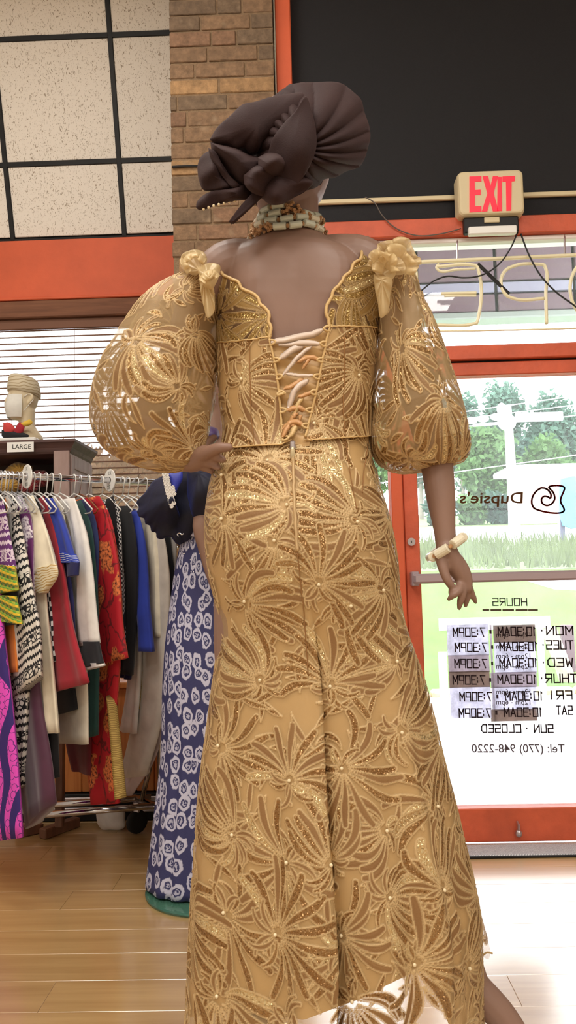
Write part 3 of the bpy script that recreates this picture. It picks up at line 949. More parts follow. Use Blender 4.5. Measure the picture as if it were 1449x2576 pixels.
# rising lawn
def slope_strip(name, prof, m, x0=-40, x1=40, nx=40, nsub=8, seed=1, kind='structure', wob=.04):
    rs = np.random.default_rng(seed)
    prof = crom(np.array(prof, float), nsub * (len(prof) - 1) + 1)
    xs = np.linspace(x0, x1, nx)
    V = np.array([[x, y, z + wob * math.sin(x * .7 + y) * .5] for y, z in prof for x in xs])
    o = obj(name, (V, gridfaces(len(prof), nx)[:, ::-1]), m, loc=(0, (prof[0][0] + prof[-1][0]) / 2, 0), smooth=True)
    o['kind'] = kind
    return o
LAWN = ground_mat('bright_mown_lawn', S(64, 100, 2), S(80, 114, 10), 3.0)
zl = lambda Y, py: at(1300, py, Y)[2]
slope_strip('ground_lawn', [(yl + .1, ZG - .02), (10, zl(10, 1660)), (14, zl(14, 1550)), (20, zl(20, 1462)), (24, zl(24, 1432))], LAWN)
MEAD = ground_mat('straw_meadow_ground', S(88, 102, 68), S(110, 116, 86), 2.0)
slope_strip('ground_meadow', [(23.9, zl(24, 1432)), (30, zl(30, 1396)), (36, zl(36, 1362))], MEAD)
slope_strip('road', [(35.9, zl(36, 1362)), (40, zl(40, 1340)), (44, zl(44, 1322))], ground_mat('near_white_road', S(214, 214, 216), S(238, 238, 240), .5), wob=0)  # near-white surface with a faint random tone
slope_strip('ground_verge', [(43.9, zl(44, 1322)), (60, zl(60, 1300)), (110, zl(110, 1290))], ground_mat('verge_grass', S(104, 134, 76), S(132, 158, 98), 1.0), x0=-110, x1=110)
# concrete path crossing the lawn, seen at the frame edge
pp = np.array([at(1330, 1461, 20.0), at(1449, 1461, 20.0), at(1800, 1462, 20), at(1800, 1530, 14.8), at(1449, 1512, 16.3), at(1400, 1490, 17.8)])
n = len(pp)
o = obj('concrete_path', (np.vstack([pp + [0, 0, .05], pp - [0, 0, .3]]), [tuple(range(n))] + [((k + 1) % n, k, n + k, n + (k + 1) % n) for k in range(n)]), ground_mat('white_concrete_path', S(224, 224, 224), S(240, 240, 240), 2), loc=(0, 0, 0))
o['kind'] = 'structure'
# tall grass: tufts nobody could count
rs = np.random.default_rng(4)
N_ = 5200
gx = rs.uniform(-6, 14, N_); gy = rs.uniform(24.2, 35.5, N_)
gz = np.interp(gy, [24, 30, 36], [zl(24, 1432), zl(30, 1396), zl(36, 1362)])
h = rs.uniform(.25, .85, N_); lean = rs.normal(0, .14, N_); w = rs.uniform(.015, .05, N_)
V = np.stack([np.c_[gx - w, gy, gz], np.c_[gx + w, gy + .02, gz], np.c_[gx + lean, gy + .05, gz + h]], 1).reshape(-1, 3)
o = obj('tall_grass', (V, np.arange(3 * N_).reshape(-1, 3)), mat('straw_green_grass', S(98, 110, 72), .9, var=.35, vs=.8), loc=(0, 30, 0))
tag(o, 'tall pale meadow grass between lawn and road', 'grass', kind='stuff')

# trees and hedges
def leaf_mat(name, c1, c2):
    b = NB(name)
    f = b.noise(.9, b.co('Object'), 3)
    c = b.ramp(f, [(.3, c1), (.7, c2)])
    df = b.n('BsdfDiffuse'); tl = b.n('BsdfTranslucent')
    b.put(df.inputs[0], c); b.put(tl.inputs[0], c)
    m = b.n('MixShader'); m.inputs[0].default_value = .35
    b.t.links.new(df.outputs[0], m.inputs[1]); b.t.links.new(tl.outputs[0], m.inputs[2]); b.t.links.new(m.outputs[0], b.out.inputs[0])
    return b.m
LEAF = [leaf_mat('hazy_green_leaves', S(82, 110, 96), S(112, 140, 124)), leaf_mat('fresh_green_leaves', S(80, 112, 68), S(108, 138, 90)), leaf_mat('deep_green_leaves', S(64, 92, 82), S(88, 116, 102))]
BARK = mat('pale_grey_bark', S(150, 140, 130), .9, var=.2, vs=3)
def crown(c, R, n, seed, size=.5, lumps=16):
    rs = np.random.default_rng(seed)
    R = np.array(R, float)
    L = rs.normal(0, 1, (lumps, 3)); L /= np.linalg.norm(L, axis=1)[:, None]; L = L * R * .62 * rs.uniform(.5, 1, (lumps, 1))
    k = rs.integers(0, lumps, n)
    d = rs.normal(0, 1, (n, 3)); d /= np.linalg.norm(d, axis=1)[:, None]
    P = c + L[k] + d * R * .44 * rs.uniform(.35, 1.05, (n, 1))
    a = rs.normal(0, 1, (n, 3)); a /= np.linalg.norm(a, axis=1)[:, None]
    b = np.cross(a, rs.normal(0, 1, (n, 3))); b /= np.linalg.norm(b, axis=1)[:, None]
    s = size * rs.uniform(.5, 1.1, (n, 1))
    V = np.stack([P - a * s, P + b * s * .5, P + a * s, P - b * s * .5], 1).reshape(-1, 3)
    return V, np.arange(4 * n).reshape(-1, 4)
def tree(name, px, pytop, pybase, Y, rx_px, lab, mi, seed, cat='tree', grp=None, n=5200, trunk=True):
    top = at(px, pytop, Y); base = at(px, pybase, Y)
    base[2] = min(base[2], zl(min(Y, 60), 1300))
    rx = rx_px * Y / FPX
    t = empty(name, base)
    tag(t, lab, cat, grp)
    H = top[2] - base[2]
    lo = .22 if trunk else .02
    cz = base[2] + H * (1 + lo) / 2
    cr = obj('crown', crown(np.array([base[0], Y, cz]), (rx, rx * .7, H * (1 - lo) / 2), n, seed, max(.25, rx * .115)), LEAF[mi], t)
    cr['kind'] = 'stuff'
    if trunk:
        obj('trunk', tube([base - [0, 0, .2], base + [.1, 0, H * .35], base + [-.1, 0, H * .7]], [.035 * H * .6, .02 * H * .6, .008 * H], 8, True, 10), BARK, t)
tree('tree', 1165, 945, 1330, 58, 95, 'hazy green tree behind the puffed gown sleeve by the road', 0, 1)
tree('tree', 1280, 930, 1330, 62, 80, 'tall hazy tree whose top stands above the utility pole', 0, 2)
tree('tree', 1410, 965, 1330, 60, 90, 'hazy tree whose top shows right above the white crossarm', 0, 3)
tree('tree', 1235, 1060, 1340, 52, 90, 'fresh green bushy tree directly behind the utility pole foot', 1, 4)
tree('tree', 1400, 1050, 1340, 53, 85, 'fresh green bushy tree above the flat white roof', 1, 5)
tree('tree', 1330, 1090, 1340, 56, 80, 'deep green tree between the two fresh green ones', 2, 6)
tree('tree', 1060, 960, 1330, 60, 100, 'hazy tree seen through the sidelight beside the gown', 0, 12)
tree('tree', 1560, 980, 1330, 60, 110, 'large hazy tree beyond the far edge of the door', 0, 13)
tree('tree', 940, 1000, 1330, 56, 90, 'bright green tree behind the sidelight glass', 1, 14)
for k, (px, mi) in enumerate([(1110, 2), (1190, 1), (1260, 2), (1335, 1), (1405, 2), (1470, 1)]):
    tree('shrub', px, 1225 + 12 * (k % 2), 1342, 46.5, 55, ['dark shrub low behind the hanging mannequin hand', 'light green shrub under the mirrored shop name', 'dark shrub behind the utility pole', 'light green shrub under the red scroll emblem', 'dark shrub beside the blue sign', 'light green shrub beyond the blue sign'][k], mi, 20 + k, 'shrub', 'roadside shrubs', 1200, False)
LEAF.append(leaf_mat('brown_green_leaves', S(92, 66, 44), S(116, 88, 60)))
for k, (px, top, Y) in enumerate([(40, 1100, 26), (215, 1078, 27), (370, 1066, 26), (-120, 1100, 27)]):
    tree('tree', px, top, 1440, Y, 150, ['brown green tree showing through the blind beside the cabinet', 'brown green tree low behind the middle of the blind', 'brown green tree behind the blind next to the gown sleeve', 'brown green tree beyond the covered end of the blind'][k], 3, 40 + k, n=9000, trunk=False)

# utility pole, bare crossarm, wires
WHITE = mat('glare_and_plain_white', S(238, 238, 240), .8)  # pole's overexposure put into its colour; other users are plain white
up = empty('utility_pole', at(1285, 1430, 34))
tag(up, 'overexposed white utility pole with one crossarm beyond the meadow', 'pole')
obj('post', tube([at(1298, 1440, 34), at(1290, 1250, 34), at(1276, 1020, 34)], [.26, .22, .17], 10, True, 12), WHITE, up)
obj('crossarm', box2(at(1296, 1040, 33.8) - [0, .1, 0], at(1416, 1058, 33.8) + [0, .1, 0], .03), WHITE, up)
for px in (1186, 1215, 1248, 1270):
    p = at(px, 1058 - (px - 1186) * .15, 33.8)
    obj('insulator', sphere(p, (.28, .2, .16), 8, 5), WHITE, up)
obj('transformer', join(sphere(at(1275, 1062, 33.8), (.42, .35, .38), 10, 7), sphere(at(1262, 1030, 33.8), (.22, .2, .3), 8, 5)), WHITE, up)
obj('brace', tube([at(1190, 1070, 33.8), at(1270, 1064, 33.8)], .07, 6), WHITE, up)
for k, (ya, yb) in enumerate([(1034, 995), (1052, 1018), (1072, 1045), (1183, 1145)]):
    P = np.array([at(900, ya + (ya - yb) * .9 + 6, 36), at(1180, ya, 34), at(1449, yb, 34), at(1900, yb - 80, 33)])
    o = obj('power_line', tube(P, .022, 5, True, 24), WHITE, loc=P[1])
    tag(o, ['topmost power line crossing the trees', 'second power line down crossing the trees', 'third power line down at the crossarm', 'lowest power line beneath the crossarm'][k], 'power line', 'power lines over the road')
# low flat white roof of a forecourt with posts
bd = empty('forecourt_canopy', at(1440, 1330, 42))
tag(bd, 'flat white forecourt roof on thin posts beyond the road', 'building')
obj('roof', box2(at(1285, 1184, 42), at(1700, 1158, 42) + [0, 4, 0], .05), WHITE, bd)
for px in (1300, 1409, 1600):
    obj('post', box2(at(px - 3, 1345, 42), at(px + 3, 1184, 42) + [0, .15, 0], .02), mat('grey_post', S(170, 160, 170), .6), bd)
obj('lower_band', box2(at(1290, 1222, 42.5), at(1432, 1210, 42.5) + [0, .3, 0], .03), WHITE, bd)
obj('shop_wall', box2(at(1290, 1345, 45.5), at(1700, 1184, 45.5) + [0, .3, 0], .03), mat('orange_grey_facade', S(214, 190, 176), .8), bd)
# blue roadside sign
bs = empty('roadside_sign', at(1416, 1365, 33))
tag(bs, 'blue roadside sign board on a dark post beyond the meadow', 'sign')
P = [tuple(at(a, b, 33)[[0, 2]]) for a, b in [(1408, 1230), (1412, 1205), (1440, 1198), (1500, 1198), (1500, 1325), (1440, 1330), (1418, 1322), (1408, 1290)]]
obj('board', prism(P, 33, 33.15), mat('sky_blue_enamel', S(92, 180, 220), .5, var=.2, vs=.8), bs)
obj('post', box2(at(1413, 1372, 33.2), at(1419, 1280, 33.2) + [0, .12, 0], .01), mat('dark_blue_grey_post', S(90, 90, 110), .6), bs)
# weathered fence posts on the lawn close to the kerb
lp = empty('leaning_post', at(1435, 1730, 8.2))
tag(lp, 'weathered grey log post leaning on the lawn behind the day names', 'post')
obj('log', tube([at(1437, 1728, 8.2) - [0, 0, .05], at(1410, 1660, 8.2), at(1380, 1582, 8.2)], [.085, .08, .075], 10, True, 8), ground_mat('weathered_log_wood', S(150, 134, 120), S(216, 204, 190), 9), lp)
dp = empty('sign_post', at(1430, 1690, 8.6))
tag(dp, 'dark purple brown upright board standing behind the leaning log', 'post')
obj('board', box2(at(1418, 1692, 8.6), at(1444, 1572, 8.6) + [0, .06, 0], .01), mat('purple_brown_board', S(104, 74, 84), .8, var=.2, vs=4), dp)
sb = empty('stone_block', at(1420, 1762, 7.9))
tag(sb, 'low grey stone block on the lawn at the foot of the leaning log', 'stone')
a = at(1378, 1764, 7.9); b = at(1470, 1730, 7.9)
obj('block', box2((a[0], 7.8, a[2] - .1), (b[0], 8.5, b[2]), .03), ground_mat('grey_field_stone', S(170, 158, 150), S(208, 198, 190), 6), sb)

# hanging outside signboard seen through the transom: its back is panelled between dark joints
YF = 5.6
zf1 = at(1250, 560, YF)[2]; zf0 = at(1250, 786, YF)[2]
cs = structure('wall_canopy', box2((-.2, YF + .02, zf0), (6, YF + .12, zf1 + .3)), M['dark_hole'], loc=(0, 0, 0))
SOF = mat('mauve_canopy_panel', S(112, 92, 98), .6, var=.06, vs=2)
zs = [zf1 + .3, at(1250, 708, YF)[2], at(1250, 738, YF)[2], zf0]
xs = [-.2] + [at(p, 640, YF)[0] for p in (870, 1046, 1243, 1440, 1640)] + [6]
for i in range(len(xs) - 1):
    for j in (0, 1, 2):
        obj('panel', box2((xs[i] + .012, YF - .012, zs[j + 1] + .008), (xs[i + 1] - .012, YF + .02, zs[j] - .008), .005), SOF if j != 1 else mat('tube_reflection_panel', S(150, 150, 166), .5), cs)  # middle row: bluish tube reflection painted into the panel colour
obj('lower_edge', box2((-.2, YF - .03, zf0 - .05), (6, YF + .14, zf0), .01), mat('pale_green_fascia', S(150, 160, 150), .6), cs)
obj('hanger_beam', box2((-.2, YW + .1, zf1 + .3), (6, YF + .14, zf1 + .36), .01), M['white_frame'], cs)
# ================================================================== CLOTH PRINTS
def nb_uv(b, sc=(1, 1, 1), rot=0.0):
    mp = b.n('Mapping'); b.t.links.new(b.n('UVMap').outputs[0], mp.inputs[0])
    mp.inputs['Scale'].default_value = sc; mp.inputs['Rotation'].default_value = (0, 0, rot)
    return mp.outputs[0]
def weave_bump(b, st=.1):
    b.bump(b.noise(700, b.co('Object'), 1), st, .003)
def print_batik(name, dark, light, sc=17.0):
    b = NB(name)
    uv = nb_uv(b, (sc, sc * .82, 1))
    w = b.n('VectorMath', operation='ADD'); b.t.links.new(uv, w.inputs[0])
    nz = b.n('TexNoise'); nz.inputs['Scale'].default_value = 2.2; nz.inputs['Detail'].default_value = 4; b.t.links.new(uv, nz.inputs['Vector'])
    ns = b.n('VectorMath', operation='SCALE'); b.t.links.new(nz.outputs['Color'], ns.inputs[0]); ns.inputs['Scale'].default_value = .5
    b.t.links.new(ns.outputs[0], w.inputs[1])
    v = b.n('TexVoronoi', feature='F1', voronoi_dimensions='2D'); v.inputs['Scale'].default_value = 1; v.inputs['Randomness'].default_value = .62
    b.t.links.new(w.outputs[0], v.inputs['Vector'])
    d = v.outputs['Distance']
    ring = b.math('MULTIPLY', b.step(d, .22, .28), b.math('SUBTRACT', 1, b.step(d, .40, .47)))
    v2 = b.n('TexVoronoi', feature='F1', voronoi_dimensions='2D'); v2.inputs['Scale'].default_value = 7; b.t.links.new(w.outputs[0], v2.inputs['Vector'])
    dots = b.math('MULTIPLY', b.math('SUBTRACT', 1, b.step(d, .15, .19)), b.step(v2.outputs['Distance'], .30, .42))
    m = b.math('MAXIMUM', ring, b.math('MULTIPLY', dots, .8))
    haze = b.math('MULTIPLY', b.noise(30, uv, 3), .10)
    c = b.mix(b.math('MAXIMUM', m, haze), dark, light)
    b.set(Base_Color=c, Roughness=.75)
    b.bump(m, .15, .002)
    return b.m
def print_zigzag(name, a, c_, sc=1.0):
    b = NB(name)
    uv = nb_uv(b, (sc, sc, 1))
    sx = b.n('SeparateXYZ'); b.t.links.new(uv, sx.inputs[0])
    tri = b.math('PINGPONG', sx.outputs[0], .008)
    y = b.math('ADD', sx.outputs[1], tri)
    band = b.math('FRACT', b.math('MULTIPLY', y, 34.0))
    m1 = b.step(band, .55, .62)
    row = b.math('FRACT', b.math('MULTIPLY', sx.outputs[1], 9.0))
    show = b.step(row, .3, .34)
    chk = b.n('TexVoronoi', feature='DISTANCE_TO_EDGE'); chk.inputs['Scale'].default_value = 60; b.t.links.new(uv, chk.inputs['Vector'])
    m2 = b.math('SUBTRACT', 1, b.step(chk.outputs['Distance'], .08, .16))
    m = b.mix(show, m2, m1)
    b.set(Base_Color=b.mix(m, a, c_), Roughness=.85); weave_bump(b)
    return b.m
def print_check(name, a, c_, sx_=60, sy_=60):
    b = NB(name)
    uv = nb_uv(b, (sx_, sy_, 1))
    w = b.n('TexChecker'); w.inputs['Scale'].default_value = 1; w.inputs['Color1'].default_value = a; w.inputs['Color2'].default_value = c_
    b.t.links.new(uv, w.inputs['Vector'])
    f = b.step(b.noise(18, nb_uv(b, (1, .25, 1)), 1), .48, .52)
    b.set(Base_Color=b.mix(f, w.outputs[0], a), Roughness=.85); weave_bump(b)
    return b.m
def print_floral(name, base, petal, stem, sc=9.0, th=.30):
    b = NB(name)
    uv = nb_uv(b, (sc, sc * .7, 1))
    nz = b.n('TexNoise'); nz.inputs['Scale'].default_value = 3; b.t.links.new(uv, nz.inputs['Vector'])
    w = b.n('VectorMath', operation='MULTIPLY_ADD'); b.t.links.new(nz.outputs['Color'], w.inputs[0]); w.inputs[1].default_value = (.7, .7, 0); b.t.links.new(uv, w.inputs[2])
    v = b.n('TexVoronoi', feature='F1', voronoi_dimensions='2D'); v.inputs['Scale'].default_value = 1; b.t.links.new(w.outputs[0], v.inputs['Vector'])
    e = b.n('TexVoronoi', feature='DISTANCE_TO_EDGE', voronoi_dimensions='2D'); e.inputs['Scale'].default_value = 1.3; b.t.links.new(w.outputs[0], e.inputs['Vector'])
    pet = b.math('SUBTRACT', 1, b.step(v.outputs['Distance'], th - .06, th))
    st = b.math('SUBTRACT', 1, b.step(e.outputs['Distance'], .02, .06))
    f2 = b.noise(16, uv, 2)
    c = b.mix(b.math('MULTIPLY', st, .8), base, stem)
    c = b.mix(pet, c, b.ramp(f2, [(.35, stem), (.5, petal), (.7, tuple(min(1, x * 1.4) for x in petal[:3]) + (1,))]))
    b.set(Base_Color=c, Roughness=.75); weave_bump(b)
    return b.m
def print_swirl(name, a, c_, ln):
    b = NB(name)
    uv = nb_uv(b, (1, 1, 1))
    wv = b.n('TexWave', wave_type='BANDS', bands_direction='X'); wv.inputs['Scale'].default_value = 4.5; wv.inputs['Distortion'].default_value = 7; wv.inputs['Detail'].default_value = 0; wv.inputs['Detail Scale'].default_value = 1.2
    b.t.links.new(uv, wv.inputs['Vector'])
    m = b.step(wv.outputs['Fac'], .5, .54)
    rg = b.n('TexVoronoi', feature='F1', voronoi_dimensions='2D'); rg.inputs['Scale'].default_value = 34; b.t.links.new(uv, rg.inputs['Vector'])
    d = rg.outputs['Distance']
    l = b.math('MULTIPLY', b.step(d, .38, .42), b.math('SUBTRACT', 1, b.step(d, .46, .5)))
    c = b.mix(m, a, b.mix(l, c_, ln))
    b.set(Base_Color=c, Roughness=.8); weave_bump(b)
    return b.m
def print_kente(name):
    b = NB(name)
    uv = nb_uv(b, (1, 1, 1), .25)
    sx = b.n('SeparateXYZ'); b.t.links.new(uv, sx.inputs[0])
    q = b.math('FRACT', b.math('MULTIPLY', sx.outputs[1], 28))
    ck = b.n('TexChecker'); ck.inputs['Scale'].default_value = 75; ck.inputs['Color1'].default_value = S(88, 160, 60); ck.inputs['Color2'].default_value = S(214, 190, 50); b.t.links.new(uv, ck.inputs['Vector'])
    c = b.ramp(q, [(0, S(24, 20, 30)), (.2, S(24, 20, 30)), (.22, S(232, 170, 30)), (.5, S(236, 188, 40)), (.52, S(80, 150, 56)), (.8, S(140, 186, 70)), (.82, S(24, 20, 30))])
    c = b.mix(.35, c, ck.outputs[0])
    b.set(Base_Color=c, Roughness=.8); weave_bump(b)
    return b.m
def print_scroll(name, base, ink, sc=36):
    b = NB(name)
    uv = nb_uv(b, (1, 1, 1))
    wv = b.n('TexWave', wave_type='RINGS'); wv.inputs['Scale'].default_value = sc / 2; wv.inputs['Distortion'].default_value = 4; wv.inputs['Detail'].default_value = 0
    b.t.links.new(uv, wv.inputs['Vector'])
    m = b.step(wv.outputs['Fac'], .72, .8)
    b.set(Base_Color=b.mix(m, base, ink), Roughness=.7); b.bump(m, .3, .002)
    return b.m

RED_ = cloth('crimson_linen', S(158, 22, 40)); BLUE_ = cloth('royal_blue_cotton', S(34, 56, 158)); WHITE_ = cloth('white_linen', S(226, 222, 216))
CREAM_ = cloth('cream_linen', S(226, 216, 192)); GREEN_ = cloth('bottle_green_cotton', S(22, 66, 62)); NAVY_ = cloth('slate_navy_cotton', S(32, 44, 92))
BLACK_ = cloth('black_cotton', S(16, 16, 22)); GREIGE_ = cloth('pale_grey_linen', S(200, 192, 182)); MAROON_ = cloth('plum_velvet', S(72, 20, 52), .6, .5)
ORANGE_ = cloth('orange_cotton', S(226, 130, 52)); DKBLUE_ = cloth('midnight_blue_cotton', S(24, 26, 84)); MAUVE_ = cloth('mauve_sheer_cloth', S(208, 190, 190)); DKRED_ = cloth('dark_red_cloth', S(96, 14, 28))
MUD = print_zigzag('white_black_mudcloth_print', S(222, 216, 206), S(22, 22, 26))
BWC = print_check('black_white_strip_weave', S(20, 20, 24), S(206, 204, 204), 70, 55)
BWP = print_check('black_white_check', S(24, 24, 28), S(214, 212, 210), 110, 110)
REDF = print_floral('red_floral_print', S(176, 18, 34), S(204, 110, 60), S(80, 20, 22), 7.5, .34)
PURF = print_floral('purple_white_floral_print', S(104, 44, 104), S(226, 216, 230), S(78, 30, 92), 9, .40)
PINK = print_swirl('pink_purple_swirl_print', S(52, 30, 108), S(222, 76, 190), S(92, 40, 120))
KENTE = print_kente('green_yellow_kente_band')
PURG = print_zigzag('purple_geometric_print', S(96, 44, 110), S(216, 200, 214))
CREAMG = print_scroll('cream_gold_scroll', S(224, 212, 182), S(186, 152, 92), 60)
BLUEW = print_scroll('blue_white_scroll', S(36, 60, 168), S(206, 210, 226), 80)
GOLDT = print_scroll('gold_braid', S(150, 120, 60), S(200, 172, 96), 90)

# ================================================================== CLOTHES RACK
RA = at(-60, 1193, 2.80); RBp = at(470, 1217, 3.43)
RD = RBp - RA; RLEN = np.linalg.norm(RD); RD = RD / RLEN
GN = np.array([RD[0], RD[1], 0]); GN /= np.linalg.norm(GN)      # along the rail
GD = np.array([GN[1], -GN[0], 0])                                # across the rail, towards the aisle
def rail_at(px):
    lo, hi = 0.0, RLEN
    for _ in range(40):
        m = (lo + hi) / 2
        if proj(RA + RD * m)[0] < px: lo = m
        else: hi = m
    return RA + RD * lo
rk = empty('garment_rack', (RA + RBp) / 2 * np.array([1, 1, 0]))
tag(rk, 'chrome rolling garment rack packed with hanging clothes under the blind', 'rack')
RA2 = RA - RD * .35
obj('rail', tube([RA2, RBp + RD * .06], .0125, 14), M['chrome'], rk, smooth=True)
zb = .15
EP = rail_at(396)
base_c = np.array([EP[0], EP[1], zb])
obj('upright', tube([EP, base_c + [0, 0, .02]], .014, 12), M['chrome'], rk, smooth=True)
obj('end_foot', tube([base_c + GD * .30, base_c - GD * .22], .014, 12), M['chrome'], rk, smooth=True)
obj('brace', tube([np.array([EP[0], EP[1], .50]), atz(357, 2012, zb + .01)], .011, 10), M['chrome'], rk, smooth=True)
A0 = np.array([RA2[0], RA2[1], zb])
for off, pl__, pr__ in ((0, (100, 2051), (388, 2027)), (1, (120, 2026), (380, 2006))):
    obj('base_rail', tube([atz(*pl__, zb), atz(*pr__, zb)], .0135, 12), M['chrome'], rk, smooth=True)
obj('end_foot', tube([A0 + GD * .30, A0 - GD * .22], .014, 12), M['chrome'], rk, smooth=True)
obj('upright', tube([RA2, A0], .014, 12), M['chrome'], rk, smooth=True)
def wheel(c, ax, r, w):
    a = np.arange(18) * 2 * PI / 18
    t = np.cross(ax, [0, 0, 1.0])
    rings = [np.array([c + ax * k + (t * math.cos(q) + np.array([0, 0, 1.0]) * math.sin(q)) * rr for q in a]) for k, rr in ((-w, r * .5), (-w, r * .9), (-w * .6, r), (w * .6, r), (w, r * .9), (w, r * .5))]
    return loft(rings)
for c in (base_c + GD * .28, base_c - GD * .2, A0 + GD * .28, A0 - GD * .2):
    q = obj('caster', wheel(np.array([c[0], c[1], .052]), GD, .05, .013), M['rubber'], rk, smooth=True)
    obj('fork', box(np.array([c[0], c[1], .115]), (.03, .03, .05), .006), M['steel'], q)

HANG_N = 0
def hanger(P, s0, top, mat_, lab, r=.0031):
    """hook over the rail at P and a shoulder bar across the rail"""
    h = empty('clothes_hanger', P)
    tag(h, lab, 'hanger', 'hangers on the chrome rail')
    a = np.linspace(-.3, PI * 1.08, 12)
    hk = [P + GD * (.0172 * math.cos(t)) + np.array([0, 0, .0172 * math.sin(t)]) for t in a]
    hk = hk[::-1]
    hook = [P + GD * (.0172 * math.cos(t)) + np.array([0, 0, .0172 * math.sin(t)]) for t in np.linspace(PI * 1.15, -.35, 12)] + [P + np.array([0, 0, -.06])]
    obj('hook', tube(hook, .0022, 6), M['chrome'] if mat_ is not M['white_plastic'] else mat_, h, smooth=True)
    zt_ = P[2] - .04
    tri = [P + [0, 0, -.06], P + GD * .07 + [0, 0, -.082], P + GD * s0 + [0, 0, -.135], P + GD * (s0 - .02) + [0, 0, -.148], P + [0, 0, -.148], P - GD * (s0 - .02) + [0, 0, -.148], P - GD * s0 + [0, 0, -.135], P - GD * .07 + [0, 0, -.082], P + [0, 0, -.06]]
    obj('shoulder_bar', tube(tri, r, 6, True), mat_, h, smooth=True)
    return h

GAR = [0]
def garment(name, cat, lab, hook, parts, hang=('white plastic', 'white_plastic')):
    GAR[0] += 1
    P = rail_at(hook)
    g = empty(name, P * np.array([1, 1, 0]) + np.array([0, 0, P[2] - .1]))
    tag(g, lab, cat, 'clothes hanging on the chrome rail')
    for k, (pn, L, Rr, m, th) in enumerate(parts):
        off = 0.0
        if pn in ('sleeve', 'cuff', 'band', 'patch', 'braid', 'hem_band'): off = -.012
        if pn in ('cuff', 'band', 'patch', 'braid', 'hem_band'): off = -.016
        p0 = P + GN * off
        L = [(L[0][0], L[0][1] - 12)] + list(L[1:]); Rr = [(Rr[0][0], Rr[0][1] - (10 if pn in ('body', 'sleeve') else 0))] + list(Rr[1:])
        Lw = np.array([on_plane(a, b, p0, GN) for a, b in L]); Rw = np.array([on_plane(a, b, p0, GN) for a, b in Rr])
        fl = None
        if pn in ('cuff', 'band', 'patch', 'braid', 'hem_band'): fl = [1, 1]
        o = obj(pn, two_edge(Lw, Rw, GN, th, n=28, m=26, folds=.0035 if fl is None else .001, seed=GAR[0] * 7 + k, flare=fl), m, g, smooth=True)
    if hang:
        hanger(P, .155, 0, M[hang[1]], hang[0] + ' hanger holding the ' + re.split(r' (?:with|at|beside|whose|between|behind|peeping|by|tucked|squeezed|flaring|reaching|hanging|woven|last)\b', lab)[0])
    return g
W_ = ('white plastic', 'white_plastic'); C_ = ('clear plastic', 'clear')
garment('long_dress', 'dress', 'long pink and purple swirl print dress at the near end of the rail', -18, [('body', [(-70, 1290), (-90, 1700), (-95, 2120)], [(-10, 1270), (8, 1600), (24, 1750), (40, 1930), (52, 2108)], PINK, .03)], W_)
garment('print_blouse', 'blouse', 'purple geometric print blouse with green and yellow banded sleeve', 2, [('body', [(-60, 1275), (-60, 1480), (-50, 1580)], [(10, 1262), (30, 1400), (52, 1570)], BLACK_, .02),
    ('sleeve', [(-30, 1290), (-30, 1430)], [(8, 1268), (26, 1350), (38, 1430)], PURG, .016), ('band', [(-26, 1428), (-20, 1500)], [(36, 1424), (47, 1484)], KENTE, .018), ('hem_band', [(-20, 1505), (0, 1560)], [(40, 1500), (54, 1570)], KENTE, .018)], C_)
garment('cotton_blouse', 'blouse', 'orange cotton blouse peeping out under the purple geometric blouse', 12, [('body', [(-40, 1280), (-30, 1500), (10, 1695)], [(14, 1264), (26, 1400), (38, 1580), (46, 1690)], ORANGE_, .014)], W_)
garment('linen_shirt', 'shirt', 'plain white shirt between the orange blouse and the mudcloth tunic', 20, [('body', [(-20, 1270), (0, 1500), (10, 1700)], [(26, 1256), (38, 1320), (46, 1420), (60, 1600), (62, 1700)], WHITE_, .014)], C_)
garment('mudcloth_tunic', 'tunic', 'white mudcloth tunic with printed black zigzag bands', 30, [('body', [(0, 1290), (20, 1600), (28, 1800), (42, 1985)], [(36, 1262), (60, 1500), (72, 1700), (66, 1850), (62, 1975)], MUD, .018),
    ('sleeve', [(10, 1300), (34, 1480), (30, 1640), (34, 1758)], [(40, 1268), (62, 1380), (84, 1500), (100, 1570), (109, 1700)], MUD, .018)], C_)
garment('floral_blouse', 'blouse', 'purple blouse with large white flowers', 44, [('body', [(10, 1285), (30, 1420), (40, 1560)], [(52, 1254), (74, 1296), (82, 1400), (84, 1556)], PURF, .016)], C_)
garment('velvet_dress', 'dress', 'long plum velvet dress reaching almost to the floor', 54, [('body', [(20, 1290), (40, 1700), (46, 1900), (70, 2085)], [(62, 1268), (90, 1600), (104, 1760), (130, 1930), (138, 2020)], MAROON_, .03)], W_)
garment('embroidered_tunic', 'tunic', 'cream tunic with gold scroll embroidered sleeve ends', 68, [('body', [(30, 1290), (70, 1500), (92, 1700), (97, 1842)], [(74, 1256), (96, 1330), (118, 1560), (132, 1700), (146, 1845)], CREAM_, .014),
    ('sleeve', [(56, 1266), (76, 1350), (79, 1452)], [(82, 1256), (112, 1330), (143, 1425)], CREAM_, .014), ('cuff', [(79, 1446), (82, 1482), (104, 1494)], [(141, 1418), (146, 1436), (118, 1490)], CREAMG, .015)], C_)
garment('strip_weave_shirt', 'shirt', 'black shirt woven with short white strips behind the cream tunic', 84, [('body', [(50, 1290), (88, 1480), (102, 1676)], [(94, 1260), (106, 1290), (124, 1480), (146, 1662)], BWC, .014)], W_)
garment('trousers', 'trousers', 'black trouser leg hanging below the cream tunic hem', 90, [('body', [(70, 1310), (100, 1600), (118, 1800), (124, 1962)], [(96, 1300), (130, 1600), (142, 1800), (146, 1955)], BLACK_, .016)], None)
garment('long_shirt', 'shirt', 'crimson long shirt flaring to a straight lower hem', 98, [('body', [(60, 1290), (96, 1500), (118, 1640), (132, 1742)], [(110, 1258), (140, 1340), (162, 1440), (182, 1560), (228, 1716)], RED_, .02)], W_)
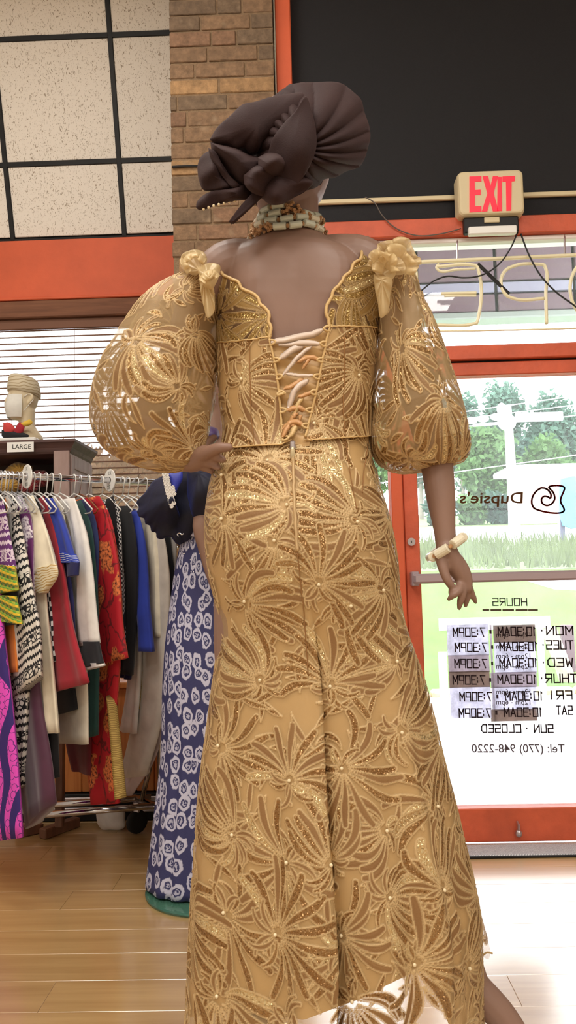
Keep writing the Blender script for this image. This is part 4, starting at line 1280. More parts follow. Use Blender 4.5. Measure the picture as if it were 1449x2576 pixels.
garment('short_sleeved_shirt', 'shirt', 'royal blue shirt with white scroll on the short sleeve', 116, [('body', [(80, 1290), (128, 1460), (152, 1700)], [(126, 1262), (150, 1330), (178, 1480), (186, 1640)], DKBLUE_, .014),
    ('sleeve', [(108, 1266), (134, 1340), (144, 1416)], [(132, 1262), (162, 1318), (196, 1414)], BLUE_, .017), ('cuff', [(143, 1396), (144, 1417)], [(190, 1396), (197, 1415)], BLUEW, .0175), ('band', [(168, 1418), (172, 1452)], [(198, 1416), (196, 1446)], DKBLUE_, .014)], W_)
garment('collar_shirt', 'shirt', 'off white shirt tucked behind the royal blue one', 130, [('body', [(90, 1290), (120, 1500), (130, 1700)], [(140, 1258), (160, 1286), (168, 1400), (186, 1700)], CREAM_, .012)], W_)
garment('long_sleeved_shirt', 'shirt', 'white long sleeved shirt with a wide black cuff', 150, [('body', [(100, 1290), (126, 1500), (116, 1720), (118, 1868)], [(178, 1262), (200, 1500), (224, 1720), (226, 1872)], cloth('ecru_linen', S(214, 206, 190)), .016),
    ('sleeve', [(150, 1270), (182, 1340), (186, 1440), (188, 1560), (199, 1628)], [(188, 1262), (216, 1340), (236, 1480), (238, 1510), (248, 1618)], WHITE_, .018),
    ('cuff', [(198, 1624), (205, 1655), (221, 1680)], [(247, 1614), (254, 1645), (260, 1668)], BLACK_, .019), ('band', [(219, 1679), (222, 1686)], [(259, 1667), (261, 1674)], WHITE_, .019), ('patch', [(134, 1742), (142, 1800)], [(188, 1732), (196, 1784)], BLACK_, .018)], W_)
garment('long_tunic', 'tunic', 'bottle green long tunic beside the white long sleeve', 186, [('body', [(140, 1290), (200, 1600), (222, 1856)], [(204, 1268), (228, 1320), (239, 1420), (246, 1600), (242, 1850)], GREEN_, .016)], W_)
garment('plain_shirt', 'shirt', 'slate navy shirt squeezed between green tunic and red floral dress', 200, [('body', [(150, 1290), (210, 1500), (216, 1680)], [(214, 1264), (240, 1302), (248, 1350), (246, 1480), (248, 1680)], NAVY_, .014)], ('red brown wooden', 'hanger_wood'))
garment('floral_dress', 'dress', 'red dress with orange brown flowers and gold edging', 222, [('body', [(186, 1270), (232, 1400), (240, 1700), (214, 1850), (228, 2022)], [(250, 1258), (274, 1290), (296, 1400), (306, 1560), (300, 1700), (291, 1850), (304, 2020)], REDF, .022),
    ('sleeve', [(226, 1300), (248, 1450), (252, 1672)], [(262, 1280), (294, 1400), (312, 1600), (321, 1655)], REDF, .02), ('braid', [(276, 1760), (286, 1880), (296, 2010)], [(284, 1760), (298, 1880), (309, 2008)], GOLDT, .02)], W_)
garment('wrapper_skirt', 'skirt', 'dark red wrapper hanging low between white shirt and floral dress', 206, [('body', [(150, 1300), (170, 1700), (168, 1870), (188, 1936)], [(200, 1300), (225, 1700), (232, 1880), (230, 1950)], DKRED_, .014)], None)
garment('check_shirt', 'shirt', 'small black and white check shirt by the second size ring', 256, [('body', [(220, 1290), (270, 1450), (290, 1660)], [(286, 1258), (300, 1290), (309, 1400), (312, 1640)], BWP, .014)], W_)
garment('black_kaftan', 'kaftan', 'black kaftan with long straight side', 284, [('body', [(250, 1290), (300, 1500), (300, 1690)], [(326, 1282), (339, 1340), (342, 1500), (330, 1700)], BLACK_, .02)], W_)
garment('blue_kaftan', 'kaftan', 'royal blue kaftan with one long hanging sleeve', 308, [('body', [(280, 1290), (310, 1500), (304, 1700)], [(342, 1290), (350, 1400), (346, 1560), (328, 1710)], DKBLUE_, .016),
    ('sleeve', [(322, 1300), (338, 1360), (334, 1480), (350, 1560), (353, 1636)], [(346, 1294), (359, 1340), (369, 1440), (372, 1520), (383, 1640)], BLUE_, .018)], W_)
garment('white_tunic', 'tunic', 'plain white tunic whose narrow sleeve shows below the blue kaftan', 322, [('body', [(290, 1300), (318, 1730), (300, 1836)], [(340, 1300), (353, 1720), (344, 1846)], WHITE_, .016)], W_)
garment('grey_tunic', 'tunic', 'pale grey long tunic with gold embroidery down the front', 344, [('body', [(320, 1290), (345, 1500), (334, 1800), (300, 1956)], [(374, 1290), (410, 1340), (424, 1420), (424, 1610), (410, 1800), (366, 1952)], GREIGE_, .024),
    ('braid', [(343, 1690), (340, 1780)], [(362, 1690), (356, 1784)], GOLDT, .025), ('sleeve', [(366, 1300), (376, 1400), (376, 1580)], [(386, 1310), (402, 1420), (410, 1606)], CREAM_, .02)], W_)
garment('mauve_wrap', 'wrap', 'thin mauve wrap hanging lowest at the far end of the rail', 366, [('body', [(345, 1300), (350, 1700), (320, 1900), (300, 1996)], [(396, 1310), (420, 1600), (412, 1760), (398, 1880), (330, 2002)], MAUVE_, .014)], W_)
garment('trousers', 'trousers', 'black trousers at the far end behind the grey tunic', 388, [('body', [(370, 1310), (400, 1500), (402, 1780)], [(420, 1310), (440, 1500), (440, 1760)], BLACK_, .016)], None)
garment('grey_shirt', 'shirt', 'grey shirt last on the rail beside the navy velvet jacket', 404, [('body', [(384, 1296), (388, 1400), (388, 1604)], [(420, 1290), (442, 1340), (444, 1420), (436, 1606)], cloth('light_grey_cotton', S(186, 178, 170)), .02)], W_)

# size rings on the rail
def size_ring(px, txt, lab):
    P = rail_at(px)
    t = empty('size_ring', P)
    tag(t, lab, 'size ring')
    n = 28
    a = np.arange(n) * 2 * PI / n
    def rg(r, o): return np.array([P + GD * (r * math.cos(q)) + np.array([0, 0, r * math.sin(q)]) + GN * o for q in a])
    obj('disc', loft([rg(.0145, -.002), rg(.046, -.002), rg(.047, 0), rg(.046, .002), rg(.0145, .002), rg(.0145, -.002)], cap=False), M['white_plastic'], t)
    V, F = font_text(txt, .022, .0004)
    V = V - V.mean(0)
    for z, f in ((.030, 1), (-.030, -1)):
        Q = np.array([P + GD * v[0] * f + np.array([0, 0, v[1] * f + z]) - GN * (.0024 + .0 * v[2]) for v in V])
        obj('size_print', (Q, F), M['black_metal'], t)
size_ring(68, '1X', 'white round size ring on the rail above the cream tunic')
size_ring(276, '2X', 'white round size ring on the rail by the check shirt')

# ================================================================== CABINET WITH HEAD, BY THE BLIND
YCB = 3.62
cb = empty('display_cabinet', at(60, 1180, YCB) * np.array([1, 1, 0]) + [0, .1, .632])
tag(cb, 'dark cherry wood cabinet with moulded top behind the rack', 'cabinet')
xr = at(176, 1200, YCB)[0]; xl_ = xr - .70; yb_ = YCB + .36
ztp = at(100, 1109, YCB)[2]; zbt = at(100, 1136, YCB)[2]
obj('side_panel', box2((xr - .022, YCB, .633), (xr, yb_, zbt), .002), M['lit_wood'], cb)
fr = obj('side_frame', join(box2((xr, YCB + .005, .64), (xr + .006, YCB + .06, zbt - .02), .002), box2((xr, yb_ - .06, .64), (xr + .006, yb_, zbt - .02), .002), box2((xr, YCB + .06, zbt - .08), (xr + .006, yb_ - .06, zbt - .02), .002), box2((xr, YCB + .06, .64), (xr + .006, yb_ - .06, .72), .002)), M['lit_wood'], cb)
obj('side_panel', box2((xl_, YCB, .633), (xl_ + .022, yb_, zbt), .002), M['dark_wood'], cb)
obj('stile', box2((xr - .075, YCB - .012, .633), (xr, YCB, zbt), .003), M['lit_wood'], cb)
obj('back_panel', box2((xl_, yb_ - .012, .633), (xr, yb_, zbt)), M['dark_wood_in'], cb)
for z in (1.26, .96, .66):
    obj('shelf', box2((xl_ + .022, YCB + .01, z - .02), (xr - .022, yb_ - .012, z), .002), M['dark_wood_in'], cb)
def crown_mould(x0, x1, y0, y1, z0, z1, out):
    R_ = []
    for f, z in ((0, z0), (.18, z0 + .15 * (z1 - z0)), (.35, z0 + .4 * (z1 - z0)), (.8, z0 + .7 * (z1 - z0)), (1, z0 + .8 * (z1 - z0)), (1, z1)):
        e = out * f
        R_.append(np.array([(x0 - e, y0 - e, z), (x1 + e, y0 - e, z), (x1 + e, y1, z), (x0 - e, y1, z)]))
    return loft(R_)
obj('cornice', crown_mould(xl_, xr, YCB, yb_, zbt - .012, ztp, .035), M['dark_wood'], cb)
lb = at(52, 1124, YCB - .038)
a = at(18, 1113, YCB - .038); b = at(85, 1136, YCB - .038)
pp_ = obj('size_label', box2((a[0], YCB - .0395, b[2]), (b[0], YCB - .0375, a[2])), M['white_plastic'], cb)
glass_text('lettering', 'LARGE', 78, 32, 1129, 11, M['black_metal'], mirror=False, Y=YCB - .038, yoff=-.0025, parent=pp_)
# folded headwraps on the cabinet's upper shelf
GOLDC = cloth('gold_headwrap_cloth', S(196, 156, 70), .45, .3); REDC = cloth('red_headwrap_cloth', S(140, 22, 30), .6, .3)
def bundle(name, px, py, rx, ry, Y, m, lab, sd):
    a = np.linspace(0, 2 * PI, 15)[:-1]
    rs_ = np.random.default_rng(sd)
    O = [(px + rx * math.cos(t) * rs_.uniform(.9, 1.08), py + ry * math.sin(t) * rs_.uniform(.9, 1.08)) for t in a]
    c = at(px, py, Y)
    o = obj(name, pillow(O, Y, .07, .06, pleats=13, amp=.008, seed=sd, crumple=.006), m, loc=c, smooth=True)
    return tag(o, lab, 'headwrap', 'headwraps on the upper cabinet shelf')
bundle('headwrap', 50, 1184, 36, 20, 3.77, GOLDC, 'gold headwrap bundle lying highest on the cabinet shelf', 3)
bundle('headwrap', 22, 1222, 30, 20, 3.74, GOLDC, 'gold headwrap bundle tucked low behind the first white hangers', 4)
bundle('headwrap', 98, 1205, 28, 24, 3.77, REDC, 'red headwrap bundle beside the cabinet stile', 5)
bundle('headwrap', 72, 1226, 26, 16, 3.73, REDC, 'dark red headwrap bundle under the gold one', 6)

# white board, hatted display head, bow
YH = 3.76
bd_ = obj('foam_board', box2((at(-30, 1100, YH)[0], YH - .11, ztp + .001), (at(109, 1100, YH)[0], YH + .13, ztp + .026), .006), M['white_plastic'], loc=(at(40, 1100, YH)[0], YH, ztp))
tag(bd_, 'white foam board lying on top of the dark cabinet', 'board')
hz = ztp + .026
hc = at(58, 985, YH)
hd = empty('mannequin_bust', (hc[0], YH, hz))
tag(hd, 'pale mannequin head wearing a cap and face mask on the white board', 'mannequin head')
SKINW = mat('cream_mannequin_head', S(206, 190, 158), .5)
def head_geo(c, yawd, s=1.0, ears=True):
    """head facing -X rotated by yawd about z; returns list of pieces in world space"""
    ca, sa = math.cos(yawd), math.sin(yawd)
    def w(P):
        P = np.asarray(P, float) * s
        return np.c_[c[0] + P[:, 0] * ca - P[:, 1] * sa, c[1] + P[:, 0] * sa + P[:, 1] * ca, c[2] + P[:, 2]]
    g = []
    # profile along z: front (f), back (b), half width
    tab = [(-.125, -.062, .0, .036), (-.118, -.080, .01, .044), (-.10, -.086, .035, .054), (-.07, -.086, .066, .062), (-.03, -.084, .086, .070), (.01, -.086, .096, .074), (.05, -.088, .098, .075), (.085, -.080, .090, .068), (.11, -.058, .068, .05), (.122, -.02, .03, .022)]
    a = np.arange(24) * 2 * PI / 24
    rings = [w(np.c_[(f + b_) / 2 + (b_ - f) / 2 * np.cos(a), hw_ * np.sin(a), np.full(24, z)]) for z, f, b_, hw_ in tab]
    g.append(loft(rings))
    g.append((lambda q: (w(q[0]), q[1]))(limb([(-.086, 0, .03), (-.098, 0, .0), (-.107, 0, -.022)], [.008, .010, .012])))
    g.append((lambda q: (w(q[0]), q[1]))(limb([(-.088, -.018, -.058), (-.093, 0, -.056), (-.088, .018, -.058)], [.006, .009, .006])))
    for e in (-1, 1):
        g.append((lambda q: (w(q[0]), q[1]))(sphere((-.078, e * .030, .012), (.010, .013, .009), 10, 7)))
        if ears: g.append((lambda q: (w(q[0]), q[1]))(limb([(.008, e * .072, .03), (.02, e * .083, .012), (.004, e * .075, -.028)], [.008, .011, .007], 8, 10)))
    return g
def fused(name, pieces, voxel, m, parent=None, loc=None, smooth_it=4):
    g = join(*[p[:2] for p in pieces])
    me = make_mesh(name, g[0], g[1])
    bm = bmesh.new(); bm.from_mesh(me); bmesh.ops.recalc_face_normals(bm, faces=bm.faces); bm.to_mesh(me); bm.free()
    o = bpy.data.objects.new(name, me); COL.objects.link(o)
    md = o.modifiers.new('r', 'REMESH'); md.mode = 'VOXEL'; md.voxel_size = voxel
    if smooth_it:
        sm = o.modifiers.new('s', 'SMOOTH'); sm.factor = .5; sm.iterations = smooth_it
    bpy.context.view_layer.update()
    dg = bpy.context.evaluated_depsgraph_get()
    m2 = bpy.data.meshes.new_from_object(o.evaluated_get(dg))
    V = np.empty(len(m2.vertices) * 3, np.float32); m2.vertices.foreach_get('co', V); V = V.reshape(-1, 3)
    F = [tuple(p.vertices) for p in m2.polygons]
    bpy.data.objects.remove(o); bpy.data.meshes.remove(me); bpy.data.meshes.remove(m2)
    return obj(name, (V, F), m, parent, smooth=True, loc=loc)
Hs = .80
hc[2] = hz + .205
yw_ = .8
pcs = head_geo(np.array([hc[0], YH, hc[2]]), yw_, Hs, True)
pcs.append(limb([(hc[0] + .015, YH, hc[2] - .06), (hc[0] + .02, YH, hc[2] - .13), (hc[0] + .024, YH, hz + .03)], [.045, .040, .055], 16))
pcs.append(lathe([(0, 0), (.075, 0), (.072, .02), (.05, .05), (0, .055)], (hc[0] + .024, YH, hz + .001), 20))
fused('head', pcs, .004, SKINW, hd, smooth_it=3)
CAPM = print_scroll('cream_scroll_brocade', S(204, 192, 166), S(168, 150, 116), 40)
ca, sa = math.cos(yw_), math.sin(yw_)
def hw(P):
    P = np.asarray(P, float) * Hs
    return np.c_[hc[0] + P[:, 0] * ca - P[:, 1] * sa, YH + P[:, 0] * sa + P[:, 1] * ca, hc[2] + P[:, 2]]
a = np.arange(28) * 2 * PI / 28
caprings = []
for z, f, b_, hw_ in [(.035, -.092, .106, .080), (.036, -.095, .110, .084), (.07, -.096, .110, .085), (.11, -.092, .104, .080), (.135, -.084, .094, .072), (.145, -.07, .08, .058), (.146, -.01, .02, .012)]:
    caprings.append(hw(np.c_[(f + b_) / 2 + (b_ - f) / 2 * np.cos(a), hw_ * np.sin(a), np.full(28, z) - .012 * np.cos(a) * 0 - .18 * ((f + b_) / 2 + (b_ - f) / 2 * np.cos(a))]))
g = loft(caprings)
cp = obj('brocade_cap', (g[0], g[1], np.c_[g[0][:, 0] + g[0][:, 1], g[0][:, 2]]), CAPM, loc=hw([(0, 0, .09)])[0], smooth=True)
tag(cp, 'cream brocade pillbox cap worn by the pale display head', 'cap')
mk = empty('face_mask', hw([(-.095, 0, -.05)])[0])
tag(mk, 'white cloth face mask over the pale display head', 'mask')
rings = []
for z, o_, wd in [(.022, .006, .052), (.0, .016, .060), (-.03, .024, .066), (-.06, .022, .064), (-.09, .014, .058), (-.118, .006, .046)]:
    t = np.linspace(-1.25, 1.25, 17)
    rings.append(hw(np.c_[-.012 - (.086 + o_) * np.cos(t) * (.93), (wd + .016) * np.sin(t), np.full(17, z)]))
V = np.vstack(rings); V2 = V + (hw([(0, 0, -.04)])[0] - V) * .03
F = [tuple(f) for f in gridfaces(6, 17)]
obj('panel', (np.vstack([V, V2]), F + [tuple(i + len(V) for i in f[::-1]) for f in F]), cloth('white_mask_cotton', S(216, 214, 206)), mk, smooth=True)
for e in (-1, 1):
    obj('ear_loop', tube(hw([(-.03, e * .072, .005), (0, e * .082, .025), (.024, e * .088, .0), (.0, e * .082, -.04), (-.03, e * .070, -.08)]), .0015, 5, True, 20), M['white_plastic'], mk)
bw = empty('fabric_bow', (at(30, 1085, YH - .09)[0], YH - .09, hz))
tag(bw, 'small red black and yellow fabric bow lying before the display head', 'bow')
for pts, m in [([(8, 1064), (20, 1062), (38, 1080), (26, 1092), (10, 1090)], cloth('pink_red_ribbon', S(196, 62, 60))), ([(34, 1084), (52, 1062), (60, 1066), (54, 1092), (38, 1094)], RED_), ([(4, 1080), (24, 1084), (64, 1090), (72, 1094), (4, 1096)], BLACK_), ([(48, 1066), (80, 1058), (82, 1062), (56, 1072)], cloth('yellow_ribbon', S(214, 176, 60)))]:
    obj('loop', pillow(pts, YH - .09, .018, .014, nr=6, nphi=28, crumple=.003), m, bw, smooth=True)

# things on the floor under the rack
f0 = atz(280, 2087, 0)
wb = obj('white_bag', pillow([(240, 2040), (262, 2036), (300, 2036), (313, 2040), (315, 2060), (313, 2082), (306, 2086), (276, 2087), (256, 2086), (250, 2080)], f0[1], .05, .05, nr=10, nphi=60, crumple=.008, pw=.25), WHITE_, loc=f0, smooth=True)
tag(wb, 'white cloth bag standing on the floor under the rack', 'bag')
f1 = atz(100, 2105, 0)
es = empty('wooden_stand', f1)
tag(es, 'brown wooden stand with angled feet on the floor under the rack', 'stand')
p0 = atz(106, 2098, .022); p1 = atz(194, 2066, .022)
def beam(p, q, w, h, m, par, nm):
    p = np.array(p); q = np.array(q); d = q - p; L = np.linalg.norm(d); d = d / L; s = np.cross(d, [0, 0, 1.0]); s /= np.linalg.norm(s); u = np.cross(s, d)
    V, F = box((0, 0, 0), (w, L, h), .004)
    return obj(nm, (np.array([(p + q) / 2 + s * v[0] + d * v[1] + u * v[2] for v in V]), F), m, par)
beam(p0, p1, .045, .042, M['foot_wood'], es, 'foot')
beam(atz(40, 2094, .022), atz(106, 2080, .022), .045, .042, M['foot_wood'], es, 'foot')
beam(atz(150, 2080, .04), atz(150, 2080, .04) + [0, .02, .5], .035, .035, M['foot_wood'], es, 'post')

# ================================================================== MANNEQUIN IN BLUE
YBm = 2.83
bm_ = empty('mannequin', atz(470, 2244, 0))
dc = atz(530, 2240, 0)
ORG[bm_.name] = np.array([dc[0], dc[1], 0]); bm_.location = tuple(ORG[bm_.name])
tag(bm_, 'brown mannequin in a navy velvet jacket standing on a glass disc', 'mannequin')
YBm = dc[1]
obj('base_disc', lathe([(0, .002), (.225, .002), (.23, .006), (.23, .010), (.225, .014), (0, .014)], (dc[0], dc[1], 0), 48), M['disc_glass'], bm_, smooth=False)
obj('base_rod', tube([(dc[0], dc[1], .014), (dc[0], dc[1], .6)], .011, 10), M['chrome'], bm_)
def skin_mat(name, col, sp):
    b = NB(name)
    f = b.noise(5, b.co('Object'), 3)
    b.set(Base_Color=b.ramp(f, [(.3, tuple(v * .9 for v in col[:3]) + (1,)), (.7, col)]), Roughness=.5, Coat_Weight=sp, Coat_Roughness=.4)
    b.bump(b.noise(220, b.co('Object'), 2), .04, .002)
    return b.m
SKIN = skin_mat('brown_mannequin_skin', S(138, 106, 90), .10)
def X(px, py, Y): return at(px, py, Y)
def ringpx(py, L, Rr, Y, b_, n=28, e=1.0):
    pl_, pr_ = at(L, py, Y), at(Rr, py, Y)
    c = (pl_ + pr_) / 2; h = (pr_ - pl_) / 2
    a = np.arange(n) * 2 * PI / n
    return np.array([c + h * math.sin(t) + np.array([0, -b_ * math.cos(t), 0]) for t in a])
pcs = []
pcs.append(loft([ringpx(1085, 510, 552, YBm, .045), ringpx(1105, 480, 585, YBm, .06), ringpx(1125, 440, 625, YBm, .075), ringpx(1180, 440, 625, YBm, .09), ringpx(1260, 450, 615, YBm, .095), ringpx(1345, 472, 594, YBm, .070), ringpx(1450, 458, 608, YBm, .078), ringpx(1560, 450, 616, YBm, .085), ringpx(1650, 465, 600, YBm, .075)]))
pcs.append(limb([X(530, 1120, YBm), X(528, 1040, YBm), X(526, 1000, YBm)], [.055, .05, .05]))
pcs += head_geo(X(526, 955, YBm), .9, 1.0)
pcs.append(limb([X(452, 1150, YBm), X(430, 1260, YBm), X(440, 1330, YBm - .03)], [.045, .04, .034]))
pcs.append(limb([X(610, 1150, YBm), X(622, 1270, YBm), X(580, 1290, YBm - .1), X(512, 1300, YBm - .16), X(524, 1400, YBm - .16), X(566, 1535, YBm - .17)], [.045, .04, .036, .034, .028, .02]))
hand0 = X(570, 1545, YBm - .175)
for k in range(5):
    pcs.append(limb([hand0, hand0 + [(-.03 + .014 * k), -.005, -.05 - .004 * k], hand0 + [(-.035 + .016 * k), -.012, -.10 - .006 * (2 - abs(k - 2))]], [.014, .009, .007], 8, 8))
for s in (-1, 1):
    cx = X(534 + s * 45, 1640, YBm)
    pcs.append(limb([cx, [dc[0] + s * .06, YBm, .5], [dc[0] + s * .055, YBm - .0, .11], [dc[0] + s * .06, YBm - .07, .045]], [.062, .048, .03, .028], 14))
fused('body', pcs, .0075, SKIN, bm_, smooth_it=3)
# batik skirt (own thing)
BATIK = print_batik('indigo_batik_rings', S(22, 26, 88), S(196, 196, 218), 19)
sk = empty('batik_skirt', X(500, 1700, YBm))
tag(sk, 'long indigo skirt printed with pale batik rings on the farther mannequin', 'skirt')
tb = np.array([(1335, 462, 604), (1371, 455, 612), (1423, 444, 622), (1528, 429, 640), (1597, 420, 648), (1702, 412, 655), (1919, 405, 662), (2028, 392, 676), (2158, 377, 690), (2226, 368, 698)], float)
tt = crom(tb, 60)
n = 90
a = np.arange(n) * 2 * PI / n
rings, UV = [], []
for k, (py, L, Rr) in enumerate(tt):
    pl_, pr_ = at(L, py, YBm), at(Rr, py, YBm); c = (pl_ + pr_) / 2; h = (pr_ - pl_) / 2; hl = np.linalg.norm(h)
    f = min(1, max(0, (py - 1380) / 700.0))
    fold = 1 - f * (.10 * (.5 + .5 * np.cos(7 * a + 1.9)) + .10 * np.exp(-((a - 5.62) / .09) ** 2) + .05 * np.exp(-((a - 5.95) / .07) ** 2))
    fold = np.where(np.cos(a) > -.2, fold, 1)
    rr = np.clip(np.abs(np.sin(a)) ** 6, 0, 1); fold = fold * (1 - rr) + rr
    rings.append(np.array([c + h * math.sin(t) * fo + np.array([0, -hl * .72 * math.cos(t) * fo, 0]) for t, fo in zip(a, fold)]))
    UV.append(np.c_[(np.where(a > PI, a - 2 * PI, a)) * .22, np.full(n, c[2])])
g = loft(rings, cap=False)
o = obj('skirt_cloth', (g[0], g[1], np.vstack(UV)), BATIK, sk, smooth=True)
sd_ = o.modifiers.new('thick', 'SOLIDIFY'); sd_.thickness = .003
obj('waistband', loft([ringpx(1330, 464, 602, YBm, .105), ringpx(1332, 460, 606, YBm, .11), ringpx(1350, 458, 609, YBm, .112), ringpx(1352, 460, 607, YBm, .108)], cap=False), BATIK, sk, smooth=True)
# sequin sparkles at the skirt's hip
SPARK = mat('silver_sequin', S(230, 232, 244), .1, .9)
sq = []
for k in range(26):
    t = -.9 + 1.0 * rng.random(); py = 1345 + 110 * rng.random()
    i = int(np.clip((py - 1335) / (2226 - 1335) * 59, 0, 58)); Rg = np.asarray(rings[i]); j = int((t % (2 * PI)) / (2 * PI) * n) % n
    sq.append(sphere(Rg[j] + [0, -.003, 0], (.0032, .002, .0032), 6, 4))
o = obj('sequins', join(*sq), SPARK, sk); o['kind'] = 'stuff'
# velvet jacket
def velvet():
    b = NB('navy_velvet')
    f = b.noise(16, b.co('Object'), 4)
    b.set(Base_Color=b.ramp(f, [(.3, S(5, 6, 24)), (.75, S(11, 14, 48))]), Roughness=.7, Sheen_Weight=.3, Sheen_Roughness=.35, Sheen_Tint=S(70, 90, 200))
    b.bump(f, .3, .01)
    return b.m
VELV = velvet()
jk = empty('velvet_jacket', X(470, 1280, YBm))
tag(jk, 'navy velvet jacket with puffed sleeve and white lace neckline', 'jacket')
obj('bodice', pillow([(425, 1180), (446, 1140), (490, 1108), (532, 1100), (590, 1110), (640, 1160), (650, 1260), (640, 1335), (560, 1330), (520, 1318), (494, 1312), (486, 1345), (470, 1369), (450, 1371), (430, 1350), (418, 1290), (416, 1230)], YBm, .155, .12, nr=16, nphi=110, crumple=.012, seed=2, ctr=(520, 1240)), VELV, jk, smooth=True)
obj('sleeve', pillow([(344, 1288), (349, 1276), (343, 1264), (352, 1252), (364, 1240), (376, 1222), (384, 1211), (404, 1200), (416, 1194), (428, 1215), (440, 1260), (458, 1310), (462, 1350), (456, 1369), (444, 1368), (432, 1352), (420, 1352), (404, 1357), (394, 1352), (392, 1340), (382, 1338), (376, 1322), (366, 1318), (362, 1304), (350, 1300)], YBm - .06, .10, .10, nr=18, nphi=120, pleats=5, amp=.008, crumple=.03, seed=5, ctr=(430, 1240), soft=7), VELV, jk, smooth=True)
obj('sleeve', pillow([(470, 1180), (520, 1170), (560, 1176), (590, 1230), (580, 1300), (530, 1318), (492, 1308), (474, 1260)], YBm - .15, .09, .08, nr=16, nphi=90, pleats=5, amp=.008, crumple=.02, seed=6, ctr=(500, 1190)), VELV, jk, smooth=True)
obj('blouse_front', pillow([(422, 1190), (458, 1186), (460, 1200), (448, 1228), (438, 1246), (430, 1225)], YBm - .19, .012, .03, nr=6, nphi=36), cloth('royal_blue_satin', S(40, 52, 160), .4), jk, smooth=True)
obj('neck_scarf', pillow([(505, 1080), (528, 1073), (548, 1080), (552, 1100), (530, 1112), (506, 1104)], YBm - .05, .05, .05, nr=8, nphi=40), cloth('purple_satin', S(62, 40, 92), .5), jk, smooth=True)
lc = []
lace_pts = []
for py in np.arange(1194, 1278, 8.0):
    l__ = np.interp(py, [1194, 1236, 1275], [412, 420, 432]); r__ = np.interp(py, [1194, 1236, 1275], [424, 438, 438])
    lace_pts += [(q_, py) for q_ in np.arange(l__, r__ + 1, 8.5)]
for k, (px, py) in enumerate(lace_pts):
    c = X(px, py, YBm - .205)
    for q in range(7):
        t = q * PI / 3.5
        lc.append(sphere(c + np.array([.005 * math.cos(t), 0, .005 * math.sin(t)]), (.0026, .003, .0026), 6, 5))
    lc.append(sphere(c, .0028, 6, 5))
o = obj('lace_trim', join(*lc), WHITE_, jk); 
o = obj('hook_clasp', tube([X(449, 1349, YBm - .17), X(446, 1344, YBm - .17), X(451, 1341, YBm - .17), X(458, 1345, YBm - .17), X(462, 1342, YBm - .17)], .002, 6, True, 14), M['chrome'], jk)
# ================================================================== MANNEQUIN IN GOLD
YM = 1.47
PROF = crom(np.array([
 (560, 652, 808, .052, 0), (600, 640, 828, .060, 0), (625, 604, 862, .074, 0), (650, 562, 918, .088, 0), (690, 548, 955, .097, 0), (740, 548, 956, .103, 0),
 (820, 550, 949, .106, 0), (900, 551, 944, .105, 0), (1000, 556, 935, .100, 0), (1110, 566, 929, .097, 0), (1180, 539, 944, .110, -.006), (1250, 526, 962, .124, -.012),
 (1310, 520, 978, .133, -.016), (1400, 523, 995, .138, -.016), (1500, 541, 1005, .134, -.01), (1560, 551, 1015, .131, -.006), (1600, 551, 1027, .131, -.004),
 (1700, 538, 1064, .140, 0), (1800, 525, 1091, .152, 0), (1900, 511, 1114, .166, 0), (2000, 500, 1140, .180, 0), (2100, 492, 1164, .195, 0), (2200, 485, 1188, .208, 0),
 (2300, 479, 1206, .220, 0), (2400, 474, 1210, .228, 0), (2500, 470, 1212, .234, 0), (2600, 467, 1213, .240, 0), (2680, 466, 1213, .245, 0)], float), 420)
def body_ring(py, th, off=0.0):
    """points of the dressed-body section through photograph row py, th = 0 at the back, + towards the right arm"""
    L, Rr, b_, cy = [np.interp(py, PROF[:, 0], PROF[:, k]) for k in (1, 2, 3, 4)]
    pl_, pr_ = at(L, py, YM), at(Rr, py, YM)
    c = (pl_ + pr_) / 2 + np.array([0, cy, 0]); h = (pr_ - pl_) / 2
    hl = np.linalg.norm(h); h = h * (hl + off) / hl
    return c + np.sin(th)[:, None] * h + np.c_[np.zeros(len(th)), -(b_ + off) * np.cos(th), np.zeros(len(th))]

mq = empty('mannequin', (at(800, 2576, YM)[0], YM, .17))
tag(mq, 'brown display mannequin in the gold gown with one hand on its hip', 'mannequin')
pcs = []
a40 = np.arange(48) * 2 * PI / 48
rr = []
for py in (600, 612, 625, 638, 652, 670, 690, 715, 745, 780, 820, 860, 900, 950, 1000, 1050, 1110, 1150, 1200, 1250, 1310, 1360, 1400, 1450, 1500):
    Rg = body_ring(py, a40, -.006)
    sp = np.exp(-((np.sin(a40)) / .14) ** 2) * (np.cos(a40) > 0) * np.clip((py - 650) / 120, 0, 1) * .006
    bl_ = (np.exp(-((np.sin(a40) - .52) / .22) ** 2) + np.exp(-((np.sin(a40) + .52) / .22) ** 2)) * (np.cos(a40) > 0) * np.exp(-((py - 760) / 70.0) ** 2) * .007
    Rg[:, 1] += sp - bl_
    rr.append(Rg)
pcs.append(loft(rr))
W = lambda px, py, Y=YM: at(px, py, Y)
pcs.append(limb([W(728, 660, 1.475), W(728, 600, 1.475), W(730, 540, 1.478), W(730, 470, 1.485)], [.075, .060, .056, .056], 24))
